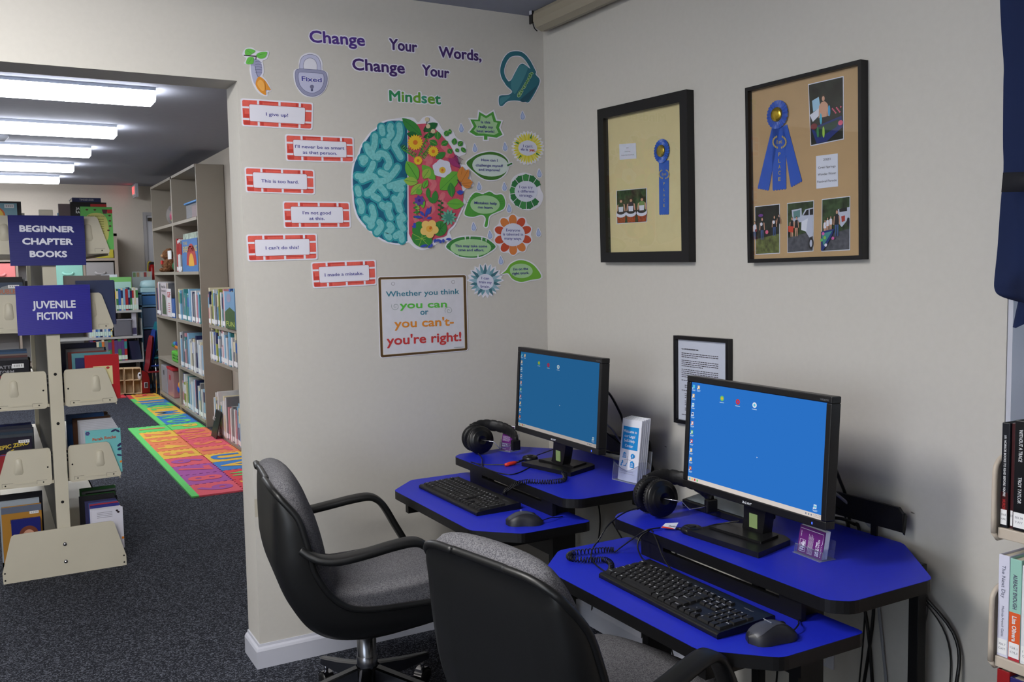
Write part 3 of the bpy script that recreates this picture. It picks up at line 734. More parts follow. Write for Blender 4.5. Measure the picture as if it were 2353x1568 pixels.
def lying(x0, x1, y0, y1, z0, z1, c, st, label):
    t = thing('book', label, 'book', ((x0 + x1) / 2, (y0 + y1) / 2, z0)); cm = bmat(c)
    mb = MB(); mb.box(x0, x1, y0, y1, z0, z0 + .003, cm); mb.box(x0, x1, y0, y1, z1 - .003, z1, cm); mb.box(x0, x1, y0, y0 + .003, z0 + .003, z1 - .003, cm); mb.build('cover', t)
    mb = MB(); mb.box(x0 + .003, x1 - .003, y0 + .003, y1 - .003, z0 + .003, z1 - .003, PAGE); mb.build('pages', t)
    if st:
        mb = MB(); mb.text(st, ((x0 + x1) / 2, y0 - .0006, (z0 + z1) / 2 - .004), (1, 0, 0), (0, 0, 1), mat('spine_silver', (176, 178, 190), .5), w=(x1 - x0) * .5, h=.009, align='c'); mb.build('spine_lettering', t)
lying(-1.622, -1.498, SY + .036, SY + .24, 1.742, 1.762, 'navy', 'TIMEBENDER', 'navy book lying flat on top of the black book on the top shelf')
def art_sky(mb, a, b, y, z0, z1): mb.flat([V((u, y, v)) for u, v in ell(a + .045, z1 - .02, .012, .014, 14)], LABEL)
end_book(1, 1.519, SY + 0.1, 0.02, 0.175, 0.15, (96, 160, 214), art_sky, 'small pale blue book, just left of the black book on the top shelf', out=0.205)
# right side rows behind
def side_row(sg, z, y0, y1, pal, hs, ws, nm, ds=(.13, .17)):
    p = y0; k = 0; last = None
    while True:
        w = rnd.uniform(*ws)
        if p + w > y1: break
        c = rnd.choice(pal)
        while c == last: c = rnd.choice(pal)
        last = c; k += 1; h = rnd.uniform(*hs); d = rnd.uniform(*ds)
        lab = '%s book, %s from the front in the %s row of the cream shelf' % (CNAME.get(c, c), ordn(k), nm)
        if sg > 0: book(w - .0008, h, d, c, (SX + .255 + rnd.uniform(-.012, .004), p, z), pi / 2, lab, 'books in the %s row' % nm)
        else: book(w - .0008, h, d, c, (SX - .255 + rnd.uniform(-.004, .012), p + w, z), -pi / 2, lab, 'books in the %s row' % nm)
        p += w
side_row(1, 1.519, SY + .13, SY + 0.230, ['grey', 'white', 'teal', 'pink', 'sky', 'green', 'cream'], (.15, .19), (.012, .03), 'top right')
def art_dark(mb, a, b, y, z0, z1): pass
end_book(1, 1.162, SY + .012, .022, .212, .165, (52, 62, 96), None, 'tall slate blue book at the front of the right row behind the lower blue sign', out=.274)
end_book(1, 1.162, SY + .036, .014, .208, .165, (74, 60, 120), None, 'violet book close behind the tall slate blue book', out=.28)
end_book(1, 1.162, SY + .06, .03, .235, .2, (118, 112, 110), None, 'tall grey book two behind the slate blue book', out=.262)
side_row(1, 1.162, SY + .095, SY + 0.195, ['green', 'teal', 'sky', 'white', 'navy', 'grey'], (.19, .235), (.014, .03), 'second right')
def art_red(mb, a, b, y, z0, z1):
    mb.box(a + .033, b - .03, y - .0004, y, z0 + .07, z1 - .053, INK('cream_panel', (222, 212, 160)))
    for x in (a + .062, a + .098): mb.flat([V((u, y - .0006, v)) for u, v in ell(x, z1 - .062, .008, .006, 14)], INK('red', (178, 40, 50)))
end_book(1, .807, SY + .012, .03, .212, .148, (178, 32, 40), art_red, 'red book with a cream panel at the front of the right row', out=.279)
for k, (c, h, w, out, nm) in enumerate([((36, 46, 96), .2, .014, .262, 'navy'), ((92, 148, 160), .22, .018, .25, 'teal'), ((120, 60, 56), .224, .02, .236, 'dark red'), ((104, 104, 110), .238, .03, .23, 'grey'), ((30, 36, 76), .262, .028, .2, 'midnight blue')]):
    end_book(1, .807, SY + .046 + k * .034, w, h, .17, c, None, '%s book, %s behind the red book in its row' % (nm, ordn(k + 1)), out=out)
side_row(1, .807, SY + .22, SY + 0.320, DARK + ['grey', 'navy'], (.2, .26), (.015, .03), 'third right')
def art_farah(mb, a, b, y, z0, z1):
    P2(mb, 'Farah Rocks', (a + b) / 2 + .004, y - .0004, z1 - .047, .104, .014, INK('farah_shadow', (90, 40, 40)), .03, slope=.05)
    P2(mb, 'Farah Rocks', (a + b) / 2 + .004, y - .0008, z1 - .0465, .104, .014, INK('farah_orange', (214, 96, 50)), .012, slope=.05)
    dk = INK('farah_navy', (44, 50, 96))
    for p, q, r1, r2, ro in [(b - .03, z1 - .008, .014, .005, .4), (b - .012, z1 - .012, .01, .005, -.6), (b - .008, z1 - .08, .012, .006, .7), (b - .008, z1 - .1, .01, .007, .4), (b - .01, z1 - .13, .012, .005, -.3)]: mb.flat([V((u, y - .0004, v)) for u, v in ell(p, q, r1, r2, 14, ro)], dk)
    for k in range(6): mb.flat([V((u, y - .0004, v)) for u, v in ell(a + .01 + .006 * cos(k), z1 - .012 + .006 * sin(k), .005, .004, 10)], INK('farah_violet', (96, 92, 160)))
    mb.box(b - .01, b, y - .0006, y, z0 + .045, z0 + .055, INK('tab_orange', (236, 140, 40)))
end_book(1, .448, SY + .012, .016, .212, .155, (120, 196, 200), art_farah, 'turquoise book titled in orange letters at the front of the right row', out=.27)
for k in range(7):
    end_book(1, .448, SY + .032 + k * .02, .018, .216 + k * .005, .155, (188, 190, 200), None, 'pale grey book, %s behind the turquoise book' % ordn(k + 1), 'pale grey books behind the turquoise book', out=.262 - k * .002)
end_book(1, .448, SY + .18, .03, .25, .17, (96, 62, 44), None, 'brown book behind the pale grey books in the right row', out=.245)
end_book(1, .448, SY + .215, .03, .268, .17, (50, 90, 150), None, 'blue book behind the brown book in the right row', out=.22)
side_row(1, .448, SY + .25, SY + 0.350, DARK, (.2, .26), (.015, .03), 'fourth right')
def art_white(mb, a, b, y, z0, z1):
    for k in range(4): mb.box(a + .022, a + .09, y - .0004, y, z1 - .016 - k * .008, z1 - .0145 - k * .008, INK('grey_print', (120, 120, 130)))
    for p, q in [(b - .026, z1 - .014), (b - .02, z1 - .022)]: mb.flat([V((u, y - .0004, v)) for u, v in ell(p, q, .006, .005, 10)], INK('dark', (40, 30, 40)))
    mb.box(b - .01, b, y - .0006, y, z0 + .045, z0 + .056, INK('tab_orange', (236, 140, 40)))
end_book(1, .073, SY + .012, .016, .202, .137, (218, 218, 232), art_white, 'white book with fine print at the front of the bottom right row', out=.262)
for k, (c, h, nm, dd) in enumerate([((214, 214, 226), .203, 'white', .137), ((46, 52, 130), .214, 'royal blue', .13), ((170, 60, 76), .217, 'crimson', .128), ((70, 90, 150), .22, 'blue', .128), ((60, 60, 100), .226, 'violet grey', .14), ((36, 36, 40), .25, 'black', .16)]):
    end_book(1, .073, SY + .031 + k * .019, .017, h, dd, c, None, '%s book, %s behind the white book in the bottom right row' % (nm, ordn(k + 1)), out=.256 - k * .003)
side_row(1, .073, SY + .155, SY + 0.255, ['black', 'black', 'grey', 'navy', 'black', 'green'], (.23, .27), (.012, .022), 'bottom right')
# left side rows
def art_comic(mb, a, b, y, z0, z1):
    mb.flat([V((u, y, v)) for u, v in ell(a + .06, z1 - .055, .062, .046, 26)], INK('orange_rim', (206, 104, 50)))
    mb.flat([V((u, y - .0003, v)) for u, v in ell(a + .058, z1 - .056, .057, .042, 26)], INK('face_yellow', (228, 196, 80)))
    barcode(mb, b - .05, b - .012, y - .0004, z1 - .022, z1 - .005)
    for p, q in [(a + .035, z1 - .03), (a + .075, z1 - .03)]: mb.flat([V((u, y - .0006, v)) for u, v in ell(p, q, .007, .009, 12)], INK('dark', (40, 30, 40)))
end_book(-1, 1.519, SY + .012, .016, .21, .17, (118, 160, 176), art_comic, 'book with a round yellow face on its cover at the left of the top shelf', out=.285)
end_book(-1, 1.519, SY + .034, .022, .22, .185, (34, 34, 40), None, 'dark book behind the yellow face book', out=.282)
side_row(-1, 1.519, SY + .062, SY + 0.162, ['sky', 'white', 'grey', 'teal', 'pink'], (.16, .2), (.012, .03), 'top left')
def art_tiny(mb, a, b, y, z0, z1):
    o = INK('tiny_orange', (176, 104, 78)); P2(mb, 'DOUBLE', b - .03, y - .0004, z1 - .05, .095, .02, o, .03, 'r'); P2(mb, 'TINY', b - .03, y - .0004, z1 - .085, .06, .022, o, .03, 'r')
    barcode(mb, b - .06, b - .015, y - .0004, z1 - .026, z1 - .012)
    mb.flat([V((u, y, v)) for u, v in cr2([(a + .01, z0), (a + .01, z0 + .1), (a + .08, z1 - .02), (b - .01, z1 - .04), (b - .01, z0)], 4)], INK('tiny_grey', (132, 136, 140)))
end_book(-1, 1.162, SY + .012, .02, .21, .165, (58, 70, 92), art_tiny, 'grey comic book with orange lettering at the left of the lower blue sign', out=.275)
end_book(-1, 1.162, SY + .036, .02, .235, .17, (20, 20, 24), None, 'black book behind the grey comic book', out=.28)
side_row(-1, 1.162, SY + .06, SY + 0.160, DARK, (.19, .235), (.014, .03), 'second left')
def art_storm(mb, a, b, y, z0, z1):
    g = INK('storm_grey', (150, 150, 158)); P2(mb, 'BATTLE', a + .03, y - .0004, z1 - .034, .085, .014, g, .02, 'l'); P2(mb, 'STORM', a + .032, y - .0004, z1 - .058, .07, .016, g, .02, 'l')
    mb.box(a + .02, b - .01, y - .0003, y, z1 - .076, z1 - .066, INK('storm_red', (120, 28, 34)))
    barcode(mb, b - .07, b - .022, y - .0008, z1 - .034, z1 - .014)
end_book(-1, .807, SY + .012, .03, .208, .165, (24, 24, 32), art_storm, 'black book with grey lettering at the front of the third left row', out=.268)
for k, (c, h, nm) in enumerate([((60, 60, 66), .218, 'charcoal'), ((90, 60, 60), .226, 'dull red'), ((120, 110, 108), .232, 'warm grey'), ((58, 84, 116), .242, 'steel blue'), ((50, 70, 96), .25, 'dark blue')]):
    end_book(-1, .807, SY + .046 + k * .026, .024, h, .16, c, None, '%s book, %s behind the black book with grey lettering' % (nm, ordn(k + 1)), out=.266)
end_book(-1, .807, SY + .18, .02, .2, .145, (196, 180, 60), None, 'yellow book deep in the third left row', out=.245)
side_row(-1, .807, SY + .205, SY + 0.305, DARK, (.2, .26), (.015, .03), 'third left')
def art_epic(mb, a, b, y, z0, z1):
    yl = INK('epic_yellow', (206, 180, 60)); P2(mb, 'EPIC ZERO', a + .022, y - .0004, z1 - .05, .12, .018, yl, .03, 'l', .12); P2(mb, '6', a + .075, y - .0004, z1 - .064, .02, .013, yl, .03)
    mb.box(a + .02, b - .02, y - .0003, y, z1 - .078, z1 - .074, INK('epic_line', (70, 70, 140)))
    barcode(mb, b - .055, b - .01, y - .0008, z1 - .026, z1 - .012)
    mb.flat([V((u, y, v)) for u, v in cr2([(a, z0), (a, z1 - .085), (b - .05, z1 - .085), (b - .02, z0)], 3)], INK('epic_red', (140, 26, 34)))
end_book(-1, .448, SY + .012, .022, .212, .155, (34, 30, 46), art_epic, 'dark book with yellow slanted lettering at the front of the left row', out=.265)
for k, (c, h, nm) in enumerate([((66, 72, 80), .222, 'grey'), ((46, 60, 76), .232, 'slate'), ((60, 60, 70), .24, 'dark grey'), ((40, 44, 60), .25, 'ink blue')]):
    end_book(-1, .448, SY + .038 + k * .026, .024, h, .16, c, None, '%s book, %s behind the book with yellow slanted lettering' % (nm, ordn(k + 1)), out=.262)
side_row(-1, .448, SY + .15, SY + 0.250, DARK, (.2, .26), (.015, .03), 'fourth left')
def art_brain(mb, a, b, y, z0, z1):
    P2(mb, 'JAWBREAKER', (a + b) / 2, y - .0004, z1 - .072, .1, .014, INK('jaw_brown', (92, 64, 40)), .02)
    barcode(mb, b - .05, b - .012, y - .0006, z1 - .042, z1 - .03)
    mb.box(a, b, y - .0003, y, z1 - .03, z1, INK('jaw_grey', (92, 100, 120)))
end_book(-1, .073, SY + .04, .02, .262, .165, (170, 122, 50), art_brain, 'ochre book titled JAWBREAKER at the front of the bottom left row', out=.252)
def art_face(mb, a, b, y, z0, z1):
    c = (a + b) / 2 + .01
    mb.flat([V((u, y, v)) for u, v in ell(c, z1 - .075, .04, .042, 22)], INK('face_hair', (110, 56, 36)))
    mb.flat([V((u, y - .0004, v)) for u, v in ell(c, z1 - .085, .026, .034, 22)], INK('face_skin', (200, 150, 126)))
    for s_ in (-1, 1): mb.flat([V((u, y - .0008, v)) for u, v in ell(c + s_ * .01, z1 - .07, .004, .004, 10)], LABEL)
end_book(-1, .073, SY + .012, .016, .205, .12, (30, 36, 110), art_face, 'deep blue book with rounded corners leaning at the front of the bottom left row', out=.215)
end_book(-1, .073, SY + .064, .02, .285, .165, (150, 160, 172), None, 'pale grey blue book behind the ochre book', out=.258)
end_book(-1, .073, SY + .088, .02, .31, .18, (28, 28, 34), None, 'tall black book behind the pale grey blue book', out=.258)
side_row(-1, .073, SY + .112, SY + 0.212, DARK, (.22, .3), (.015, .03), 'bottom left')

# ================================================================ SMALL READER SHELF further back (faces the viewer)
def push_back(before, k):
    """scale the newly built things about the eye point, so that they keep their outline at a greater distance"""
    for o in [o for o in bpy.data.objects if o not in before and o.parent is None]:
        o.location = CAM + (o.location - CAM) * k; o.scale = (k, k, k)
BEFORE = set(bpy.data.objects)
MX1, MY = -0.745, 6.0
ms = thing('book_rack', 'grey steel rack of small readers standing crosswise behind the cream shelf', 'book rack', (-1.15, 6.1, 0))
GST = mat('grey_rack_steel', (176, 176, 174), 0.5)
for x in (MX1 - .045, -1.55):
    m = MB(); m.box(x, x + .035, MY + .2, MY + .24, .295, 1.05, GST)
    for k in range(12): m.box(x + .013, x + .02, MY + .1995, MY + .2005, .33 + k * .055, .355 + k * .055, HOLE)
    m.build('upright', ms)
for z, z1 in ((1.07, .0), (.83, .155), (.604, .155), (.36, .1)):
    m = MB(); m.box(-1.6, MX1, MY, MY + .2, z - .025, z - .004, GST); m.build('shelf', ms)
    if z1:
        m = MB(); m.prism([V((MX1 - .003, MY, z - .025)), V((MX1 - .003, MY + .02, z + z1)), V((MX1 - .003, MY + .2, z + z1)), V((MX1 - .003, MY + .2, z - .025))], (.003, 0, 0), GST); m.build('end_plate', ms)
m = MB(); m.box(-1.6, MX1 - .05, MY + .215, MY + .225, .32, .6, mat('rack_back_panel', (58, 56, 54), .7)); m.build('back_panel', ms)
GLB = mat('green_topped_label', (204, 226, 214), .6)
row(0, -1.22, MX1 - .005, MY + .004, 0, 'x', '', None, [], (.2, .2), (.02, .03)) if False else None
def xrow(x0, x1, y, z, pal, hs, ws, where, group):
    p = x0; k = 0; last = None
    while True:
        w = rnd.uniform(*ws)
        if p + w > x1: break
        c = rnd.choice(pal)
        while c == last: c = rnd.choice(pal)
        last = c; k += 1
        book(w - .001, rnd.uniform(*hs), rnd.uniform(.13, .16), c, (p, y + rnd.uniform(0, .006), z), 0, '%s small reader, %s from the left %s' % (CNAME.get(c, c), ordn(k), where), group, rnd.choice(pal) if rnd.random() < .5 else None, True, 0, GLB)
        p += w
RD = ['yellow', 'white', 'sky', 'blue', 'white', 'cream', 'green', 'red', 'navy', 'white']
xrow(-1.13, MX1 - .004, MY + .004, 1.067, RD, (.195, .212), (.015, .026), 'on the top shelf of the grey rack', 'readers on the top rack shelf')
xrow(-1.2, -1.0, MY + .004, .827, RD, (.13, .15), (.014, .022), 'on the second shelf of the grey rack', 'readers on the second rack shelf')
xrow(-1.2, MX1 - .12, MY + .004, .601, ['red', 'orange', 'grey', 'navy', 'teal', 'cream', 'purple', 'green'], (.19, .21), (.02, .034), 'on the third shelf of the grey rack', 'readers on the third rack shelf')
xrow(-1.2, -.9, MY + .004, .357, RD, (.12, .15), (.014, .022), 'on the lowest shelf of the grey rack', 'readers on the lowest rack shelf')
m = MB(); m.obox((-.82, MY + .1, .69), (.045, .02, 0), (-.01, .07, 0), (-.012, 0, .088), mat('slate_cover', (44, 52, 80), .4)); tag(m.build('book'), 'dark slate book leaning at the right end of the third rack shelf', 'book')
t = thing('tray', 'grey translucent plastic tray on the second shelf of the grey rack', 'tray', (-.91, MY + .1, .83))
m = MB(); m.box(-.99, -.835, MY + .006, MY + .17, .827, .975, glass('grey_tray_plastic', (150, 150, 160), haze=.5)); m.build('body', t, bevel=.01)
m = MB(); m.box(-.995, -.83, MY + .002, MY + .175, .976, .984, mat('tray_rim', (158, 158, 168), .4)); m.build('rim', t)
m = MB(); m.box(-.83, -.79, MY + .04, MY + .06, .827, 1.04, mat('leaflet', (190, 188, 200), .5)); m.box(-.828, -.792, MY + .0392, MY + .04, .84, .9, mat('leaflet_violet', (70, 64, 100), .5)); tag(m.build('leaflet'), 'pale leaflet standing beside the grey tray', 'leaflet')
# display books standing on top behind the readers
m = MB(); m.box(-1.05, -.8, MY + .165, MY + .18, 1.07, 1.375, mat('lime_cover', (120, 186, 106), .4)); m.box(-1.045, -.805, MY + .1642, MY + .165, 1.1, 1.33, mat('mint_cover', (166, 206, 196), .4)); tag(m.build('book'), 'large lime green book standing behind the readers on the rack', 'book')
m = MB(); m.box(-1.06, -.92, MY + .185, MY + .195, 1.07, 1.4, mat('white_board', (206, 210, 222), .4)); tag(m.build('book'), 'white topped book standing behind the lime green book', 'book')
push_back(BEFORE, 1.2657)
m = MB(); m.box(-.43, -.2, 9.0, 9.015, 1.173, 1.43, mat('poster_pale', (168, 180, 180), .5))
for k in range(5): m.box(-.42 + k * .042, -.388 + k * .042, 8.999, 9.0, 1.365, 1.42, mat('poster_patch_%d' % k, [(120, 150, 100), (170, 140, 110), (200, 190, 180), (150, 60, 60), (190, 180, 160)][k], .6))
tag(m.build('picture_board'), 'pale picture board standing on the blue drawer tower behind the aqua tub', 'board')

# ================================================================ CUBBY UNIT WITH FABRIC BINS
BEFORE = set(bpy.data.objects)
ADX0, ADX1, AY = -2.3, -.725, 8.05
WOOD = mat('grey_oak_laminate', (150, 136, 124), .6, noise=.05, scale=12)
cu = thing('cubby_unit', 'grey wood cubby unit with fabric bins standing by the far wall', 'cubby unit', (-1.5, 8.3, 0))
m = MB(); m.box(ADX1 - .0, ADX1 + .035, AY, AY + .4, .082, 1.86, WOOD); m.build('side_panel', cu)
m = MB(); m.box(ADX0, ADX0 + .035, AY, AY + .4, .082, 1.86, WOOD); m.build('side_panel', cu)
for z in (1.86, 1.585, 1.23, .84, .45, .13):
    m = MB(); m.box(ADX0, ADX1 + (.035 if z > 1.8 else 0), AY, AY + .4, z - .03, z, WOOD); m.build('shelf', cu)
m = MB(); m.box(ADX0, ADX1, AY + .38, AY + .395, .1, 1.86, mat('white_back_board', (196, 196, 198), .7)); m.build('back_panel', cu)
for x in (-1.04, -1.37, -1.70, -2.03):
    m = MB(); m.box(x - .012, x + .012, AY + .005, AY + .38, .1, 1.56, WOOD); m.build('divider', cu)
def fbin(x0, x1, z0, z1, c, nm):
    t = thing('fabric_bin', nm, 'fabric bin', ((x0 + x1) / 2, AY + .17, z0)); cm = mat('bin_cloth_%d_%d_%d' % c, c, .9, noise=.05, scale=200)
    m = MB(); m.box(x0, x1, AY + .01, AY + .33, z0, z1, cm); m.build('body', t, bevel=.006)
    xc = (x0 + x1) / 2; zc = (z0 + z1) / 2 + .03
    m = MB(); m.sweep(cr([(xc - .055, AY + .012, zc + .014), (xc - .03, AY - .012, zc - .008), (xc + .03, AY - .012, zc - .008), (xc + .055, AY + .012, zc + .014)], 4), [(-.003, -.012), (.003, -.012), (.003, .012), (-.003, .012)], cm, side=(0, 1, 0)); m.build('handle', t)
fbin(-1.025, -.735, 1.235, 1.54, (150, 146, 146), 'grey fabric bin in the upper right cubby by the far wall')
fbin(-1.355, -1.055, 1.235, 1.54, (142, 196, 182), 'mint green fabric bin left of the grey one by the far wall')
fbin(-2.015, -1.715, 1.235, 1.54, (226, 132, 130), 'coral fabric bin at the left of the cubby unit by the far wall')
fbin(-1.025, -.735, .845, 1.15, (110, 150, 160), 'blue grey fabric bin below the grey one by the far wall')
m = MB(); m.box(-1.03, -.735, AY + .0, AY + .3, 1.588, 1.68, mat('mustard_box', (170, 158, 44), .5)); tag(m.build('board_game_box'), 'mustard yellow box on the upper shelf of the cubby unit', 'box')
for k, (x, c) in enumerate([(-1.62, (206, 216, 214)), (-1.5, (220, 220, 224)), (-1.42, (120, 110, 112)), (-1.33, (150, 196, 160)), (-1.22, (50, 110, 80)), (-1.12, (230, 170, 150))]):
    m = MB(); m.box(x - .045, x + .045, AY + .08, AY + .12, 1.862, 1.862 + [.16, .17, .14, .165, .18, .11][k], mat('top_book_%d' % k, c, .5)); tag(m.build('book'), '%s book, %s from the left on top of the far cubby unit' % (['pale green', 'white', 'brown grey', 'mint', 'dark green', 'peach'][k], ordn(k + 1)), 'book')

push_back(BEFORE, 1.062)
# drawers, stacked chairs, extinguisher, barn
dr = thing('drawer_tower', 'blue plastic drawer tower standing behind the rack by the far wall', 'drawer tower', (-.24, 8.9, 0))
DBL = glass('blue_drawer_plastic', (70, 120, 180), haze=.85); DFR = mat('drawer_frame_blue', (104, 150, 190), .4)
DX = .275
m = MB(); m.box(-.66 + DX, -.64 + DX, 8.75, 9.05, 0, 1.17, DFR); m.box(-.39 + DX, -.37 + DX, 8.75, 9.05, 0, 1.17, DFR)
for z in (0, .46, .73, 1.0, 1.15): m.box(-.66 + DX, -.37 + DX, 8.75, 9.05, z, z + .022, DFR)
m.build('frame', dr)
for z0, z1, mt in ((.485, .725, 'drawer_indigo'), (.755, .995, 'drawer_slate'), (1.025, 1.145, 'drawer_blue')):
    c = dict(drawer_indigo=(60, 54, 92), drawer_slate=(84, 104, 136), drawer_blue=(60, 110, 170))[mt]
    m = MB(); m.box(-.637 + DX, -.393 + DX, 8.74, 9.03, z0, z1 - .01, mat(mt, c, .35)); m.build('drawer', dr, bevel=.004)
t = thing('tub', 'pale aqua plastic tub with a domed lid on the blue drawer tower', 'tub', (-.25, 8.85, 1.173))
m = MB(); m.box(-.37, -.12, 8.77, 8.97, 1.175, 1.23, mat('aqua_plastic', (166, 200, 206), .3)); m.build('body', t, bevel=.008)
m = MB(); rows = [[V((-.245 + a * s_, 8.87 + b * s_ * .7, z)) for a, b in ell(0, 0, .135, .135, 20)] for s_, z in ((.9, 1.232), (.92, 1.26), (.8, 1.31), (.5, 1.325))]; m.loft(rows, _M['aqua_plastic'], closeu=True, caps=True); m.build('lid', t)
ch = thing('school_chair', 'teal plastic school chair, front one of the stack by the tall bookcase', 'chair', (-.3, 8.25, 0))
TEAL = mat('teal_chair_plastic', (20, 110, 124), .4)
def schoolchair(root, col, dz, dx):
    m = MB(); rows = []
    for z, xx, hw in ((.42, 0, .13), (.5, .02, .15), (.62, .035, .155), (.76, .06, .14), (.82, .07, .1)): rows.append([V((-.36 + xx + dx, 8.22 + y * hw * 1.2, z + dz)) for y in (-1, -.5, 0, .5, 1)])
    m.loft(rows, col); rows2 = [[p + V((.012, 0, 0)) for p in r] for r in rows]; m.loft(rows2, col); m.build('backrest', root)
    m = MB(); m.box(-.36 + dx, -.1 + dx, 8.06, 8.38, .40 + dz, .42 + dz, col); m.build('seat', root, bevel=.008)
schoolchair(ch, TEAL, 0.02, 0)
for y in (8.08, 8.36):
    for x in (-.34, -.12):
        m = MB(); m.tube([(x, y, 0.0), (x, y, .425)], .011, CHROME); m.build('leg', ch)
for k, (c, nm) in enumerate([((30, 60, 140), 'blue'), ((130, 30, 40), 'red')]):
    c2 = thing('school_chair', '%s plastic school chair nested %s in the stack by the tall bookcase' % (nm, ['second', 'third'][k]), 'chair', (-.3, 8.25, .4)); schoolchair(c2, mat('chair_plastic_%s' % nm, c, .4), -.07 * (k + 1) - .0, -.035 * (k + 1))
fe = thing('fire_extinguisher', 'small red fire extinguisher on the far wall beside the door', 'fire extinguisher', (-.165, 9.2, 1.3))
m = MB(); m.lathe([(0, 0), (.035, 0), (.04, .02), (.04, .2), (.025, .24), (.012, .25), (0, .25)], (-.165, 9.19, 1.27), (0, 0, 1), mat('extinguisher_red', (176, 28, 28), .3), seg=16); m.build('cylinder', fe)
m = MB(); m.box(-.19, -.14, 9.17, 9.21, 1.52, 1.55, BLKP); m.tube(cr([(-.175, 9.18, 1.55), (-.215, 9.17, 1.53), (-.22, 9.17, 1.35)], 4), .008, mat('hose_yellow', (196, 180, 60), .5)); m.build('valve', fe)
bn = thing('toy_barn', 'wooden toy barn with a red side standing open on the far mats', 'toy barn', (-.55, 8.3, .013))
PINE = mat('pine_board', (206, 180, 142), .6, noise=.08, scale=20); BRED = mat('barn_red', (140, 26, 28), .5)
m = MB(); a0, a1 = V((-.478, 8.2, 0)), V((-.385, 8.2, 0)); dirb = V((-.05, .3, 0))
z0 = .013
m.prism([V((-.482, 8.2, z0)), V((-.395, 8.22, z0)), V((-.395, 8.22, .165)), V((-.41, 8.217, .25)), V((-.478, 8.2, .285))], (0, .006, 0), BRED); m.build('side_wall', bn)
m = MB(); m.box(-.458, -.42, 8.196, 8.2065, .075, .14, WHITE); m.box(-.452, -.441, 8.194, 8.196, .082, .133, HOLE); m.box(-.437, -.426, 8.194, 8.196, .082, .133, HOLE); m.build('window', bn)
def barnbox(x0, y0, x1, y1):
    P = lambda t_, d_, z: V((x0 + (x1 - x0) * t_ , y0 + (y1 - y0) * t_ + d_, z))
    for nm, ta, tb, za, zb in (('floor_board', 0, 1, z0, z0 + .008), ('middle_board', 0, 1, .17, .178), ('roof_board', 0, 1, .305, .313)):
        m = MB(); m.prism([P(ta, 0, za), P(tb, 0, za), P(tb, 0, zb), P(ta, 0, zb)], (0, .16, 0), PINE); m.build(nm, bn)
    m = MB(); m.prism([P(0, .155, z0), P(1, .155, z0), P(1, .155, .31), P(0, .155, .31)], (0, .005, 0), PINE); m.build('back_board', bn)
    for tt in (0, .5, .97):
        m = MB(); m.prism([P(tt, 0, z0), P(tt + .03, 0, z0), P(tt + .03, 0, .308), P(tt, 0, .308)], (0, .15, 0), PINE); m.build('partition', bn)
barnbox(-.66, 8.26, -.486, 8.2); barnbox(-.86, 8.2, -.665, 8.265)
m = MB(); m.ball((-.505, 8.19, .22), .028, mat('cow_white', (214, 214, 220), .6), sc=(.8, .5, 1.6)); m.ball((-.505, 8.178, .235), .012, HOLE); tag(m.build('toy_animal', origin=(-.505, 8.19, .18)), 'small white toy animal at the edge of the toy barn', 'toy')

# ================================================================ FOAM ALPHABET MATS
FO = dict(g=(96, 200, 104), y=(224, 178, 66), o=(220, 122, 78), p=(212, 84, 100), v=(158, 76, 150), b=(54, 118, 186), r=(206, 60, 72))
FN = dict(g='green', y='yellow', o='orange', p='pink', v='purple', b='blue', r='red')
def fmat(k): return mat('foam_' + FN[k], FO[k], .85, noise=.04, scale=90, bump=.15)
def tile(ch, x0, y0, sx, sy, kb, kl):
    """letters read with their tops toward +x? : text runs toward -y"""
    t = thing('foam_tile', '%s foam floor tile with a %s %s' % (FN[kb], FN[kl], ('number ' if ch.isdigit() else 'letter ') + ch), 'foam tile', (x0 + sx / 2, y0 + sy / 2, 0), 0, 'foam alphabet tiles')
    m = MB(); pts = []; n = 6; d = .012
    def edge(a, b, out):
        r = []
        for i in range(n):
            for u, o in ((.15, 0), (.2, 1), (.62, 1), (.67, 0)):
                tt = (i + u) / n; p = V(a) + (V(b) - V(a)) * tt + V(out) * (d * o if i % 1 == 0 else 0); r.append((p.x, p.y))
        return r
    A, B, C, D = (x0, y0, 0), (x0 + sx - d, y0, 0), (x0 + sx - d, y0 + sy - d, 0), (x0, y0 + sy - d, 0)
    pts = [(x0, y0), (x0 + sx - d, y0)] + edge(B, C, (1, 0, 0)) + [(C[0], C[1])] + edge(C, D, (0, 1, 0)) + [(x0, D[1])]
    m.prism([V((a, b, .0)) for a, b in pts], (0, 0, .0105), fmat(kb)); m.build('base', t)
    vs, fs, wid = glyphs(ch, .035)
    m = MB(); H = sx * .74
    sxx = min(sy * .62 / wid, H / .729 * 1.05)
    m.text(ch, (x0 + sx * .13, y0 + sy / 2, .0125), (0, -1, 0), (1, 0, 0), fmat(kl), w=wid * sxx, h=H, bold=.035, align='c')
    m.build('inlay', t)
yN = 5.70; py = .3325; X0, X1, X2 = -.905, -.62, -.335
for i, (chh, kb, kl) in enumerate([('1', 'g', 'o'), ('2', 'y', 'o'), ('3', 'o', 'y'), ('4', 'o', 'y'), ('5', 'y', 'o'), ('6', 'p', 'v'), ('7', 'v', 'p'), ('8', 'v', 'p'), ('9', 'p', 'v')]):
    tile(chh, X0, yN - (i + 1) * py, X1 - X0, py, kb, kl)
for i, (chh, kb, kl) in enumerate([('P', 'g', 'y'), ('Q', 'o', 'p'), ('R', 'p', 'o'), ('S', 'p', 'o'), ('T', 'o', 'p'), ('U', 'y', 'b'), ('V', 'b', 'y'), ('W', 'r', 'g'), ('X', 'r', 'y')]):
    tile(chh, X1, yN - (i + 1) * py, X2 - X1, py, kb, kl)
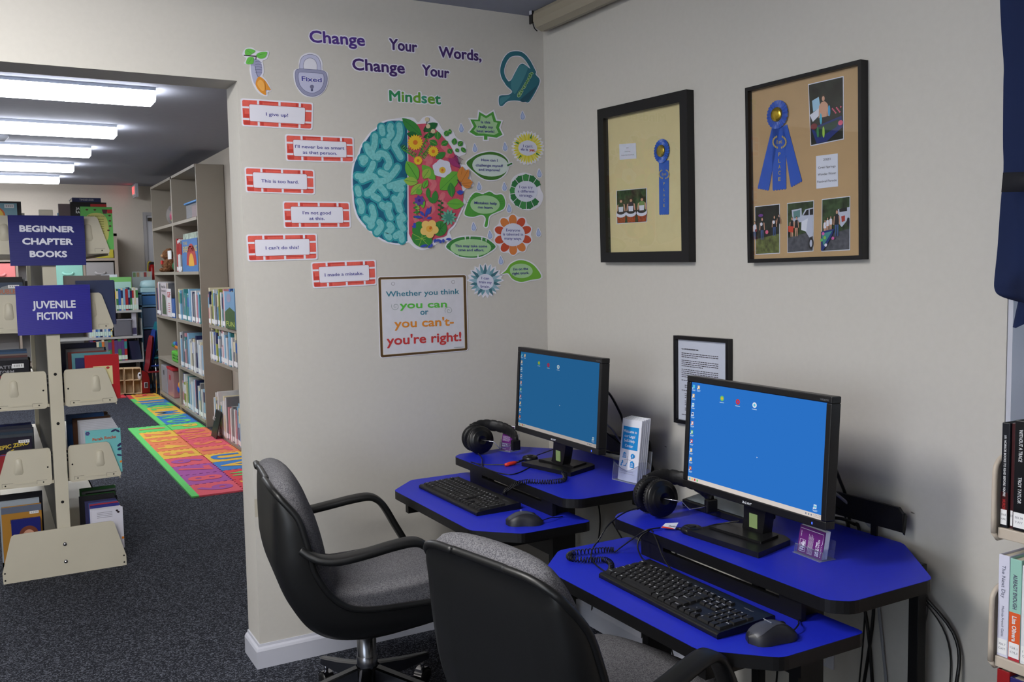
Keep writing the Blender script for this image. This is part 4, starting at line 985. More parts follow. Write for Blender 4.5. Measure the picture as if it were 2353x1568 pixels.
for i, (chh, kb, kl) in enumerate([('O', 'b', 'g'), ('N', 'b', 'g'), ('M', 'y', 'b'), ('L', 'y', 'g'), ('K', 'g', 'b'), ('J', 'b', 'y'), ('I', 'y', 'g'), ('H', 'y', 'r')]):
    tile(chh, X1, yN + i * .31, X2 - X1, .31, kb, kl)
def border(x0, y0, y1, c, nm):
    m = MB(); m.box(x0, x0 + .045, y0, y1, 0, .0105, fmat(c)); tag(m.build('foam_border'), nm, 'foam border strip')
border(-.95, 2.71, 4.2, 'g', 'near green foam border strip along the number tiles')
border(-.95, 4.2, 5.7, 'g', 'far green foam border strip along the number tiles')
border(-.665, 5.71, 7.0, 'g', 'near green foam border strip along the letter tiles')
border(-.665, 7.0, 7.8, 'g', 'far green foam border strip along the letter tiles')
border(-.665, 7.8, 8.18, 'r', 'red foam border strip at the far end of the letter tiles')
m = MB(); m.box(-.9, -.68, 8.02, 8.42, 0, .0105, fmat('r')); tag(m.build('foam_tile'), 'plain red foam tile under the toy barn', 'foam tile')
# ================================================================ POSTERS AND CUT-OUTS ON THE BACK WALL
BW = lambda ox, oy, sc: Plane('y', 0.0, -1, ox, oy, sc)
zA = BW(540, 40, 3.9194); zB = BW(540, 420, 3.7333); zC = BW(800, 250, 3.4851); zD = BW(690, 40, 4.0569); zE = BW(860, 600, 6.532)
CARD = mat('white_card_stock', (216, 216, 228), .45)
T0 = .0014           # thickness of the card
LAY = .00025         # printed layer lift
PR = lambda n, c, **k: mat('print_' + n, c, .45, **k)
INKB = PR('indigo', (62, 60, 140))
class Decal:
    def __init__(s, pl, name, label, cat, group=None):
        s.pl, s.name, s.label, s.cat, s.group = pl, name, label, cat, group; s.m = MB(); s.n = 0; s.m.strokeN = pl.N
    def up(s, lev):
        s.n += 1; return s.t + LAY * lev + min(s.n * 4e-6, .006)
    def base(s, poly, mt=None, t=T0):
        pts = [s.pl.p(a, b, .0002) for a, b in poly]
        s.m.prism(pts, s.pl.N * t, mt or CARD, mside=mt or CARD); s.t = t + .0002; return s
    def lay(s, poly, mt, lev=1):
        o = s.up(lev); s.m.flat([s.pl.p(a, b, o) for a, b in poly], mt); return s
    def line(s, pts, w, mt, lev=1, cap=True):
        s.n += 6; o = s.up(lev); P = [s.pl.p(a, b, o) for a, b in pts]
        k = (s.pl.p(pts[0][0] + 10, pts[0][1], 0) - s.pl.p(pts[0][0], pts[0][1], 0)).length / 10
        s.m.stroke(P, [x * k for x in w] if isinstance(w, (list, tuple)) else w * k, mt, cap); return s
    def text(s, st, a, b, h, mt, lev=3, bold=0.0, lift=0.0):
        """fit st on the baseline a -> b (zoom px), cap height h in zoom px"""
        lift += s.up(lev); A = s.pl.p(*a, lift); B = s.pl.p(*b, lift)
        X = B - A; w = X.length; X.normalize(); Yv = s.pl.N.cross(X).normalized()
        if Yv.z < 0: Yv = -Yv
        H = abs((s.pl.p(a[0], a[1] - h, 0) - s.pl.p(*a, 0)).dot(Yv))
        s.m.text(st, A, X, Yv, mt, w=w, h=H, bold=bold); return s
    def btext(s, st, a, b, h, mt, lev, grow, bold=0.0):
        """lettering thickened by overlaid copies shifted by grow (zoom px)"""
        for k in range(-1, 12 if grow > 5 else 8):
            n_ = 12 if grow > 5 else 8
            dx, dy = (0, 0) if k < 0 else (grow * cos(2 * pi * k / n_), grow * sin(2 * pi * k / n_))
            s.text(st, (a[0] + dx, a[1] + dy), (b[0] + dx, b[1] + dy), h, mt, lev, bold)
        return s
    def ctext(s, lines, cx, slope, h, mt, lev=3, bold=.012):
        """centred lines: (string, centre y, width)"""
        for st, cy, w in lines:
            s.text(st, (cx - w / 2, cy + h * .45 - slope * w / 2), (cx + w / 2, cy + h * .45 + slope * w / 2), h, mt, lev, bold)
        return s
    def done(s): return tag(s.m.build(s.name), s.label, s.cat, s.group)

# heading words: white outlined lettering
def word(st, a, b, h, mts, label, bold=.05):
    d = Decal(zD, 'heading_word', label, 'wall word', 'cut out heading words'); d.t = .0002
    G = 4.0
    a = (a[0] + G, a[1] - G); b = (b[0] - G, b[1] - G); h = h - 2 * G
    d.btext(st, a, b, h, CARD, 3, 15)
    if isinstance(mts, list):
        full = glyphs(st, 0.0)[2]
        for i, c in enumerate(st):
            w1 = glyphs(st[:i + 1], 0.0)[2]; w0 = w1 - glyphs(c, 0.0)[2]
            L = lambda f: (a[0] + (b[0] - a[0]) * f, a[1] + (b[1] - a[1]) * f)
            d.btext(c, L(w0 / full), L(w1 / full), h, mts[i], 6, G)
    else: d.btext(st, a, b, h, mts, 6, G)
    return d.done()
VIO = PR('violet', (78, 52, 132)); VIO2 = PR('dark_violet', (66, 42, 104))
word('Change', (88, 232), (605, 268), 120, VIO, 'violet word Change at the far left of the top heading line')
word('Your', (828, 300), (1092, 328), 112, VIO2, 'violet word Your in the top heading line')
word('Words,', (1292, 372), (1690, 408), 110, VIO2, 'violet word Words with a comma at the right of the top heading line')
word('Change', (486, 490), (976, 526), 118, VIO2, 'violet word Change in the second heading line')
word('Your', (1134, 540), (1390, 570), 108, VIO2, 'violet word Your in the second heading line')
G1, G2, G3 = PR('emerald', (44, 132, 84)), PR('leaf_green', (104, 156, 52)), PR('sea_green', (52, 142, 112))
word('Mindset', (830, 780), (1312, 812), 108, [G1, G2, G1, G2, G3, G2, G1], 'green multicoloured word Mindset under the violet heading')

# brick bordered cards
BR1, BR2, BRL = PR('brick_red', (214, 92, 82), noise=.1, scale=60), PR('brick_dark', (190, 62, 54), noise=.08, scale=60), PR('panel_outline', (168, 52, 52))
def brick(pl, TL, TR, BR_, BL, lines, label):
    d = Decal(pl, 'brick_card', label, 'wall card', 'brick bordered word cards')
    def P(u, v):
        x = (1 - u) * (1 - v) * TL[0] + u * (1 - v) * TR[0] + u * v * BR_[0] + (1 - u) * v * BL[0]
        y = (1 - u) * (1 - v) * TL[1] + u * (1 - v) * TR[1] + u * v * BR_[1] + (1 - u) * v * BL[1]
        return (x, y)
    AS = 2.55
    def rr(u0, v0, u1, v1, r):
        q = []
        for cx, cy, a0 in ((u1 - r, v1 - r * AS, 0), (u0 + r, v1 - r * AS, 90), (u0 + r, v0 + r * AS, 180), (u1 - r, v0 + r * AS, 270)):
            for k in range(5):
                a = math.radians(a0 + k * 22.5); q.append(P(cx + r * cos(a), cy + r * AS * sin(a)))
        return q
    d.base(rr(0, 0, 1, 1, .03))
    u0, v0, u1, v1 = .02, .05, .98, .95
    d.lay(rr(u0, v0, u1, v1, .025), BR1, 1)
    R = lambda a, b, c, e, mt, lv: d.lay([P(a, b), P(c, b), P(c, e), P(a, e)], mt, lv)
    for a, b, c, e in ((.27, .06, .52, .1), (.80, .05, .86, .2), (.25, .05, .3, .2), (.03, .55, .11, .68), (.89, .7, .97, .82), (.03, .8, .12, .94), (.55, .84, .8, .88), (.27, .82, .31, .94), (.76, .05, .8, .18), (.03, .42, .045, .66), (.89, .32, .965, .36)): R(a, b, c, e, BR2, 2)
    for u in (.225, .52, .80):
        R(u, v0, u + .03, .2, CARD, 3); R(u, .8, u + .03, v1, CARD, 3)
    for v in (.28, .70):
        R(u0, v, .12, v + .07, CARD, 3); R(.88, v, u1, v + .07, CARD, 3)
    d.lay(rr(.11, .185, .895, .815, .022), BRL, 4); d.lay(rr(.116, .2, .889, .8, .02), CARD, 5)
    for st, v, w in lines:
        h = 30 * pl.sc / 3.92
        a = P(.5 - w / 2, v); b = P(.5 + w / 2, v); d.text(st, a, b, h, INKB, 7, .012)
    return d.done()
brick(zA, (50, 728), (705, 770), (698, 1015), (62, 980), [('I give up!', .57, .31)], 'brick bordered card reading I give up!')
brick(zA, (450, 1050), (1068, 1080), (1075, 1310), (460, 1295), [("I'll never be as smart", .5, .72), ('as that person.', .71, .5)], 'brick bordered card reading I will never be as smart as that person')
brick(zA, (85, 1347), (715, 1372), (721, 1598), (98, 1577), [('This is too hard.', .58, .54)], 'brick bordered card reading This is too hard')
brick(zB, (408, 158), (985, 165), (995, 390), (420, 392), [("I'm not good", .48, .42), ('at this.', .69, .23)], 'brick bordered card reading I am not good at this')
brick(zB, (95, 445), (703, 436), (710, 660), (110, 678), [("I can't do this!", .57, .47)], 'brick bordered card reading I cannot do this!')
brick(zB, (650, 682), (1208, 660), (1215, 878), (668, 908), [('I made a mistake.', .57, .6)], 'brick bordered card reading I made a mistake')

# hanging chrysalis
d = Decal(zA, 'chrysalis_cutout', 'paper cut-out of a grey chrysalis hanging from a leafy twig', 'wall cut-out')
body = cr2([(170, 375), (215, 385), (242, 430), (244, 500), (225, 535), (262, 560), (295, 610), (322, 655), (285, 660), (278, 700), (225, 670), (185, 610), (155, 540), (143, 460), (146, 405)], 5)
d.base(off2(cr2([(70, 335), (95, 285), (150, 275), (190, 300), (240, 310), (300, 308), (285, 370), (245, 390), (252, 430), (255, 500), (245, 530), (280, 570), (325, 655), (290, 672), (285, 708), (215, 680), (160, 590), (135, 480), (135, 425), (85, 415), (105, 370)], 5), 3))
d.lay(body, PR('chrysalis_grey', (150, 152, 184)), 1)
d.lay(cr2([(185, 450), (200, 530), (215, 570), (180, 605), (152, 530), (145, 440)], 4), PR('chrysalis_pale', (172, 176, 204)), 2)
for k in range(5): d.line(cr2([(182, 400 + k * 24), (212, 396 + k * 24), (242, 408 + k * 22)], 4, False), 3, PR('line_dark', (84, 84, 116)), 3)
d.line(cr2([(182, 440), (195, 510), (215, 540)], 4, False), 4, PR('line_dark', (84, 84, 116)), 3)
OR = PR('chrysalis_orange', (214, 142, 52)); OR2 = PR('chrysalis_amber', (230, 168, 84))
d.lay(cr2([(185, 602), (212, 535), (262, 560), (300, 615), (322, 656), (278, 655), (278, 700), (222, 668)], 4), OR, 4)
d.lay(cr2([(200, 600), (225, 560), (258, 590), (265, 650), (240, 660)], 4), OR2, 5); d.line([(268, 570), (276, 655)], 3, PR('line_brown', (140, 80, 30)), 6)
GL = PR('leaf_bright', (104, 186, 80)); GD = PR('leaf_vein', (66, 140, 56))
d.lay(cr2([(92, 335), (95, 290), (140, 283), (185, 303), (150, 330), (130, 340)], 4), GL, 4); d.lay(cr2([(190, 345), (215, 318), (288, 312), (270, 362), (220, 370)], 4), GL, 4); d.lay(cr2([(98, 412), (118, 362), (165, 360), (165, 412), (130, 422)], 4), GL, 4)
d.line([(82, 340), (125, 345), (188, 350)], 9, PR('twig', (66, 56, 60)), 6); d.line([(190, 350), (186, 378)], 6, PR('twig', (66, 56, 60)), 6)
for a, b in (((190, 345), (270, 325)), ((150, 325), (110, 300)), ((120, 410), (150, 370))): d.line([a, b], 2.5, GD, 5)
d.done()
# padlock
d = Decal(zA, 'padlock_cutout', 'paper cut-out of a grey padlock reading Fixed', 'wall cut-out')
GP, GP2, GPD = PR('lock_grey', (146, 148, 178)), PR('lock_pale', (184, 186, 214)), PR('lock_outline', (70, 74, 108))
d.base(cr2([(530, 480), (572, 455), (575, 400), (600, 345), (670, 318), (745, 340), (785, 400), (790, 470), (835, 500), (840, 570), (815, 650), (760, 705), (690, 722), (610, 700), (555, 630), (530, 560)], 6))
sh_o = cr2([(586, 475), (586, 410), (610, 358), (670, 335), (735, 352), (768, 410), (772, 485), (742, 485), (738, 420), (715, 380), (672, 364), (630, 385), (614, 430), (618, 478)], 6)
d.lay(off2(sh_o, 3), GPD, 1); d.lay(sh_o, GP2, 2)
bo = cr2([(545, 490), (575, 466), (680, 470), (790, 482), (824, 515), (828, 580), (800, 655), (750, 697), (690, 710), (620, 688), (565, 625), (545, 560)], 6)
d.lay(off2(bo, 3), GPD, 3); d.lay(bo, GP, 4)
bi = cr2([(572, 515), (590, 494), (680, 500), (780, 508), (798, 530), (798, 585), (775, 640), (735, 670), (690, 680), (635, 662), (590, 615), (574, 560)], 6)
d.lay(off2(bi, 3), GPD, 5); d.lay(bi, GP2, 6)
d.btext('Fixed', (600, 571), (782, 585), 43, CARD, 8, 5.5); d.text('Fixed', (600, 571), (782, 585), 43, PR('lock_blue', (64, 66, 150)), 10, .02)
d.lay(ell(693, 625, 18, 19, 18), PR('keyhole', (110, 110, 140)), 8); d.lay([(684, 630), (702, 630), (703, 660), (683, 660)], PR('keyhole', (110, 110, 140)), 8); d.lay(ell(693, 656, 10, 10, 12), GPD, 9); d.done()
# watering can
d = Decal(zD, 'watering_can_cutout', 'paper cut-out of a teal watering can reading Growth', 'wall cut-out')
TC = PR('can_teal', (38, 104, 120)); TC2 = PR('can_teal_light', (66, 130, 142)); TCD = PR('can_teal_dark', (26, 78, 96))
body = cr2([(1852, 745), (1872, 728), (1940, 722), (1975, 690), (1925, 640), (1905, 600), (1960, 590), (2000, 520), (2040, 450), (2075, 432), (2120, 462), (2170, 500), (2200, 540), (2232, 585), (2210, 660), (2135, 785), (2090, 785), (2000, 775), (1930, 785), (1885, 825), (1855, 815)], 5)
hand = cr2([(1935, 620), (1895, 560), (1882, 490), (1905, 410), (1950, 352), (2015, 336), (2075, 352), (2130, 415), (2180, 510)], 6, False)
d.base(off2(body, 7)); d.line(hand, 50, CARD, .2); d.line(hand, 36, TC, 1); d.lay(body, TC, 1.2)
d.lay(cr2([(1965, 600), (2040, 455), (2075, 445), (2120, 480), (2020, 690), (1985, 700)], 4), TC2, 2); d.lay(cr2([(2050, 770), (2200, 640), (2225, 600), (2130, 772)], 4), TCD, 2); d.lay(cr2([(1860, 760), (1900, 740), (1960, 735), (1900, 790), (1866, 815)], 4), TC2, 2)
d.btext('Growth', (2040, 748), (2168, 522), 54, PR('pale_green', (178, 206, 160)), 4, 6); d.text('Growth', (2040, 748), (2168, 522), 58, PR('growth_green', (62, 122, 56)), 6, .03); d.done()

# brain: teal half and flowering half
d = Decal(zC, 'brain_cutout', 'large paper cut-out of a brain, half teal folds and half flowers', 'wall cut-out')
BL_ = cr2([(474, 130), (435, 100), (385, 95), (330, 98), (270, 120), (235, 158), (185, 200), (148, 250), (108, 310), (88, 370), (55, 430), (40, 510), (38, 600), (45, 690), (52, 770), (78, 855), (120, 915), (170, 965), (230, 1015), (290, 1052), (350, 1072), (420, 1078), (474, 1060)], 4, False)
BRR = cr2([(480, 140), (545, 125), (640, 122), (700, 165), (760, 225), (820, 300), (860, 380), (888, 450), (892, 540), (905, 620), (922, 690), (912, 780), (872, 870), (842, 930), (800, 970), (780, 1020), (690, 1045), (620, 1095), (560, 1100), (512, 1050), (486, 1000)], 4, False)
base = cr2([(474, 112), (430, 88), (385, 82), (325, 86), (262, 108), (225, 148), (175, 190), (136, 240), (96, 300), (76, 365), (42, 425), (27, 510), (26, 600), (32, 695), (40, 775), (66, 865), (110, 928), (160, 976), (222, 1028), (284, 1066), (350, 1086), (420, 1092), (478, 1072), (505, 1090), (540, 1120), (600, 1132), (660, 1112), (720, 1078), (790, 1062), (832, 1048), (820, 1010), (812, 985), (856, 940), (886, 876), (928, 785), (940, 745), (915, 690), (945, 640), (1005, 615), (985, 560), (962, 470), (930, 450), (900, 440), (890, 385), (945, 355), (930, 270), (870, 235), (830, 168), (770, 180), (720, 110), (660, 60), (600, 70), (560, 110), (520, 72), (430, 70), (460, 110)], 4)
d.base(base)
NV = PR('fold_navy', (22, 92, 122), noise=.12, scale=40); TL_ = PR('fold_teal', (44, 146, 156), noise=.08, scale=70); TLL = PR('fold_pale', (112, 184, 186), noise=.12, scale=120)
d.lay(BL_, NV, 1)
folds = [[(268, 150), (275, 195)], [(340, 140), (335, 170), (350, 195), (330, 225)], [(410, 135), (415, 190), (400, 240), (370, 290), (395, 340), (420, 385)], [(215, 220), (210, 290), (190, 340), (200, 380)], [(150, 300), (165, 345), (200, 385)], [(285, 260), (320, 270), (300, 300)], [(110, 400), (140, 400), (120, 430)], [(235, 390), (250, 360), (300, 370), (330, 430), (310, 470)], [(75, 540), (140, 540), (185, 480), (200, 440)], [(110, 570), (200, 540), (240, 580), (310, 570), (360, 520), (395, 470)], [(260, 510), (310, 530)], [(75, 640), (85, 680)], [(150, 680), (185, 660), (230, 610), (280, 650), (300, 680)], [(330, 620), (400, 600), (440, 590)], [(380, 640), (430, 640)], [(90, 740), (110, 780), (105, 820)], [(190, 790), (205, 850), (195, 890)], [(270, 770), (300, 790), (330, 770), (320, 820), (340, 870)], [(370, 720), (400, 760), (420, 820), (400, 760), (425, 690)], [(140, 880), (190, 920), (180, 940)], [(230, 990), (265, 940), (250, 910)], [(330, 930), (350, 960), (310, 1000), (330, 1030)], [(410, 880), (420, 930), (440, 960)], [(380, 1020), (420, 1000), (430, 1050)], [(205, 700), (240, 720)], [(440, 880), (430, 860)]]
for f_ in folds:
    d.line(cr2(f_, 5, False), 76, TL_, 2)
for f_ in folds:
    d.line(cr2(f_, 5, False), 48, TLL, 3)
d.lay(BRR, PR('brain_pink', (196, 78, 100), noise=.1, scale=40), 1)
PK = PR('fold_pink', (206, 108, 120), noise=.1, scale=60)
for f_ in [[(640, 200), (690, 220), (660, 260)], [(620, 400), (660, 410), (640, 440)], [(760, 300), (800, 340), (790, 370)], [(560, 640), (620, 660)], [(660, 560), (690, 600), (670, 640)], [(820, 800), (880, 740)], [(760, 690), (740, 740), (780, 770)], [(640, 760), (680, 800), (640, 840)], [(800, 940), (840, 870)], [(540, 880), (560, 920)]]: d.line(cr2(f_, 5, False), 40, PK, 2)
L1, L2, L3, L4 = PR('foliage_dark', (28, 98, 52)), PR('foliage_mid', (52, 128, 56)), PR('foliage_light', (98, 168, 60)), PR('foliage_lime', (142, 178, 72))
def leaf(a, b, w, mt, lev, vein=None):
    ax, ay = a; bx, by = b; dx, dy = bx - ax, by - ay; L = math.hypot(dx, dy); nx, ny = -dy / L, dx / L
    q = [(ax + dx * t + nx * w * s_ * math.sin(pi * min(1, t * 1.0)) ** .8, ay + dy * t + ny * w * s_ * math.sin(pi * t) ** .8) for s_, ts in ((1, [i / 8 for i in range(9)]), (-1, [1 - i / 8 for i in range(1, 8)])) for t in ts]
    d.lay(q, mt, lev)
    if vein: d.line([a, (ax + dx * .9, ay + dy * .9)], 3, vein, lev + .5, False)
def flower(c, r, n, mt, mc, rc, lev, wd=.32, ph=0):
    for k in range(n):
        a = 2 * pi * k / n + ph; leaf((c[0] + r * .1 * cos(a), c[1] + r * .1 * sin(a)), (c[0] + r * cos(a), c[1] + r * sin(a)), r * wd, mt, lev)
    d.lay(ell(c[0], c[1], rc, rc, 16), mc, lev + 1)
leaf((590, 215), (432, 75), 42, L2, 4, L1); leaf((560, 215), (470, 200), 26, L1, 4); leaf((600, 180), (716, 116), 34, L1, 4); leaf((600, 230), (700, 200), 22, L1, 4)
for c in ((632, 85), (640, 140), (680, 180)): d.lay(ell(*c, 18, 18, 14), PR('berry_cream', (204, 190, 158)), 6)
d.line([(632, 95), (625, 130), (610, 190)], 5, PR('stem_dark', (60, 60, 50)), 5)
for a, b, w in (((800, 185), (830, 180), 20), ((775, 220), (800, 175), 22), ((845, 290), (855, 235), 22), ((880, 300), (915, 260), 22), ((860, 320), (885, 345), 16), ((905, 310), (940, 350), 18), ((720, 250), (715, 180), 26), ((745, 290), (800, 262), 24), ((650, 255), (715, 290), 26), ((800, 320), (830, 360), 22)): leaf(a, b, w, L2, 4, L4)
for a, b in (((420, 310), (530, 380)), ((560, 380), (640, 200)), ((590, 380), (650, 300))):
    for t in range(9):
        x, y = a[0] + (b[0] - a[0]) * t / 8, a[1] + (b[1] - a[1]) * t / 8
        for s_ in (-1, 1): leaf((x, y), (x + 26 - t, y + s_ * 26), 4, L3 if t % 2 else L2, 5)
    d.line([a, b], 4, L2, 5)
YL, YO = PR('flower_yellow', (222, 186, 46)), PR('flower_centre', (204, 112, 40))
flower((538, 270), 66, 18, YL, YO, 19, 7, .16); flower((682, 342), 46, 16, YL, YO, 14, 7, .17); flower((560, 415), 38, 16, YL, YO, 11, 7, .17)
leaf((560, 570), (465, 420), 52, L3, 6, L1); leaf((600, 560), (655, 480), 36, L4, 6, L2); leaf((560, 590), (445, 572), 36, L4, 6, L2); leaf((500, 690), (590, 600), 32, L4, 6, L2); leaf((580, 690), (555, 640), 26, L3, 6); leaf((600, 640), (635, 570), 22, L3, 6, L1); leaf((700, 570), (590, 450), 40, L3, 5); leaf((735, 650), (885, 505), 66, L3, 6, L2); leaf((830, 710), (820, 590), 30, L2, 7, L3); leaf((790, 760), (930, 765), 42, L3, 7, L2); leaf((690, 760), (700, 655), 26, L2, 6); leaf((640, 720), (640, 630), 18, L2, 6); leaf((700, 400), (780, 350), 26, L2, 5); leaf((600, 800), (590, 700), 22, L3, 6); leaf((680, 760), (640, 700), 16, L2, 6)
PW, PWC = PR('petal_white', (206, 208, 226)), PR('stamen', (214, 178, 70))
for k in range(6):
    a = pi * k / 3 + .3; leaf((752 + 10 * cos(a), 480 + 10 * sin(a)), (752 + 80 * cos(a), 478 + 76 * sin(a)), 40, PW, 6)
d.lay(ell(755, 492, 26, 26, 16), PWC, 8); d.lay(ell(755, 492, 10, 12, 12), YO, 9)
VP = PR('plum_petal', (152, 52, 108)); leaf((900, 470), (800, 395), 26, VP, 5); leaf((880, 440), (850, 360), 12, VP, 5)
for k in range(9): d.line([(890, 450), (840 + k * 9, 375 + abs(k - 3) * 6)], 2, PR('plum_dark', (90, 40, 80)), 5); d.lay(ell(840 + k * 9, 375 + abs(k - 3) * 6, 4, 4, 8), PR('plum_dark', (90, 40, 80)), 5.5)
BF, BFD = PR('butterfly', (202, 128, 60)), PR('butterfly_dark', (150, 90, 40))
leaf((900, 590), (915, 462), 34, BF, 8, BFD); leaf((905, 590), (965, 485), 30, BF, 9, BFD); leaf((905, 600), (998, 590), 36, BF, 8, BFD); leaf((915, 610), (985, 625), 20, BF, 9, BFD); d.line([(875, 570), (905, 615)], 8, PR('plum_dark', (90, 40, 80)), 10)
BU = PR('cornflower', (54, 74, 172))
for k in range(6): leaf((895, 690), (868 + k * 12, 645 + abs(k - 2.5) * 6), 7, BU, 8)
flower((570, 735), 44, 7, PR('crocus', (92, 60, 150)), PR('crocus_dark', (66, 40, 120)), 12, 7, .3)
for a, b in (((600, 870), (520, 865)), ((610, 860), (575, 820)), ((620, 870), (640, 790)), ((640, 850), (665, 780)), ((630, 880), (670, 870)), ((640, 840), (660, 820)), ((545, 950), (510, 940)), ((540, 940), (525, 915))): leaf(a, b, 11, BU, 7)
d.line([(600, 890), (650, 800)], 4, BU, 7)
for k in range(14): leaf((520 + (k % 4) * 16, 760 + k * 9), (540 + (k % 3) * 18, 745 + k * 10), 9, L4 if k % 2 else L2, 5)
for k in range(8): leaf((740, 740 + k * 18), (740 + (24 if k % 2 else -24), 735 + k * 18), 9, L1, 6)
d.line([(745, 730), (735, 880)], 4, L1, 6)
flower((805, 870), 66, 11, PR('succulent', (98, 162, 140)), PR('succulent_mid', (62, 132, 116)), 16, 7, .17)
for k in range(9): a = 2 * pi * k / 9; leaf((805, 870), (805 + 44 * cos(a), 870 + 44 * sin(a)), 8, PR('succulent_mid', (62, 132, 116)), 8)
for c, rx, ry in (((735, 960), 55, 62), ((590, 1040), 85, 68), ((560, 960), 45, 60)): d.lay(ell(*c, rx, ry, 22, .4), L2, 6)
for k in range(7): d.line([(590, 1040), (515 + k * 26, 1000 + (k % 3) * 50)], 4, L4, 6.5); d.line([(735, 960), (700 + k * 14, 915 + (k % 3) * 45)], 3, L1, 6.5)
HY = PR('hibiscus', (226, 188, 108)); 
for k in range(5): a = 2 * pi * k / 5 + .2; d.lay(ell(650 + 38 * cos(a), 962 + 38 * sin(a), 38, 34, 18, a), HY, 8)
d.lay(ell(650, 962, 26, 26, 16), PR('hibiscus_mid', (222, 168, 70)), 9); d.lay(ell(660, 955, 10, 14, 12, .5), YO, 10)
for a, b in (((690, 1060), (740, 1050)), ((640, 1090), (575, 1105)), ((660, 1095), (640, 1115)), ((670, 1080), (668, 1110)), ((745, 1050), (735, 1080)), ((760, 1040), (765, 1075)), ((780, 1045), (830, 1045)), ((700, 1040), (690, 1075))): leaf(a, b, 10, BU, 9)
d.done()

# sayings on leaves and flowers
def saying(name, label, base, layers, lines, cx, slope, h=22, extra=None):
    d = Decal(zC, name, label, 'wall cut-out', None); d.base(base)
    for i, (poly, mt) in enumerate(layers): d.lay(poly, mt, i + 1)
    if extra: extra(d)
    if lines: d.ctext(lines, cx, slope, h, INKB, len(layers) + 5)
    return d.done()
LGR, LGP = PR('leaf_rim', (72, 150, 60)), PR('leaf_pale', (158, 198, 150)); LDK = PR('leaf_deep', (38, 104, 48)); PAN = PR('pale_panel', (204, 208, 226)); 
ml = [(1050, 25), (1105, 57), (1162, 22), (1184, 95), (1226, 102), (1208, 152), (1236, 208), (1190, 232), (1115, 222), (1115, 248), (1088, 248), (1088, 216), (1022, 216), (972, 186), (1006, 142), (978, 86), (1040, 88)]
sc_ = lambda P, c, k: [(c[0] + (x - c[0]) * k, c[1] + (y - c[1]) * k) for x, y in P]
saying('leaf_cutout', 'green maple leaf cut-out asking Is this really my best work?', off2(ml, 11), [(ml, LGR), (sc_([p for p in ml if p[1] < 240], (1104, 142), .76), LGP)], [('Is this', 108, 74), ('really my', 145, 118), ('best work?', 180, 142)], 1101, .05)
def dand(d):
    for k in range(34):
        a = 2 * pi * k / 34; r = 118 + 8 * (k % 2); c = (1438, 315)
        q = [(c[0] + r0 * cos(a + da), c[1] + r0 * 1.04 * sin(a + da)) for r0, da in ((60, -.1), (100, -.075), (r, 0), (100, .075), (60, .1))]
        d.lay(q, [PR('dandelion', (206, 196, 50)), PR('dandelion_light', (216, 208, 84))][k % 2], 2 + .3 * (k % 2))
    for a in (.55, 2.3, 3.6, 5.0): d.lay([(1438 + r0 * cos(a + da), 315 + r0 * sin(a + da)) for r0, da in ((80, -.1), (122, 0), (80, .1))], L2, 3)
    d.lay(ell(1438, 315, 76, 60, 30), PAN, 4)
    d.text('do it', (1384, 333), (1440, 337), 22, INKB, 7, .012); d.text('yet.', (1450, 339), (1500, 343), 22, PR('red_word', (190, 66, 48)), 7, .03)
db = [(1438 + (134 if k % 2 else 116) * cos(2 * pi * k / 52), 315 + (140 if k % 2 else 124) * sin(2 * pi * k / 52)) for k in range(52)]
saying('dandelion_cutout', "yellow dandelion cut-out saying I can't do it yet", db, [], [("I can't", 300, 76), ], 1440, .05, extra=dand)
dd_ = Decal(zC, 'x', '', '')
pl_ = cr2([(948, 440), (990, 395), (1050, 362), (1140, 345), (1220, 362), (1272, 405), (1282, 445), (1265, 510), (1210, 558), (1140, 572), (1075, 556), (1015, 512)], 5)
saying('leaf_cutout', 'dark rimmed oval leaf cut-out asking How can I challenge myself and improve?', off2(pl_, 9), [(pl_, PR('rim_olive', (58, 112, 42))), (ell(1140, 455, 146, 88, 30, .06), PR('inner_pale', (196, 210, 206)))], [('How can I', 412, 130), ('challenge myself', 455, 218), ('and improve?', 489, 172)], 1131, .03, extra=lambda d: (d.lay([(1272, 448), (1312, 432), (1316, 444), (1276, 462)], LDK, 2), d.m.prism([d.pl.p(a, b, .0002) for a, b in [(1270, 440), (1312, 424), (1322, 448), (1276, 470)]], d.pl.N * T0 * .9, CARD)))
def mons(d):
    for k in range(13):
        a0 = 2 * pi * k / 13 + .12; q = []
        for t in range(5): a = a0 + (t / 4) * .44; q.append((1425 + 128 * cos(a) * (1 + .04 * (t == 2)), 665 + 138 * sin(a) * (1 + .04 * (t == 2))))
        q += [(1425 + 74 * cos(a0 + .44), 665 + 70 * sin(a0 + .44)), (1425 + 74 * cos(a0), 665 + 70 * sin(a0))]
        if not (5.9 < a0 < 6.3 or a0 < .2): d.lay(q, PR('monstera', (36, 112, 60)) if k % 3 else PR('monstera_light', (60, 136, 72)), 2)
    d.lay(ell(1425, 662, 92, 84, 30), PAN, 4)
saying('leaf_cutout', 'notched monstera leaf cut-out saying I can try a different strategy', cr2([(1296, 665), (1310, 570), (1350, 530), (1405, 512), (1470, 530), (1530, 580), (1540, 640), (1562, 700), (1535, 775), (1470, 812), (1400, 808), (1330, 770), (1292, 720)], 5), [], [('I can try', 628, 108), ('a different', 662, 134), ('strategy.', 695, 108)], 1425, .03, extra=mons)
gk = cr2([(935, 850), (945, 790), (978, 712), (1020, 672), (1075, 684), (1100, 676), (1135, 664), (1180, 690), (1232, 688), (1258, 745), (1245, 800), (1190, 828), (1130, 862), (1115, 940), (1092, 940), (1102, 880), (1070, 850), (1000, 866)], 4)
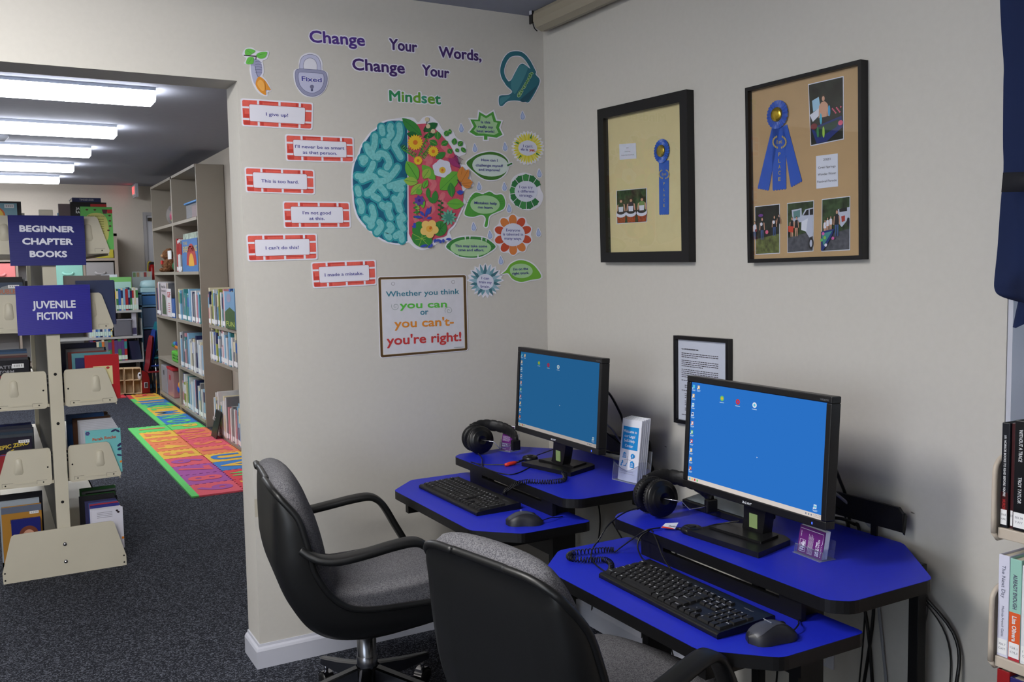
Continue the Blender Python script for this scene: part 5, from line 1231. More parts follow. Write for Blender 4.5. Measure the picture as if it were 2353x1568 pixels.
saying('leaf_cutout', 'fan shaped ginkgo leaf cut-out saying Mistakes help me learn', off2(gk, 9), [(gk, LGR), (ell(1096, 768, 118, 74, 30), LGP)], [('Mistakes help', 756, 180), ('me learn.', 790, 122)], 1100, .03, extra=lambda d: [d.line([(1096 + 120 * cos(a), 768 + 76 * sin(a)), (1096 + 152 * cos(a), 768 + 94 * sin(a))], 2.5, L2, 1.6) for a in [pi + .2 + k * .22 for k in range(14)]])
def redf(d):
    for k in range(10):
        a = 2 * pi * k / 10 + .3; c = (1320 + 108 * cos(a), 1010 + 118 * sin(a))
        d.lay(ell(c[0], c[1], 44, 32, 16, a), [PR('petal_brick', (186, 72, 44)), PR('petal_orange', (204, 120, 60))][(k * 3) % 5 in (1, 3)], 1 + .2 * (k % 2))
    d.lay(ell(1320, 1010, 96, 92, 30), PAN, 4)
saying('flower_cutout', 'red and orange flower cut-out saying Everyone is talented in many ways', [(1320 + (152 + 10 * cos(10 * a - 3)) * cos(a), 1010 + (160 + 10 * cos(10 * a - 3)) * sin(a)) for a in [2 * pi * k / 60 for k in range(60)]], [], [('Everyone', 973, 112), ('is talented in', 1006, 162), ('many ways.', 1040, 138)], 1321, .02, extra=redf)
bn_ = cr2([(785, 1105), (830, 1055), (900, 1030), (985, 1024), (1080, 1032), (1140, 1062), (1180, 1106), (1130, 1150), (1060, 1186), (980, 1194), (890, 1182), (835, 1148)], 5)
saying('leaf_cutout', 'long banana leaf cut-out saying This may take some time and effort', off2(bn_, 9), [(bn_, PR('banana_rim', (56, 128, 62))), (ell(982, 1114, 163, 70, 30), LGP)], [('This may take some', 1100, 258), ('time and effort.', 1132, 210)], 984, .01, extra=lambda d: [d.lay([(x - 6, y0), (x + 6, y0), (x, y1)], CARD, 3) for x, y0, y1 in ((938, 1026, 1058), (975, 1024, 1056), (1070, 1032, 1066), (1105, 1046, 1070), (880, 1184, 1166), (1040, 1192, 1160))] + [d.line([(785, 1106), (818, 1106)], 4, LDK, 3), d.line([(1146, 1106), (1180, 1106)], 4, LDK, 3)])
def agave(d):
    cols = [PR('agave', (98, 146, 160)), PR('agave_dark', (58, 106, 122)), PR('agave_pale', (138, 172, 190))]
    for k in range(21):
        a = -pi / 2 + (k - 10) * .29; R = 136 - 3 * abs(k - 10) + (8 if k % 2 else 0); c = (1098, 1388)
        R = min(R, 118 if abs(k - 10) > 7 else 150)
        ux, uy = cos(a), sin(a); q = [(c[0] + ux * r0 - uy * w, c[1] + uy * r0 + ux * w) for r0, w in ((40, -14), (80, -15), (R, -3), (R + 6, 0), (R, 3), (80, 15), (40, 14))]
        d.lay(q, cols[k % 3], 2 + .3 * (k % 3))
    d.lay(ell(1098, 1388, 68, 64, 28), PAN, 4)
saying('succulent_cutout', 'blue spiky agave cut-out saying I can train my brain', [(1098 + (R_) * cos(-pi / 2 + k * pi / 21), 1388 + R_ * sin(-pi / 2 + k * pi / 21)) for k in range(42) for R_ in [(152 if k % 2 == 0 else 128) - (22 if 10 < k < 32 else 0)]], [], [('I can', 1358, 62), ('train my', 1390, 104), ('brain.', 1424, 74)], 1098, .05, extra=agave)
rt = cr2([(1232, 1325), (1268, 1292), (1300, 1245), (1368, 1214), (1440, 1226), (1500, 1268), (1546, 1350), (1460, 1372), (1384, 1388), (1318, 1364), (1280, 1318)], 4)
saying('leaf_cutout', "bright green pointed leaf cut-out saying I'm on the right track", off2(rt, 9), [(rt, PR('track_green', (102, 166, 50))), (ell(1386, 1299, 92, 58, 30, .05), LGP)], [("I'm on the", 1284, 118), ('right track.', 1317, 136)], 1382, -.04)
DRO, DRI = PR('drop_blue', (140, 158, 200)), PR('drop_pale', (166, 182, 218))
for (x, y), w in zip([(1398, 55), (907, 155), (1016, 315), (1258, 305), (1532, 518), (1050, 622), (1253, 625), (1290, 798), (1006, 945), (1137, 1010), (1525, 992), (1224, 1215)], ['above the yellow dandelion at the top right', 'left of the maple leaf cut-out', 'just above the dark rimmed oval leaf on its left', 'just above the dark rimmed oval leaf on its right', 'above the monstera leaf at its right', 'above the ginkgo leaf on its left', 'above the ginkgo leaf on its right', 'below left of the monstera leaf', 'below the ginkgo leaf on its left', 'between the banana leaf and the red flower', 'right of the red flower', 'above the green pointed leaf with right track']):
    d = Decal(zC, 'raindrop_cutout', 'small pale blue raindrop cut-out ' + w, 'wall cut-out', 'raindrop cut-outs')
    q = cr2([(x - 4, y - 34), (x + 8, y - 14), (x + 17, y + 8), (x + 12, y + 26), (x, y + 32), (x - 13, y + 26), (x - 17, y + 6), (x - 11, y - 14)], 4)
    d.base(off2(q, 5)); d.lay(q, DRO, 1); d.lay(sc_(q, (x, y + 6), .7), DRI, 2); d.done()
# the big quotation poster
d = Decal(zE, 'quote_poster', 'white poster with a brown border reading Whether you think you can', 'poster')
TLp, TRp, BRp, BLp = (48, 235), (1385, 200), (1412, 1348), (85, 1462)
def PP(u, v): return ((1 - u) * (1 - v) * TLp[0] + u * (1 - v) * TRp[0] + u * v * BRp[0] + (1 - u) * v * BLp[0], (1 - u) * (1 - v) * TLp[1] + u * (1 - v) * TRp[1] + u * v * BRp[1] + (1 - u) * v * BLp[1])
def rq(i, r):
    q = []
    for cx, cy, a0 in ((1 - i - r, 1 - i - r, 0), (i + r, 1 - i - r, 90), (i + r, i + r, 180), (1 - i - r, i + r, 270)):
        for k in range(6): a = math.radians(a0 + k * 18); q.append(PP(cx + r * cos(a), cy + r * sin(a)))
    return q
d.base(rq(0, .03)); d.lay(rq(.008, .026), PR('border_brown', (92, 70, 38)), 1); d.lay(rq(.022, .018), PR('border_dark', (66, 46, 28)), 2); d.lay(rq(.032, .012), PR('border_tan', (150, 122, 66)), 3)
d.lay(rq(.038, .008), PR('poster_paper', (200, 200, 208), noise=.03, scale=30), 4)
for c in ((282, 342), (1185, 315)): d.lay(ell(*c, 27, 27, 20), PR('ring', (90, 90, 96)), 5); d.lay(ell(*c, 23, 23, 20), PR('poster_paper', (200, 200, 208)), 6)
Q1, Q2, Q3, Q4 = PR('quote_teal', (46, 116, 138)), PR('quote_green', (84, 178, 68)), PR('quote_amber', (208, 130, 44)), PR('quote_red', (184, 54, 54))
d.text('Whether you think', (176, 538), (1278, 492), 84, Q1, 6, .012)
d.btext('you can', (389, 712), (1088, 692), 104, Q2, 6, 5); d.text('or', (692, 808), (815, 800), 88, Q1, 6, .02)
d.btext("you can't-", (307, 1002), (1191, 965), 132, Q3, 6, 4.5); d.btext("you're right!", (192, 1262), (1304, 1197), 144, Q4, 6, 5)
for cx, cy, sg, ph in ((318, 682, 1, 0), (1120, 745, -1, pi)):
    d.line([(cx + sg * (10 + 5.2 * k) * cos(k * .55 + ph) * .62, cy + (10 + 5.2 * k) * sin(k * .55 + ph) * .62) for k in range(0, 19)], 4, PR('scroll_grey', (90, 120, 110)), 6, False)
d.lay([(1195, 1298), (1345, 1290), (1345, 1294), (1195, 1302)], PR('scroll_grey', (90, 120, 110)), 6); d.done()

# ================================================================ FRAMES ON THE RIGHT WALL
RWp = lambda off: Plane('x', -off, -1, 1340, 100, 2.9044)
FRB = mat('black_frame_wood', (14, 14, 18), .4, noise=.1, scale=120)
PGL = glass('picture_glass', (252, 253, 255), rough=.01, ior=1.45)
def frame(label, cs, fw, dep, matc, name='framed_award_display', plane=RWp):
    """cs: outer corners TL, TR, BR, BL in crop px at the frame face"""
    pl = plane(dep); C = [pl.p(*c) for c in cs]; ctr = sum(C, V((0, 0, 0))) / 4
    t = thing(name, label, 'picture frame', (0, ctr.y, min(c.z for c in C)))
    inn = []
    for i in range(4):
        a, b, c = C[i - 1], C[i], C[(i + 1) % 4]
        inn.append(b + ((a - b).normalized() + (c - b).normalized()) * fw)
    m = MB(); n = V((1, 0, 0)); 
    for i in range(4):
        j = (i + 1) % 4; q = [C[i], C[j], inn[j], inn[i]]
        mid = [p + V((-.004, 0, 0)) if k > 1 else p for k, p in enumerate(q)]
        m.prism([p + n * (dep - .001) for p in q], (-(dep - .001), 0, 0), FRB)
    m.build('frame', t, bevel=.002)
    m = MB(); m.prism([V((-.006, p.y, p.z)) for p in C_in(inn, -.002)], (-.003, 0, 0), matc); m.build('backing', t)
    m = MB(); m.flat([V((-dep + .006, p.y, p.z)) for p in inn], PGL); m.build('glass', t)
    return t
def C_in(q, d_):
    c = sum(q, V((0, 0, 0))) / 4
    return [p + (p - c).normalized() * -d_ for p in q]
BK = .0095
def quad_on(pl, TL, TR, BR_, BL):
    A = [pl.p(*q) for q in (TL, TR, BR_, BL)]
    return lambda u, v, o=0.0: (A[0] * (1 - u) * (1 - v) + A[1] * u * (1 - v) + A[2] * u * v + A[3] * (1 - u) * v) + V((-o, 0, 0))
LEAFN = mat('photo_foliage', (44, 62, 36), .35, noise=.9, scale=55); LEAFD = mat('photo_dark_foliage', (24, 30, 24), .35, noise=.9, scale=45)
SKIN = mat('photo_skin', (196, 150, 124), .4); PBLK = mat('photo_black_shirt', (22, 22, 28), .4); PWH = mat('photo_white', (206, 210, 222), .4)
def photo(t, pl, TL, TR, BR_, BL, ground, draw):
    m = MB(); m.strokeN = V((-1, 0, 0)); F = quad_on(pl, TL, TR, BR_, BL)
    m.prism([F(0, 0), F(1, 0), F(1, 1), F(0, 1)], (-.0006, 0, 0), PWH)
    m.flat([F(a, b, .0008) for a, b in ((.02, .015), (.98, .015), (.98, .985), (.02, .985))], ground)
    L = [0]
    def poly(pts, mt): L[0] += 1; m.flat([F(a, b, .0008 + .00012 * L[0]) for a, b in pts], mt)
    def el(cx, cy, rx, ry, mt): poly(ell(cx, cy, rx, ry, 14), mt)
    draw(poly, el); m.build('photograph', t)
def person(poly, el, x, y, s, shirt, leg=None, hair=(60, 44, 36)):
    """tiny printed figure: head at (x, y)"""
    el(x, y - .012 * s, .034 * s, .03 * s, mat('photo_hair_%d' % hair[0], hair, .4)); el(x, y + .004 * s, .027 * s, .028 * s, SKIN)
    poly([(x - .07 * s, y + .06 * s), (x - .03 * s, y + .035 * s), (x + .03 * s, y + .035 * s), (x + .07 * s, y + .06 * s), (x + .06 * s, y + .2 * s), (x - .06 * s, y + .2 * s)], shirt)
    for k in (-1, 1): poly([(x + k * .055 * s, y + .06 * s), (x + k * .085 * s, y + .07 * s), (x + k * .1 * s, y + .2 * s), (x + k * .075 * s, y + .2 * s)], SKIN)
    if leg:
        for k in (-1, 1): poly([(x + k * .004 * s, y + .2 * s), (x + k * .055 * s, y + .2 * s), (x + k * .05 * s, y + .38 * s), (x + k * .02 * s, y + .38 * s)], leg)
def rosette(t, pl, c, r, tails, font):
    """pleated blue award ribbon with a gold button"""
    RB = mat('ribbon_blue', (42, 84, 178), .3, noise=.05, scale=60); RD_ = mat('ribbon_fold_blue', (34, 62, 132), .4); GO = mat('gold_foil', (190, 164, 60), .22, metal=.85); GT = mat('gold_print', (176, 156, 92), .4)
    ctr = pl.p(*c); k = (pl.p(c[0] + 1, c[1]) - pl.p(*c)).length; kz = (pl.p(c[0], c[1] + 1) - pl.p(*c)).length
    R = r * kz
    m = MB(); m.strokeN = V((-1, 0, 0))
    for tl in tails:
        q = [pl.p(a, b) for a, b in tl]; n = 10
        m.prism([q[0], q[1], q[2]] + [q[2] + (q[3] - q[2]) * (i / n) + (q[2] - q[1]).normalized() * (.003 * (i % 2)) for i in range(1, n)] + [q[3]], (-.0012, 0, 0), RB)
    m.build('ribbon_tail', t)
    m = MB(); n = 26; rows = []
    for rr_, dx in ((.52, .006), (.75, .004), (1.0, .0045)):
        row_ = []
        for i in range(n * 2):
            a = pi * i / n; h = .0022 if i % 2 else -.0016
            row_.append(ctr + V((-(dx + h * rr_), -cos(a) * R * rr_, sin(a) * R * rr_)))
        rows.append(row_)
    m.loft(rows, RB, smooth=False, closeu=True); m.build('rosette', t)
    m = MB(); m.lathe([(R * .5, .005), (R * .5, .0095), (R * .46, .0115), (R * .2, .0122), (0, .0124)], ctr, (-1, 0, 0), GO, seg=28); m.build('gold_button', t)
    m = MB(); m.strokeN = V((-1, 0, 0)); (fx, fy), fh, ys, lw = font
    P = lambda a, b, o=.0022: pl.p(a, b, o)
    m.text('1st', P(fx, fy), (0, -1, 0), (0, 0, 1), GT, w=lw * .45 * k, h=fh * kz, align='c', bold=.02)
    for sg in (-1, 1):
        for i in range(9):
            a = -pi / 2 + .35 + i * .29; x, y = fx + sg * lw * .62 * cos(a - 0) * .9, fy - fh * .4 - fh * 1.7 * sin(a) * .9
            e = [(x + fh * .32 * cos(t_) * .6, y + fh * .3 * sin(t_)) for t_ in [2 * pi * j / 8 for j in range(8)]]
            m.flat([P(u, v) for u, v in e], GT)
    for ch_, y in zip('PLACE', ys): m.text(ch_, P(fx, y), (0, -1, 0), (0, 0, 1), GT, w=fh * .8 * kz, h=fh * 1.0 * kz, align='c', bold=.02)
    m.build('ribbon_print', t)
def caption(t, pl, TL, TR, BR_, BL, lines):
    F = quad_on(pl, TL, TR, BR_, BL); m = MB(); m.prism([F(0, 0), F(1, 0), F(1, 1), F(0, 1)], (-.0006, 0, 0), PWH)
    W = (F(1, 0) - F(0, 0)).length; H = (F(0, 1) - F(0, 0)).length; X = (F(1, 0) - F(0, 0)).normalized(); Y = (F(0, 0) - F(0, 1)).normalized()
    for st, v, w, h in lines: m.text(st, F(.5, v, .001), X, Y, INK('dark', (40, 30, 40)), w=W * w, h=H * h, align='c')
    m.build('caption_card', t)
# left frame
t = frame('thick black frame with one blue ribbon and a small photo on cream board', [(93, 442), (690, 305), (706, 1460), (117, 1462)], .036, .03, mat('cream_mat_board', (204, 190, 142), .8, noise=.02, scale=20))
pl = RWp(BK)
caption(t, pl, (241, 673), (352, 664), (356, 768), (244, 777), [('2022', .3, .14, .06), ('Creal Springs', .53, .34, .07), ('Wonder Water Festival Parade', .76, .78, .065)])
rosette(t, pl, (530, 718), 80, [[(507, 780), (573, 780), (573, 1138), (510, 1140)]], ((540, 880), 19, [945, 985, 1020, 1055, 1090], 60))
def ph0(poly, el):
    for i, x in enumerate((.16, .5, .86)):
        poly([(x - .15, .75), (x + .15, .75), (x + .12, .98), (x - .12, .98)], mat('photo_orange', (150, 70, 30), .5, noise=.5, scale=200))
        person(poly, el, x, .33 + .0 * i, 1.5, mat('photo_olive_shirt_%d' % i, [(60, 70, 50), (50, 50, 54), (110, 140, 80)][i], .5))
        el(x, .72, .17, .1, PWH); el(x, .66, .14, .07, mat('photo_dark', (40, 44, 40), .5)); poly([(x - .08, .5), (x + .08, .5), (x + .07, .65), (x - .07, .65)], PWH)
photo(t, pl, (222, 982), (426, 963), (427, 1192), (225, 1205), LEAFN, ph0)
# right frame
t = frame('thin black frame with a three tailed blue ribbon and four photos on tan board', [(1079, 298), (1856, 104), (1862, 1442), (1097, 1466)], .011, .026, mat('tan_mat_board', (176, 146, 106), .8, noise=.03, scale=20))
pl = RWp(BK)
rosette(t, pl, (1303, 475), 95, [[(1262, 560), (1315, 560), (1240, 978), (1166, 964)], [(1325, 560), (1362, 540), (1462, 916), (1388, 956)], [(1264, 560), (1352, 560), (1357, 968), (1266, 978)]], ((1310, 668), 26, [752, 795, 835, 875, 917], 78))
caption(t, pl, (1555, 752), (1700, 734), (1702, 954), (1557, 970), [('2021', .17, .33, .07), ('Creal Springs', .4, .8, .07), ('Wonder Water', .61, .84, .07), ('Festival Parade', .83, .9, .07)])
def ph1(poly, el):
    poly([(.1, .28), (.3, .24), (.34, .42), (.12, .46)], mat('photo_sky_card', (150, 190, 214), .5)); poly([(.02, .5), (.3, .42), (.34, .52), (.1, .62)], PWH)
    person(poly, el, .43, .28, 1.5, SKIN, PBLK); poly([(.05, .72), (.95, .62), (.98, .8), (.5, .98), (.2, .98)], mat('photo_deep_blue', (24, 44, 110), .4)); poly([(.12, .74), (.9, .66), (.8, .78), (.3, .9)], mat('photo_green_water', (28, 60, 52), .4))
    for x, y, c in ((.35, .6, (70, 170, 200)), (.42, .82, (150, 190, 70)), (.6, .5, (60, 150, 200)), (.25, .8, (50, 120, 70))): el(x, y, .035, .09, mat('photo_spot_%d' % c[0], c, .5))
    for i in range(9): el(.7 + .03 * i, .48 + .025 * (i % 4), .022, .014, mat('photo_rose', (206, 90, 120), .5))
    el(.93, .73, .07, .04, mat('photo_rose', (206, 90, 120), .5)); el(.15, .7, .1, .05, mat('photo_maroon', (110, 30, 40), .5))
photo(t, pl, (1502, 272), (1739, 217), (1741, 640), (1519, 686), LEAFD, ph1)
def ph2(poly, el):
    poly([(.02, .68), (.98, .6), (.98, .98), (.02, .98)], mat('photo_lawn', (86, 94, 46), .5, noise=.7, scale=60))
    JN = mat('photo_jeans', (60, 84, 130), .5)
    person(poly, el, .3, .28, 1.1, PBLK, JN); person(poly, el, .8, .26, 1.0, PBLK, JN); person(poly, el, .98, .24, .8, PBLK); person(poly, el, .02, .34, .9, PWH, JN)
    for x, y in ((.3, .38), (.8, .36)): el(x, y, .05, .035, PWH)
    el(.52, .55, .06, .04, mat('photo_rose', (206, 90, 120), .5)); el(.28, .2, .1, .03, mat('photo_purple', (100, 50, 130), .5)); el(.08, .5, .05, .03, mat('photo_maroon', (110, 30, 40), .5))
photo(t, pl, (1146, 1088), (1313, 1070), (1314, 1402), (1151, 1411), LEAFD, ph2)
def vehicle(poly, el):
    poly([(.02, .7), (.98, .6), (.98, .98), (.02, .98)], mat('photo_asphalt', (70, 72, 80), .5, noise=.4, scale=80))
def ph3(poly, el):
    vehicle(poly, el); SL = mat('photo_silver', (176, 182, 200), .4)
    poly([(.18, .15), (.55, .13), (.58, .4), (.22, .42)], SL); poly([(.24, .18), (.5, .16), (.5, .3), (.26, .32)], mat('photo_window', (90, 130, 130), .4))
    poly([(.55, .3), (.7, .16), (.98, .14), (.98, .7), (.85, .72), (.6, .5)], SL); poly([(.62, .28), (.74, .18), (.82, .17), (.82, .28)], PBLK); poly([(.86, .17), (.98, .16), (.98, .28), (.86, .28)], PBLK)
    el(.92, .84, .09, .12, PBLK); el(.92, .84, .05, .07, SL); poly([(.56, .4), (.8, .34), (.74, .6), (.55, .56)], PWH)
    person(poly, el, .2, .32, .95, PBLK, SKIN); person(poly, el, .38, .32, .95, PBLK, SKIN); poly([(.06, .46), (.28, .48), (.26, .6), (.08, .58)], mat('photo_red_skirt', (190, 60, 40), .5))
photo(t, pl, (1362, 1066), (1541, 1047), (1537, 1388), (1364, 1399), LEAFN, ph3)
def ph4(poly, el):
    vehicle(poly, el); SL = mat('photo_silver', (176, 182, 200), .4)
    poly([(.58, .22), (.98, .2), (.98, .4), (.94, .42), (.72, .56), (.6, .48)], SL); poly([(.62, .22), (.9, .2), (.9, .27), (.64, .28)], PBLK); poly([(.7, .36), (.83, .35), (.83, .45), (.72, .47)], mat('photo_tail_red', (160, 50, 40), .5)); el(.94, .48, .05, .09, PBLK)
    person(poly, el, .55, .27, 1.2, PBLK, mat('photo_jeans', (60, 84, 130), .5)); 
    for x, y in ((.14, .42), (.24, .38), (.36, .36)): person(poly, el, x, y, .7, PWH, SKIN)
    poly([(.02, .62), (.5, .58), (.4, .72), (.1, .98), (.02, .98)], mat('photo_deep_blue', (24, 44, 110), .4)); poly([(.05, .66), (.42, .62), (.1, .9)], mat('photo_teal_water', (60, 130, 130), .4))
    for x, y, c in ((.1, .66, (200, 90, 160)), (.16, .74, (120, 180, 70)), (.45, .76, (200, 160, 60)), (.2, .88, (210, 210, 220)), (.05, .78, (90, 170, 90))): el(x, y, .05, .03, mat('photo_spot_%d' % c[0], c, .5))
photo(t, pl, (1594, 1040), (1783, 1018), (1782, 1380), (1591, 1390), LEAFN, ph4)
# small framed notice
RW1 = lambda off: Plane('x', -off, -1, 0, 0, 1)
t = frame('small black framed typed notice low on the right wall behind the monitor', [(1547, 771), (1673, 780), (1673, 993), (1548, 971)], .012, .02, PWH, name='framed_notice', plane=RW1)
pl = RW1(.0097); m = MB(); nt_ = random.Random(5)
P = lambda a, b: pl.p(a, b)
y = 801; DK = INK('dark', (40, 30, 40))
m.text('ALL COMPUTER AND INTERNET USERS', P(1566, 803), (0, -1, 0), (0, 0, 1), DK, w=.083, h=.0042, bold=.03)
A0 = pl.p(1566, 812); z = A0.z
lines = [9.0] * 0
for blk in (3, 4, 5, 1, 0, 2, 1, 3, 3, 2, 0, 1):
    for k in range(blk):
        w = .176 if k < blk - 1 else nt_.uniform(.05, .15)
        x = A0.y - (.016 if blk in (2, 3) and z < 1.06 else 0); e = A0.y - w
        while x > e:
            ln = nt_.uniform(.004, .014); m.flat([V((-.0097, x, z)), V((-.0097, max(e, x - ln), z)), V((-.0097, max(e, x - ln), z + .0022)), V((-.0097, x, z + .0022))], DK); x -= ln + .002
        z -= .0062
    z -= .005
m.build('typed_page', t)
# ================================================================ COMPUTER DESKS
BLUE = mat('blue_laminate', (30, 42, 186), .42, noise=.02, scale=80, spec=.35)
ZL, ZU = .626, .70
def desk(yc, label, rz=0.0):
    t = thing('computer_desk', label, 'desk', (0, yc, 0), rz, 'two tier blue computer desks')
    def top(poly, z, nm, th=.028):
        poly2 = []
        n = len(poly)
        for i in range(n):   # small corner rounding
            a, b, c = V((*poly[i - 1], 0)), V((*poly[i], 0)), V((*poly[(i + 1) % n], 0))
            for k in range(4):
                s_ = k / 3; r = .018; p = b + (a - b).normalized() * r * (1 - s_) ** 2 + (c - b).normalized() * r * s_ ** 2; poly2.append((p.x, p.y))
        p3 = [V((x, y, z - th)) for x, y in poly2]
        m = MB(); m.prism(p3, (0, 0, th), BLACK); o = m.build(nm, t, world=False)
        ins = off2(poly2, -.0005)
        m = MB(); m.prism([V((x, y, z)) for x, y in ins], (0, 0, .0008), BLUE); m.build('laminate', o, world=False)
    # keyboard shelf (front, lower)
    top([(-.785, -.295), (-.785, .295), (-.67, .41), (-.43, .41), (-.43, -.41), (-.67, -.41)], ZL, 'keyboard_shelf')
    top([(-.508, -.375), (-.508, .375), (-.47, .41), (-.215, .41), (-.045, .205), (-.045, -.205), (-.215, -.41), (-.47, -.41)], ZU, 'monitor_shelf')
    for s_ in (-1, 1):
        y = s_ * .265
        m = MB(); m.box(-.487, -.407, y - .014, y + .014, .0, ZU - .029, BLACK); m.build('leg', t, world=False, bevel=.002)
        m = MB(); m.box(-.085, -.055, y - .014, y + .014, .0, ZU - .029, BLACK); m.build('leg', t, world=False, bevel=.002)
        m = MB(); m.box(-.409, -.086, y - .012, y + .012, .635, ZU - .029, BLACK); m.build('side_rail', t, world=False)
        m = MB(); m.box(-.75, -.502, y - .012, y + .012, .548, ZL - .029, BLACK); m.build('shelf_arm', t, world=False)
        m = MB(); m.box(-.54, -.08, y - .02, y + .02, .0, .045, BLACK); m.build('foot', t, world=False)
    m = MB(); m.box(-.501, -.488, -.30, .262, .50, ZU - .041, BLACK); m.box(-.501, -.488, .17, .262, ZU - .041, ZU - .0285, BLACK); m.box(-.501, -.488, -.30, -.235, ZU - .041, ZU - .0285, BLACK); m.build('fascia_board', t, world=False)
    # rear cable board
    m = MB()
    m.prism([V((-.062, y, ZU + .032 + z)) for y, z in [(-.212, 0), (.212, 0), (.212, .047), (.2, .06), (-.2, .06), (-.212, .047)]], (.009, 0, 0), BLACK)
    for y in (-.212, .212): m.prism([V((-.062, y - .002, ZU + .036)), V((-.053, y - .002, ZU + .024)), V((-.045, y - .002, ZU + .07)), V((-.053, y - .002, ZU + .08))], (0, .004, 0), BLACK)
    m.build('cable_board', t, world=False)
    for y in (-.12, .12):
        m = MB(); m.box(-.052, -.046, y - .009, y + .009, .56, ZU + .045, BLACK); m.build('board_post', t, world=False)
    return t
YD1, YD2 = -.525, -1.535
desk(YD1, 'blue topped two tier computer desk in the corner below the quotation poster')
desk(YD2, 'blue topped two tier computer desk on the right, nearest the window')

# ---------------------------------------------------------------- monitors
BEZ = mat('monitor_bezel_plastic', (16, 16, 19), .38, noise=.04, scale=400)
def monitor(cx, cy, zb, yaw, tilt, W, H, col, label, bx, by, brot, icons_dim, stand_label=None):
    t = thing('monitor', label, 'monitor', (bx, by, ZU), 0, 'black desktop monitors')
    a = V((cos(yaw), sin(yaw), 0)); n = V((sin(yaw), -cos(yaw), 0)); up = V((0, 0, 1)) * cos(tilt) - n * sin(tilt); nn = n * cos(tilt) + V((0, 0, 1)) * sin(tilt)
    O = V((cx, cy, zb))
    P = lambda u, v, d=0.0: O + a * u + up * v + nn * d
    bw, bb = .016, .02
    # bezel ring
    m = MB(); hw = W / 2
    def bar(u0, u1, v0, v1, d0, d1): m.obox(P((u0 + u1) / 2, (v0 + v1) / 2, (d0 + d1) / 2), a * ((u1 - u0) / 2), up * ((v1 - v0) / 2), nn * ((d1 - d0) / 2), BEZ)
    bar(-hw, hw, 0, bb, -.03, 0); bar(-hw, hw, H - bw, H, -.03, 0); bar(-hw, -hw + bw, bb, H - bw, -.03, 0); bar(hw - bw, hw, bb, H - bw, -.03, 0)
    m.build('bezel', t, bevel=.0022)
    m = MB(); bar(-hw + bw, hw - bw, bb, H - bw, -.028, -.006)
    rows = []
    for d_, k in ((-.03, .97), (-.045, .85), (-.055, .5)): rows.append([P(s1 * hw * k, H / 2 + s2 * H / 2 * k, d_) for s1, s2 in ((-1, -1), (1, -1), (1, 1), (-1, 1))])
    m.loft(rows, BEZ, smooth=False, closeu=True, caps=True); m.build('rear_housing', t)
    # lit screen
    x0, x1, y0, y1 = -hw + bw, hw - bw, bb, H - bw; sw, shh = x1 - x0, y1 - y0
    S = lambda u, v, d=0: P(x0 + sw * u, y0 + shh * v, -.0045 + d)
    m = MB(); m.strokeN = nn; e = icons_dim
    em = emitter('screen_blue_%d' % int(col[2]), col, 2 ** -EXPO)
    gl = lambda nme, c, s_=1.0: _M.get('glow_%s_%d' % (nme, int(e * 100))) or emitter('glow_%s_%d' % (nme, int(e * 100)), c, s_ * e * 2 ** -EXPO)
    m.flat([S(0, 0), S(1, 0), S(1, 1), S(0, 1)], em)
    sc = m.build('screen', t)
    m = MB(); m.strokeN = nn
    R = lambda u0, v0, u1, v1, mt, d=.0003: m.flat([S(u0, v0, d), S(u1, v0, d), S(u1, v1, d), S(u0, v1, d)], mt)
    R(0, 0, 1, .042, gl('taskbar', (214, 205, 200)))
    WHT, FOL, RED_, GRNc, CY = gl('white', (225, 230, 240)), gl('folder', (236, 190, 110)), gl('red', (206, 60, 50)), gl('green', (110, 190, 110)), gl('cyan', (90, 190, 220))
    for k, mt in enumerate((CY, FOL, RED_, GRNc)): R(.012 + .022 * k, .012, .024 + .022 * k, .032, mt, .0006)
    for u in (.895, .913, .93): R(u, .014, u + .008, .03, gl('tray', (120, 130, 150)), .0006)
    for v in (.012, .026): m.text('1:19 PM' if v > .02 else '7/10/2025', S(.948, v, .0006), a, up, gl('ink', (90, 90, 100)), w=sw * .044, h=shh * .008)
    def icon(u, v, mt, mt2, cap=True):
        R(u - .009, v - .018, u + .009, v + .018, mt, .0006); R(u - .005, v - .008, u + .006, v + .010, mt2, .0009); R(u - .012, v - .022, u - .004, v - .01, WHT, .0012)
        if cap: R(u - .016, v - .034, u + .016, v - .030, gl('caption', (190, 215, 240)), .0006); R(u - .012, v - .042, u + .012, v - .038, gl('caption', (190, 215, 240)), .0006)
    for k, (m1, m2) in enumerate(((CY, CY), (FOL, WHT), (WHT, CY), (WHT, gl('navy', (50, 70, 130))), (gl('salmon', (230, 150, 120)), WHT), (GRNc, WHT), (RED_, WHT), (FOL, WHT), (FOL, WHT), (RED_, FOL))): icon(.02, .955 - k * .092, m1, m2)
    icon(.062, .955, FOL, WHT)
    for u, v, c1, c2 in ((.26, .885, GRNc, gl('amber', (230, 180, 60))), (.385, .878, RED_, gl('violet', (140, 70, 160))), (.512, .875, WHT, CY)):
        m.flat([S(u + .016 * cos(q), v + .026 * sin(q), .0006) for q in [2 * pi * i / 16 for i in range(16)]], c1)
        m.flat([S(u + .008 * cos(q), v + .013 * sin(q), .0009) for q in [2 * pi * i / 16 for i in range(16)]], c2)
        R(u - .018, v - .042, u + .018, v - .037, gl('caption', (190, 215, 240)), .0006)
    icon(.955, .1, WHT, CY)
    m.flat([S(.545, .405, .0006), S(.545, .392, .0006), S(.553, .397, .0006)], WHT)
    m.build('desktop_icons', sc)
    # maker's mark, power light, rating mark
    m = MB(); LG = mat('silver_logo', (196, 200, 206), .3)
    m.text('acer', P(0, .0055, .0006), a, up, LG, w=.034, h=.0085, align='c', bold=.015); m.build('logo', t)
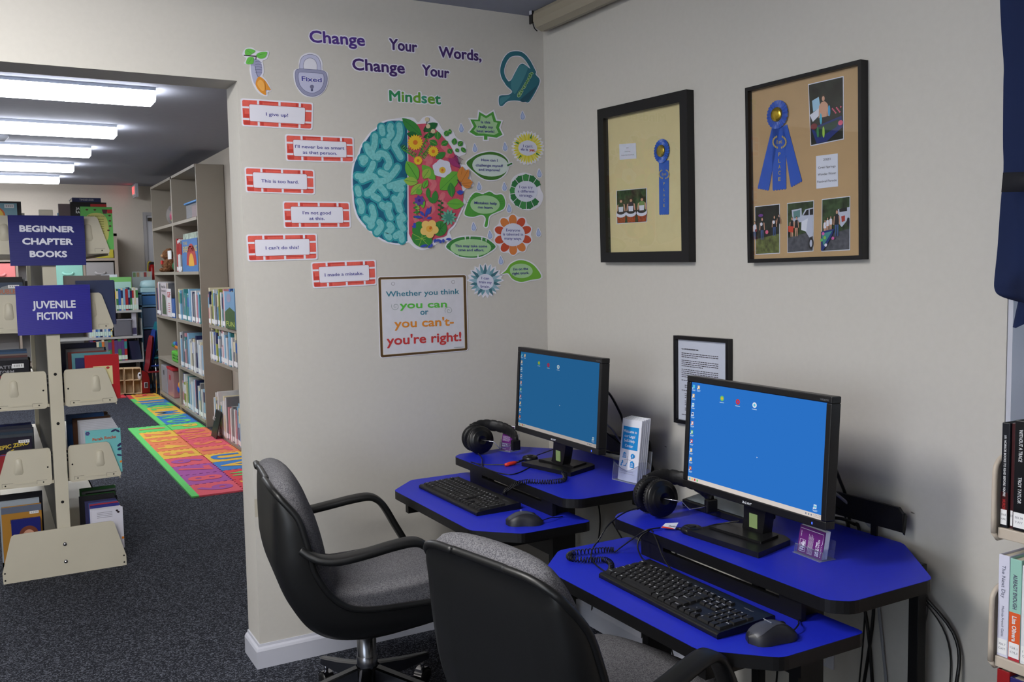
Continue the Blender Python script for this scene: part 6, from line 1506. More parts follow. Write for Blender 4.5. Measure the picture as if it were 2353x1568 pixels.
    m = MB(); m.text('V226WL', P(hw - .008, H - .011, .0006), a, up, mat('faint_print', (120, 122, 128), .5), w=.026, h=.004, align='r'); m.build('model_mark', t)
    m = MB(); m.box(*sorted((P(hw - .04, .009, .0004).x, P(hw - .04, .009, .001).x)), P(hw - .04, 0).y - .0012, P(hw - .04, 0).y + .0012, zb + .006, zb + .011, emitter('power_blue', (60, 90, 255), 2.0)); m.build('power_light', t)
    # stand: base plate, raised plate, neck
    ca, sa = cos(brot), sin(brot)
    B = lambda x, y, z: V((bx + x * ca - y * sa, by + x * sa + y * ca, ZU + z))
    m = MB(); pl_ = [(-.085, -.125), (-.085, .12), (.06, .095), (.075, .07), (.075, -.07), (.06, -.10)]
    m.prism([B(x, y, .001) for x, y in pl_], (0, 0, .014), BEZ); m.build('stand_base', t, bevel=.003)
    m = MB(); m.prism([B(x, y, .0155) for x, y in [(-.03, -.085), (-.03, .09), (.05, .07), (.05, -.07)]], (0, 0, .006), BEZ); m.build('base_plate', t, bevel=.002)
    m = MB(); nc = O - nn * .03; rows = []
    for z, wy, dx in ((.02, .036, .03), (.05, .036, .03), (zb - ZU + .03, .042, .02), (zb - ZU + .10, .05, .0)):
        c_ = V((nc.x + .005 + dx * .3, cy + (by - cy) * max(0, 1 - z / .1), ZU + z)); rows.append([c_ + V((-.012, -wy, 0)), c_ + V((.02, -wy, 0)), c_ + V((.02, wy, 0)), c_ + V((-.012, wy, 0))])
    m.loft(rows, BEZ, smooth=False, closeu=True, caps=True); nk = m.build('neck', t)
    m = MB(); c_ = rows[1][0]; m.box(c_.x - .0022, c_.x - .0004, c_.y + .022, c_.y + .05, ZU + .03, ZU + .066, mat('pale_green_sticker', (128, 150, 98), .5)); m.build('sticker', nk)
    return t, P
YW = math.radians(-91.1)
m1, M1P = monitor(-.334, -.569, .803, YW, .06, .55, .308, (34, 92, 140), 'acer monitor with a teal blue desktop on the corner desk'.replace('acer ', 'black '), -.275, -.53, math.radians(12), .55)
m2, M2P = monitor(-.36, -1.523, .792, math.radians(-91.3), .057, .51, .306, (42, 112, 196), 'black monitor with a bright blue desktop on the right hand desk', -.355, -1.505, math.radians(4), .95)

# ---------------------------------------------------------------- keyboards
KEYM = mat('black_keycap', (20, 20, 22), .5, noise=.04, scale=500); LEG = mat('key_legend_white', (215, 215, 220), .5)
def keyboard(loc, rz, label):
    t = thing('keyboard', label, 'keyboard', loc, rz, 'black full size keyboards')
    p = .0191; L = 23.2 * p; D = .160; x0 = -D / 2
    zt = lambda x: .012 + (x - x0) / D * .009     # body rises to the back
    m = MB(); m.prism([V((x0, L / 2, .0)), V((x0, L / 2, .010)), V((x0 + .006, L / 2, .013)), V((D / 2 - .004, L / 2, .022)), V((D / 2, L / 2, .019)), V((D / 2, L / 2, .0))], (0, -L, 0), BLKP); m.build('body', t, world=False, bevel=.0025)
    m = MB()
    for k in (0, 1, 2): m.box(.056, .058, -L / 2 + .016 + k * .018, -L / 2 + .02 + k * .018, .0195, .0206, mat('lamp_green', (150, 170, 60), .5))
    m.build('lock_lights', t, world=False)
    m = MB(); m.text('logitech', (.05, -L / 2 + .066, .0212), (0, -1, 0), (1, 0, .08), mat('faint_print', (120, 122, 128), .5), w=.03, h=.005); m.build('maker_print', t, world=False)
    keys = []
    R0 = [(1.25, 'Ctrl'), (1.25, '#'), (1.25, 'Alt'), (6.25, ''), (1.25, 'Alt'), (1.25, '#'), (1.25, '='), (1.25, 'Ctrl')]
    R1 = [(2.25, '^')] + [(1, c) for c in 'ZXCVBNM,./'] + [(2.75, 'Shift')]
    R2 = [(1.75, 'Caps')] + [(1, c) for c in "ASDFGHJKL;'"] + [(2.25, 'Enter')]
    R3 = [(1.5, 'Tab')] + [(1, c) for c in 'QWERTYUIOP[]'] + [(1.5, '\\')]
    R4 = [(1, c) for c in '`1234567890-='] + [(2, 'Back')]
    for r, rw in enumerate((R0, R1, R2, R3, R4)):
        u = 0
        for w, s_ in rw: keys.append((u, r, w, 1, s_)); u += w
    for i in range(13): keys.append((0 if i == 0 else 1 + i + (i - 1) // 4 * .5 - .0, 5.25, 1, .85, 'Esc' if i == 0 else 'F%d' % i))
    for i, s_ in enumerate('<v>'): keys.append((15.25 + i, 0, 1, 1, s_))
    keys.append((16.25, 1, 1, 1, '^'))
    for r, rw in ((3, ('Del', 'End', 'PgDn')), (4, ('Ins', 'Home', 'PgUp')), (5.25, ('Prt', 'Scr', 'Pau'))):
        for i, s_ in enumerate(rw): keys.append((15.25 + i, r, 1, 1 if r < 5 else .85, s_))
    keys += [(18.5, 0, 2, 1, '0'), (20.5, 0, 1, 1, '.'), (21.5, 0, 1, 2, 'Ent'), (21.5, 2, 1, 2, '+')]
    for r, rw in ((1, '123'), (2, '456'), (3, '789'), (4, 'N/*-')):
        for i, s_ in enumerate(rw): keys.append((18.5 + i, r, 1, 1, s_))
    extra = MB()
    for idx, (u, r, w, h, s_) in enumerate(keys):
        m = MB() if idx < 100 else extra
        xa = x0 + .013 + r * p + .0006; xb = x0 + .013 + (r + h) * p - .0006
        ya = L / 2 - .006 - u * p - .0006; yb = L / 2 - .006 - (u + w) * p + .0006
        za, zb_ = zt((xa + xb) / 2) , zt((xa + xb) / 2) + .0062; i1, i2 = .0022, .0012
        bot = [V((xa, ya, za - .002)), V((xb, ya, za - .001)), V((xb, yb, za - .001)), V((xa, yb, za - .002))]
        top_ = [V((xa + i1 * 1.3, ya - i1, zb_ - .0006)), V((xb - i2, ya - i1, zb_ + .0004)), V((xb - i2, yb + i1, zb_ + .0004)), V((xa + i1 * 1.3, yb + i1, zb_ - .0006))]
        m.add(bot + top_, [(0, 1, 5, 4), (1, 2, 6, 5), (2, 3, 7, 6), (3, 0, 4, 7), (4, 5, 6, 7)], KEYM)
        if s_:
            ln = len(s_); hh = .0046 if ln == 1 else .0032
            wid = None if ln == 1 else min((w * p - .007), .0032 * ln * .85)
            m.text(s_, (xb - .0085, ya - .0042, zb_ + .0004), (0, -1, 0), V((1, 0, .06)).normalized(), LEG, w=wid, h=hh, bold=.02)
        if idx < 100: m.build('key', t, world=False)
    o = extra.build('key', t, world=False); o['kind'] = 'stuff'
    return t
kb = keyboard((-.632, -1.592, ZL + .001), math.radians(-1.7), 'black keyboard in front of the bright monitor on the right hand desk')
kb2 = dup(kb, (-.618, -.472, ZL + .001), math.radians(0), 'black keyboard on the lower shelf of the corner desk')

# ---------------------------------------------------------------- mice
MTOP = mat('mouse_grey_shell', (62, 64, 74), .38, noise=.03, scale=300); MSIDE = mat('mouse_dark_side', (28, 29, 36), .45)
def mouse(loc, rz, label):
    t = thing('mouse', label, 'mouse', loc, rz, 'grey corded mice')
    def shell(z0, z1, k, mt, nm):
        m = MB(); rows = []; N = 14
        for i in range(N + 1):
            u = i / N; x = -.057 + .114 * u
            wv = .0335 * (1 - abs(2 * u - 1) ** 3.2) ** .45 * (1.0 - .12 * math.exp(-((u - .5) / .2) ** 2)); wv = max(wv, .0008)
            hz = (.0385 * (math.sin(pi * min(1, (u * .86 + .10))) ** .75)) * k; hz = max(hz, z0 + .0005)
            r_ = []
            for j in range(11):
                a_ = pi * j / 10; yy = cos(a_) * wv; zz = z0 + (hz - z0) * sin(a_) ** .62
                r_.append(V((x, yy, zz)))
            rows.append(r_)
        m.loft(rows, mt); m.add([p for r_ in rows for p in (r_[0], r_[-1])], [(2 * i, 2 * i + 1, 2 * i + 3, 2 * i + 2) for i in range(N)], mt)
        return m
    shell(.0, .036, 1.0, MSIDE, 'b').build('body', t, world=False)
    m = MB(); rows = []; N = 14
    for i in range(N + 1):
        u = i / N; x = -.0565 + .1135 * u
        wv = .0337 * (1 - abs(2 * u - 1) ** 3.2) ** .45 * (1.0 - .12 * math.exp(-((u - .5) / .2) ** 2)); wv = max(wv, .0008)
        hz = .0391 * (math.sin(pi * min(1, (u * .86 + .10))) ** .75); side = .2 + .25 * u
        r_ = []
        for j in range(11):
            a_ = pi * (side + (1 - 2 * side) * j / 10); r_.append(V((x, cos(a_) * wv * 1.01, hz * sin(a_) ** .62)))
        rows.append(r_)
    m.loft(rows, MTOP); m.build('top_shell', t, world=False)
    m = MB(); m.lathe([(0, -.003), (.0075, -.003), (.008, 0), (.0075, .003), (0, .003)], (.026, 0, .0262), (0, 1, 0), BLKP, seg=16); m.build('scroll_wheel', t, world=False)
    m = MB(); m.text('logitech', (-.012, .014, .0403), (0, -1, 0), V((1, 0, .1)).normalized(), mat('silver_logo', (196, 200, 206), .3), w=.026, h=.0045); m.build('maker_print', t, world=False)
    m = MB(); m.tube(cr([(.054, 0, .009), (.068, .006, .012), (.085, .02, .012), (.10, .04, .006), (.12, .06, .003)], 5), .0017, BLKP, seg=6); m.build('cord', t, world=False)
    return t
ms1 = mouse((-.622, -1.868, ZL + .001), math.radians(-8), 'grey mouse at the right end of the keyboard on the right hand desk')
ms2 = dup(ms1, (-.615, -.848, ZL + .001), math.radians(-28), 'grey mouse by the keyboard on the corner desk')

# ---------------------------------------------------------------- headphones
HPB = mat('headphone_black', (14, 14, 16), .35, noise=.05, scale=200); PADL = mat('ear_pad_leather', (18, 18, 20), .5, noise=.15, scale=160, bump=.3); WIRE = mat('steel_wire', (200, 202, 210), .2, metal=1.0)
def coil(m, path, r, turns, rt, mt):
    path = cr(path, 12); n = len(path); N = turns * 9; pts = []; q = None
    for i in range(N + 1):
        f_ = i / N * (n - 1); k = min(n - 2, int(f_)); p = path[k].lerp(path[k + 1], f_ - k); t_ = (path[k + 1] - path[k]).normalized()
        if q is None: q = t_.orthogonal().normalized()
        q = (q - t_ * q.dot(t_)).normalized(); b = t_.cross(q); a_ = 2 * pi * i / 9
        pts.append(p + (q * cos(a_) + b * sin(a_)) * r)
    m.tube(pts, rt, mt, seg=5)
def headphones(loc, rz, label, cords, coilpath, turns):
    """cups stand on edge side by side; axis along local -y, band runs off to local +x"""
    t = thing('headphones', label, 'headphones', loc, rz, 'black padded headphones')
    t.scale = (1.1, 1.1, 1.1)
    R = .047; tl = .08
    for sg, yo in ((1, .052), (-1, -.052)):
        A = V((.05, sg, .12)).normalized(); o = V((0, yo * .22, R + .002))
        m = MB(); m.lathe([(0, .031), (.012, .031), (.0135, .033), (.017, .033), (.0185, .031), (.030, .031), (.034, .029), (.036, .0265), (.044, .0255), (.0465, .022), (R - .001, .0165)], o, A, HPB, seg=28); m.build('ear_cup', t, world=False)
        m = MB(); prof = [(.020, .006), (.028, .003), (.04, .002), (R, .006), (R + .001, .012), (R, .0165), (.03, .018)]
        m.lathe(prof, o, A, PADL, seg=28)
        for k in range(40):
            a_ = 2 * pi * k / 40; X = A.orthogonal().normalized(); Y = A.cross(X); d_ = X * cos(a_) + Y * sin(a_)
            m.obox(o + A * .009 + d_ * (R + .0004), A * .004, d_ * .0006, d_.cross(A) * .0018, PADL)
        m.build('ear_pad', t, world=False)
    path = cr([(-.01, .03, .075), (.0, .03, .083), (.03, .034, .09), (.065, .025, .088), (.09, .0, .083), (.105, -.03, .076), (.11, -.06, .066), (.108, -.085, .055), (.10, -.10, .045)], 6)
    m = MB(); sec = [(.019 * cos(2 * pi * k / 12), .0075 * sin(2 * pi * k / 12)) for k in range(12)]
    m.sweep(path[5:-2], sec, PADL, side=(0, 0, 1), scales=[1.0 + .05 * (1 if i % 4 else -1) for i in range(len(path[5:-2]))]); m.build('headband', t, world=False)
    for nm, ctr in (('left', (.002, .034, .08)), ('right', (.10, -.098, .036))):
        m = MB(); m.obox(ctr, (.016, 0, .0), (0, .008, 0), (0, 0, .018), HPB); m.build('yoke', t, world=False, bevel=.004)
    m = MB(); m.tube([(.0, .05, .05), (.004, .046, .07), (.012, .04, .082)], .0014, WIRE, seg=6); m.build('wire_bracket', t, world=False); m = MB(); m.tube([(-.005, -.048, .055), (.03, -.075, .05), (.045, -.085, .03), (.075, -.095, .034), (.098, -.1, .04)], .0014, WIRE, seg=6); m.build('wire_bracket', t, world=False)
    inv = Matrix.Rotation(-rz, 3, 'Z') * (1 / 1.1)
    m = MB()
    for c in cords: m.tube(cr([inv @ (V(p) - V(loc)) for p in c], 8), .0019, BLKP, seg=6)
    m.build('cord', t, world=False)
    m = MB(); coil(m, [inv @ (V(p) - V(loc)) for p in coilpath], .0062, turns, .0014, BLKP); m.build('coiled_cord', t, world=False)
    return t
def z3(a, b): return (1240 + a / 3.268, 1120 + b / 3.268)
def zk(a, b): return (880 + a / 3.5652, 950 + b / 3.5652)
def up_(fn, pts):   # (px, py, height over the old desk levels)
    return [on(*fn(a, b), 'z', 1.4 - 1.114 * (1.4 - z) if z > .765 else (ZL + (z - .70) * 1.02)) for a, b, z in pts]
headphones((-.395, -1.2, ZU), math.radians(-6), 'black padded headphones beside the bright monitor on the right hand desk',
    [up_(z3, [(760, 150, .80), (640, 190, .79), (520, 280, .775), (440, 400, .74), (395, 470, .715), (390, 540, .705), (430, 590, .704), (500, 640, .704)]),
     up_(z3, [(905, 305, .778), (800, 325, .775), (690, 395, .745), (600, 460, .715), (560, 490, .704)]),
     up_(z3, [(840, 320, .776), (880, 400, .76), (920, 510, .735), (980, 610, .715), (1050, 660, .705), (1090, 690, .703)]),
     up_(z3, [(830, 320, .776), (760, 370, .762), (735, 440, .74), (760, 520, .715), (800, 560, .704), (830, 580, .703)])],
    up_(z3, [(555, 470, .711), (480, 470, .711), (380, 480, .711), (270, 490, .711), (222, 510, .711), (235, 535, .711), (330, 545, .711), (420, 545, .711), (490, 545, .711), (535, 575, .711), (535, 620, .711), (515, 645, .711)]), 46)
headphones((-.405, -.14, ZU), math.radians(-6), 'black padded headphones at the left end of the corner desk',
    [up_(zk, [(780, 330, .79), (810, 370, .78), (815, 430, .775), (850, 500, .745), (900, 600, .715), (940, 645, .704), (985, 668, .704)]),
     up_(zk, [(720, 400, .775), (800, 418, .774), (900, 422, .774), (1005, 420, .776)]),
     up_(zk, [(760, 410, .775), (850, 455, .774), (950, 490, .774), (1050, 502, .774), (1130, 480, .774), (1210, 440, .774), (1300, 415, .775), (1400, 415, .776), (1450, 440, .778)])],
    up_(zk, [(1420, 425, .779), (1460, 460, .779), (1490, 510, .779), (1480, 545, .779), (1400, 560, .779), (1300, 562, .779), (1200, 558, .779), (1120, 570, .776), (1060, 595, .755), (1010, 630, .725), (995, 665, .711)]), 48)
# volume pucks
def puck(loc, label, cable):
    t = thing('audio_puck', label, 'audio control', loc, 0, 'black audio control pucks')
    m = MB(); m.lathe([(0, 0), (.026, 0), (.029, .004), (.028, .012), (.022, .017), (.0, .018)], loc, (0, 0, 1), HPB, seg=28); m.build('body', t)
    m = MB(); m.lathe([(0, .018), (.011, .018), (.011, .0195), (0, .0195)], loc, (0, 0, 1), BEZ, seg=20)
    for k in range(3): m.box(loc[0] - .02, loc[0] - .017, loc[1] - .012 + k * .009, loc[1] - .007 + k * .009, loc[2] + .0165, loc[2] + .018, WIRE)
    m.build('buttons', t)
    m = MB(); m.tube(cr(cable, 6), .002, BLKP, seg=6); m.build('cord', t)
puck((-.422, -1.387, ZU + .001), 'black round audio puck with a white red tag cord on the right hand desk', up_(z3, [(1225, 310, .785), (1300, 285, .785), (1420, 265, .793), (1500, 255, .80)]) )
puck((-.308, -.366, ZU + .001), 'black round audio puck with a red plug on the corner desk', up_(zk, [(1260, 345, .785), (1330, 320, .787), (1400, 295, .80)]))
m = MB(); A = up_(zk, [(1000, 424, .778), (1100, 402, .780)]); m.tube([A[0], A[0].lerp(A[1], .35), A[0].lerp(A[1], .75), A[1]], .0075, mat('red_plug', (206, 48, 28), .4), seg=10, scales=[.7, 1, .95, .45]); tag(m.build('plug'), 'red and orange plug on the headphone cord of the corner desk', 'plug')
m = MB(); A = up_(zk, [(1100, 402, .780), (1145, 385, .783)]); m.tube(A, .004, BLKP, seg=8); tag(m.build('plug'), 'black plug joining the red plug to the audio puck', 'plug')
m = MB(); q = up_(z3, [(912, 305, .7775), (945, 272, .785), (1042, 268, .786), (1015, 316, .7765)]); m.prism(q, (0, 0, .0008), PWH); q2 = up_(z3, [(914, 307, .7785), (922, 296, .781), (1000, 312, .7785), (1012, 318, .7775)]); m.prism([p + V((0, 0, .0009)) for p in q2], (0, 0, .0004), mat('red_plug', (206, 48, 28), .4))
m.text('Audio', q[0].lerp(q[1], .35) + (q[3] - q[0]) * .4 + V((0, 0, .0012)), (q[3] - q[0]).normalized(), (q[1] - q[0]).normalized(), DK, h=.006); tag(m.build('cord_tag'), 'small white and red tag folded round the headphone cord on the right hand desk', 'tag')
m = MB(); m.tube(up_(z3, [(1030, 312, .780), (1075, 318, .781)]), .004, BLKP, seg=8); tag(m.build('plug'), 'black plug entering the audio puck on the right hand desk', 'plug')
# flat grey device lying behind the right monitor
t = thing('network_box', 'low black device with a grey glossy top behind the right hand monitor', 'electronic device', (-.22, -1.30, ZU))
m = MB(); m.obox((-.225, -1.305, ZU + .0185), (.045, 0, .006), (.0, .14, -.0), (0, 0, .010), BEZ); m.build('body', t, bevel=.003)
m = MB(); m.obox((-.23, -1.305, ZU + .0292), (.035, 0, .0047), (.0, .13, 0), (0, 0, .0004), mat('glossy_grey_panel', (96, 106, 110), .2)); m.build('top_panel', t)

# ---------------------------------------------------------------- leaflet holder and card holders
ACR = glass('clear_acrylic', (244, 246, 252), rough=.03, haze=.02); AEDGE = glass('acrylic_edge', (206, 214, 228), haze=.28)
zb_ = lambda a, b: (1380 + a / 6.272, 930 + b / 6.272)
bo_ = V((-.365, -1.045, ZU)); rzb = math.radians(-106)  # front faces local -y
t = thing('leaflet_holder', 'clear acrylic holder of white leaflets beside the corner monitor', 'leaflet holder', bo_, 0)
fx = on(*zb_(245, 1030), 'z', ZU + .012); gx = on(*zb_(522, 1098), 'z', ZU + .012)
Xb = (gx - fx); Xb.z = 0; wb = Xb.length; Xb.normalize(); Nb = V((Xb.y, -Xb.x, 0))   # Nb points to the viewer
if Nb.dot(CAM - fx) < 0: Nb = -Nb
lean = .13; Ub = (V((0, 0, 1)) - Nb * lean).normalized(); org = V((fx.x, fx.y, ZU))
LP = lambda u, v, d=0.0: org + Xb * u + Ub * v + Nb * d
m = MB(); e = .006
def slab(mb, u0, u1, v0, v1, d0, d1, mt): mb.obox(LP((u0 + u1) / 2, (v0 + v1) / 2, (d0 + d1) / 2), Xb * ((u1 - u0) / 2), Ub * ((v1 - v0) / 2), Ub.cross(Xb) * ((d1 - d0) / 2), mt)
slab(m, -.012, wb + .012, .0, .10, -.046, -.0445, ACR)
m.prism([LP(-.012, .002, .012), LP(wb + .012, .002, .012)] + [LP(wb + .012, .062, .012)] + [LP(-.012 + (wb + .024) * k / 10, .062 - .022 * math.sin(pi * k / 10), .012) for k in range(9, 0, -1)] + [LP(-.012, .062, .012)], Nb * .0016, ACR)
for u in (-.0135, wb + .012): slab(m, u, u + .0016, .002, .07, -.046, .013, ACR)
m.build('pocket', t)
m = MB()
m.tube([LP(-.012 + (wb + .024) * k / 10, .062 - .022 * math.sin(pi * k / 10), .0128) for k in range(11)], .0011, AEDGE, seg=6)
m.tube([LP(-.012, .002, .0128), LP(wb + .012, .002, .0128)], .0013, AEDGE, seg=6)
for u in (-.012, wb + .012): m.tube([LP(u, .002, .0128), LP(u, .062, .0128)], .001, AEDGE, seg=6); m.tube([LP(u, .002, -.045), LP(u, .1, -.045)], .001, AEDGE, seg=6)
m.box(0, 0, 0, 0, 0, 0, AEDGE) if False else None
bq = [LP(-.012, .0, .014), LP(wb + .012, .0, .014), LP(wb + .012, .0, -.06), LP(-.012, .0, -.06)]
m.prism([V((p.x, p.y, ZU + .0005)) for p in bq], (0, 0, .0016), AEDGE); m.build('foot', t)
LW, LH = wb, .203
PAP = mat('leaflet_paper', (224, 226, 236), .45); LBL = mat('leaflet_blue', (26, 136, 206), .45)
for k in range(5):
    tt = thing('leaflet', ['front leaflet headed Welcome to our Legal Self-Help Center', 'white leaflet second in the acrylic holder', 'white leaflet third in the acrylic holder', 'white leaflet fourth in the acrylic holder', 'rearmost white leaflet in the acrylic holder'][k], 'leaflet', LP(LW / 2, .003, -.002 - k * .008), 0, 'leaflets in the acrylic holder')
    d0 = .004 - k * .0085; m = MB()
    bow = lambda u: -.004 * ((u / LW - .5) * 2) ** 2 * (1 if True else 0)
    us = [LW * i / 8 for i in range(9)]; dz = .0 + k * .0012
    for dd in (0, -.0045): m.loft([[LP(u, .003, d0 + dd + bow(u)) for u in us], [LP(u, LH + dz, d0 + dd + bow(u)) for u in us]], PAP, smooth=True)
    for u in (0, LW): m.flat([LP(u, .003, d0 + bow(u)), LP(u, .003, d0 - .0045 + bow(u)), LP(u, LH + dz, d0 - .0045 + bow(u)), LP(u, LH + dz, d0 + bow(u))], PAP)
    m.loft([[LP(u, LH + dz, d0 + bow(u)) for u in us], [LP(u, LH + dz, d0 - .0045 + bow(u)) for u in us]], PAP)
    m.build('sheet', tt)
    if k == 0:
        m = MB(); m.strokeN = Nb; q = .0006
        Bf = lambda u, v, o=q: LP(u, v, d0 + bow(u) + o)
        us2 = [LW * (.10 + .8 * i / 6) for i in range(7)]
        m.loft([[Bf(u, LH * .52) for u in us2], [Bf(u, LH * .885) for u in us2]], LBL, smooth=False)
        Xf = (Bf(LW * .75, 0) - Bf(LW * .25, 0)).normalized()
        for st, v, w in (('Welcome to', .79, .7), ('our Legal', .715, .54), ('Self-Help', .64, .55), ('Center', .56, .42)): m.text(st, Bf(LW * .5, LH * v, .0014), Xf, Ub, PAP, w=LW * w, h=LH * .047, align='c', bold=.015)
        def rect(u0, v0, u1, v1, mt=LBL, o=.0012): m.flat([LP(LW * a, LH * b, d0 + bow(LW * .5) + o - .0004) for a, b in ((u0, v0), (u1, v0), (u1, v1), (u0, v1))], mt)
        gb = lambda pts, o=.0012, mt=LBL: m.flat([LP(LW * a, LH * b, d0 + bow(LW * .5) + o - .0004) for a, b in pts], mt)
        gb([(.2, .445), (.4, .445), (.3, .475)]); rect(.2, .38, .4, .392)
        for u in (.22, .285, .35): rect(u, .395, u + .03, .44)
        gb([(a, b) for a, b in ell(.72, .43, .1, .036, 18)]); gb([(.66, .405), (.64, .375), (.72, .4)]); rect(.71, .41, .73, .445, PAP, .0018)
        gb([(a, b) for a, b in ell(.22, .325, .035, .013, 12)]); gb([(.16, .27), (.27, .305), (.24, .318), (.17, .3)]); rect(.14, .245, .2, .275); rect(.28, .25, .42, .262); gb([(.38, .262), (.42, .262), (.47, .31), (.45, .31)])
        rect(.62, .245, .82, .33); gb([(.62, .33), (.76, .33), (.76, .35), (.68, .35)])
        for v in (.265, .285, .305): rect(.66, v, .78, v + .008, PAP, .0018)
        CRS = INK('grey_print', (120, 120, 130)); rect(.3, .355, .64, .359, CRS); rect(.465, .3, .475, .415, CRS)
        for st, v, w in (('If you have legal questions,', .165, .66), ('we can help you find answers!', .13, .78)): m.text(st, Bf(LW * .5, LH * v, .0014), Xf, Ub, INK('grey_print', (120, 120, 130)), w=LW * w, h=LH * .018, align='c')
        m.build('print', tt)

PUR = mat('card_purple', (98, 28, 112), .4)
def cardholder(FL, FR, H, leanv, label, rot, ncards):
    FL, FR = V(FL), V(FR); X = FR - FL; W = X.length; X.normalize(); N = V((X.y, -X.x, 0))
    if N.dot(CAM - FL) < 0: N = -N
    U = (V((0, 0, 1)) - N * leanv).normalized(); Q = lambda u, v, d=0.0: FL + X * u + U * v + N * d; D = U.cross(X) if U.cross(X).dot(N) > 0 else X.cross(U)
    t = thing('card_holder', 'clear acrylic holder for the ' + label, 'card holder', (FL + FR) / 2)
    m = MB()
    def sl(u0, u1, v0, v1, d0, d1, mt): m.obox(Q((u0 + u1) / 2, (v0 + v1) / 2, (d0 + d1) / 2), X * ((u1 - u0) / 2), U * ((v1 - v0) / 2), D * ((d1 - d0) / 2), mt)
    m.prism([V((p.x, p.y, ZU + .0004)) for p in (Q(-.004, 0, .016), Q(W + .004, 0, .016), Q(W + .004, 0, -.034), Q(-.004, 0, -.034))], (0, 0, .0014), AEDGE)
    sl(-.004, W + .004, .002, H * .34, .009, .0104, ACR); sl(-.004, W + .004, .002, H * .7, -.026, -.0246, ACR)
    for u in (-.004, W + .0026): sl(u, u + .0014, .002, H * .42, -.026, .0104, ACR)
    m.tube([Q(-.004, .003, .011), Q(-.004, H * .34, .011), Q(W + .004, H * .34, .011), Q(W + .004, .003, .011)], .0008, AEDGE, seg=6)
    m.build('pocket', t)
    for k in range(ncards):
        c = thing('card', ('front purple card with white print in the ' if k == 0 else '%s card behind the front one in the ' % ordn(k)) + label.replace('purple cards', 'holder'), 'card', Q(W / 2, .004, 0), 0, 'cards in the ' + label)
        m = MB(); d0 = .006 - k * .0036
        m.obox(Q(W / 2, .003 + H / 2, d0), X * (W / 2 - .001), U * (H / 2), D * .0014, PAP if k else PUR); m.build('stack', c)
        if k == 0:
            m = MB(); m.strokeN = D; o = d0 + .0017
            if rot:   # card turned on its side: print runs upward
                T = lambda st, u, v, w, h, b=.02: m.text(st, Q(u * W, v * H, o), U, -X, PAP, w=w * H, h=h * W, bold=b)
                F = lambda u0, v0, u1, v1: m.flat([Q(W * a, H * b_, o) for a, b_ in ((u0, v0), (u1, v0), (u1, v1), (u0, v1))], PAP)
                G_ = lambda pts, w: m.stroke([Q(W * a, H * b_, o) for a, b_ in pts], w, PAP)
                G_([(.08, .12), (.30, .12), (.30, .55), (.08, .55), (.08, .12)], .0012)
                T('Help', .26, .17, .34, .12, .04); T('illinois', .15, .17, .26, .05); T('legal aid', .11, .66, .2, .03)
                for k2 in range(6): T('find legal information and help', .42 + k2 * .035, .1, .72 - .05 * (k2 % 3), .022)
                T('Call or Text', .76, .12, .5, .06, .04); T('833-411-1121', .84, .12, .6, .06, .04); T('help.org', .93, .12, .4, .03)
                G_([(.04, .95), (.95, .95), (.95, .62), (.91, .55)], .001)
            else:
                T = lambda st, u, v, w, h, b=.02: m.text(st, Q(u * W, v * H, o), X, U, PAP, w=w * W, h=h * H, bold=b)
                G_ = lambda pts, w: m.stroke([Q(W * a, H * b_, o) for a, b_ in pts], w, PAP)
                G_([(.12, .74), (.6, .74), (.6, .94), (.12, .94), (.12, .74)], .0012)
                T('Help', .17, .78, .36, .06, .04); T('illinois', .17, .865, .26, .03); T('legal aid', .66, .85, .22, .025)
                for k2 in range(6): T('find legal information and help', .1, .6 - k2 * .035, .72 - .05 * (k2 % 3), .018)
                T('Call or Text', .1, .28, .5, .05, .04); T('833-411-1121', .1, .2, .6, .05, .04); T('help.org', .12, .1, .4, .02)
                G_([(.5, .04), (.92, .04), (.92, .2)], .001)
            m.build('print', c)
z4 = lambda a, b: (1540 + a / 2.613, 820 + b / 2.613)
z1_ = lambda a, b: (1020 + a / 3.919, 780 + b / 3.919)
f0, f1 = on(*z4(772, 1168), 'z', ZU + .002), on(*z4(922, 1226), 'z', ZU + .002)
cardholder((f0.x, f0.y, ZU), (f1.x, f1.y, ZU), .066, .18, 'purple cards in front of the right hand monitor', True, 5)
f0, f1 = on(*z1_(520, 995), 'z', ZU + .002), on(*z1_(612, 1012), 'z', ZU + .002)
cardholder((f0.x, f0.y, ZU), (f1.x, f1.y, ZU), .094, .22, 'purple cards behind the headphones on the corner desk', False, 4)

# ---------------------------------------------------------------- cables behind the desks
GRC = mat('grey_cable', (130, 132, 140), .5)
def cable(pts, r, mt, label, name='cable'):
    m = MB(); m.tube(cr([p if isinstance(p, V) else T_(p) for p in pts], 8), r, mt, seg=7); return tag(m.build(name), label, 'cable', 'cables behind the desks')
SCL = lambda x: -1.98948 + 1.114 * (x + 1.98948)
I = lambda px, py, x: on(px, py, 'x', min(-.012, SCL(x)))
T_ = lambda p: V((min(-.012, SCL(p[0])), -3.22061 + 1.114 * (p[1] + 3.22061), max(.006, 1.4 - 1.114 * (1.4 - p[2]) if p[2] > .5 else p[2] * .9)))
cable([I(1895, 1035, -.40), I(1912, 1060, -.33), I(1930, 1105, -.26), I(1943, 1140, -.2), I(1951, 1190, -.19), I(1952, 1225, -.19), (-.18, -1.77, .55), (-.12, -1.79, .3), (-.1, -1.8, .05)], .0045, BLKP, 'thick black cable curving down from the back of the right monitor')
cable([I(1885, 1105, -.40), I(1915, 1130, -.30), I(1960, 1168, -.245), I(1995, 1205, -.23), I(2010, 1232, -.2), (-.19, -1.8, .62), (-.1, -1.83, .3), (-.08, -1.83, .03)], .004, GRC, 'grey cable slanting from the right monitor over the black board')
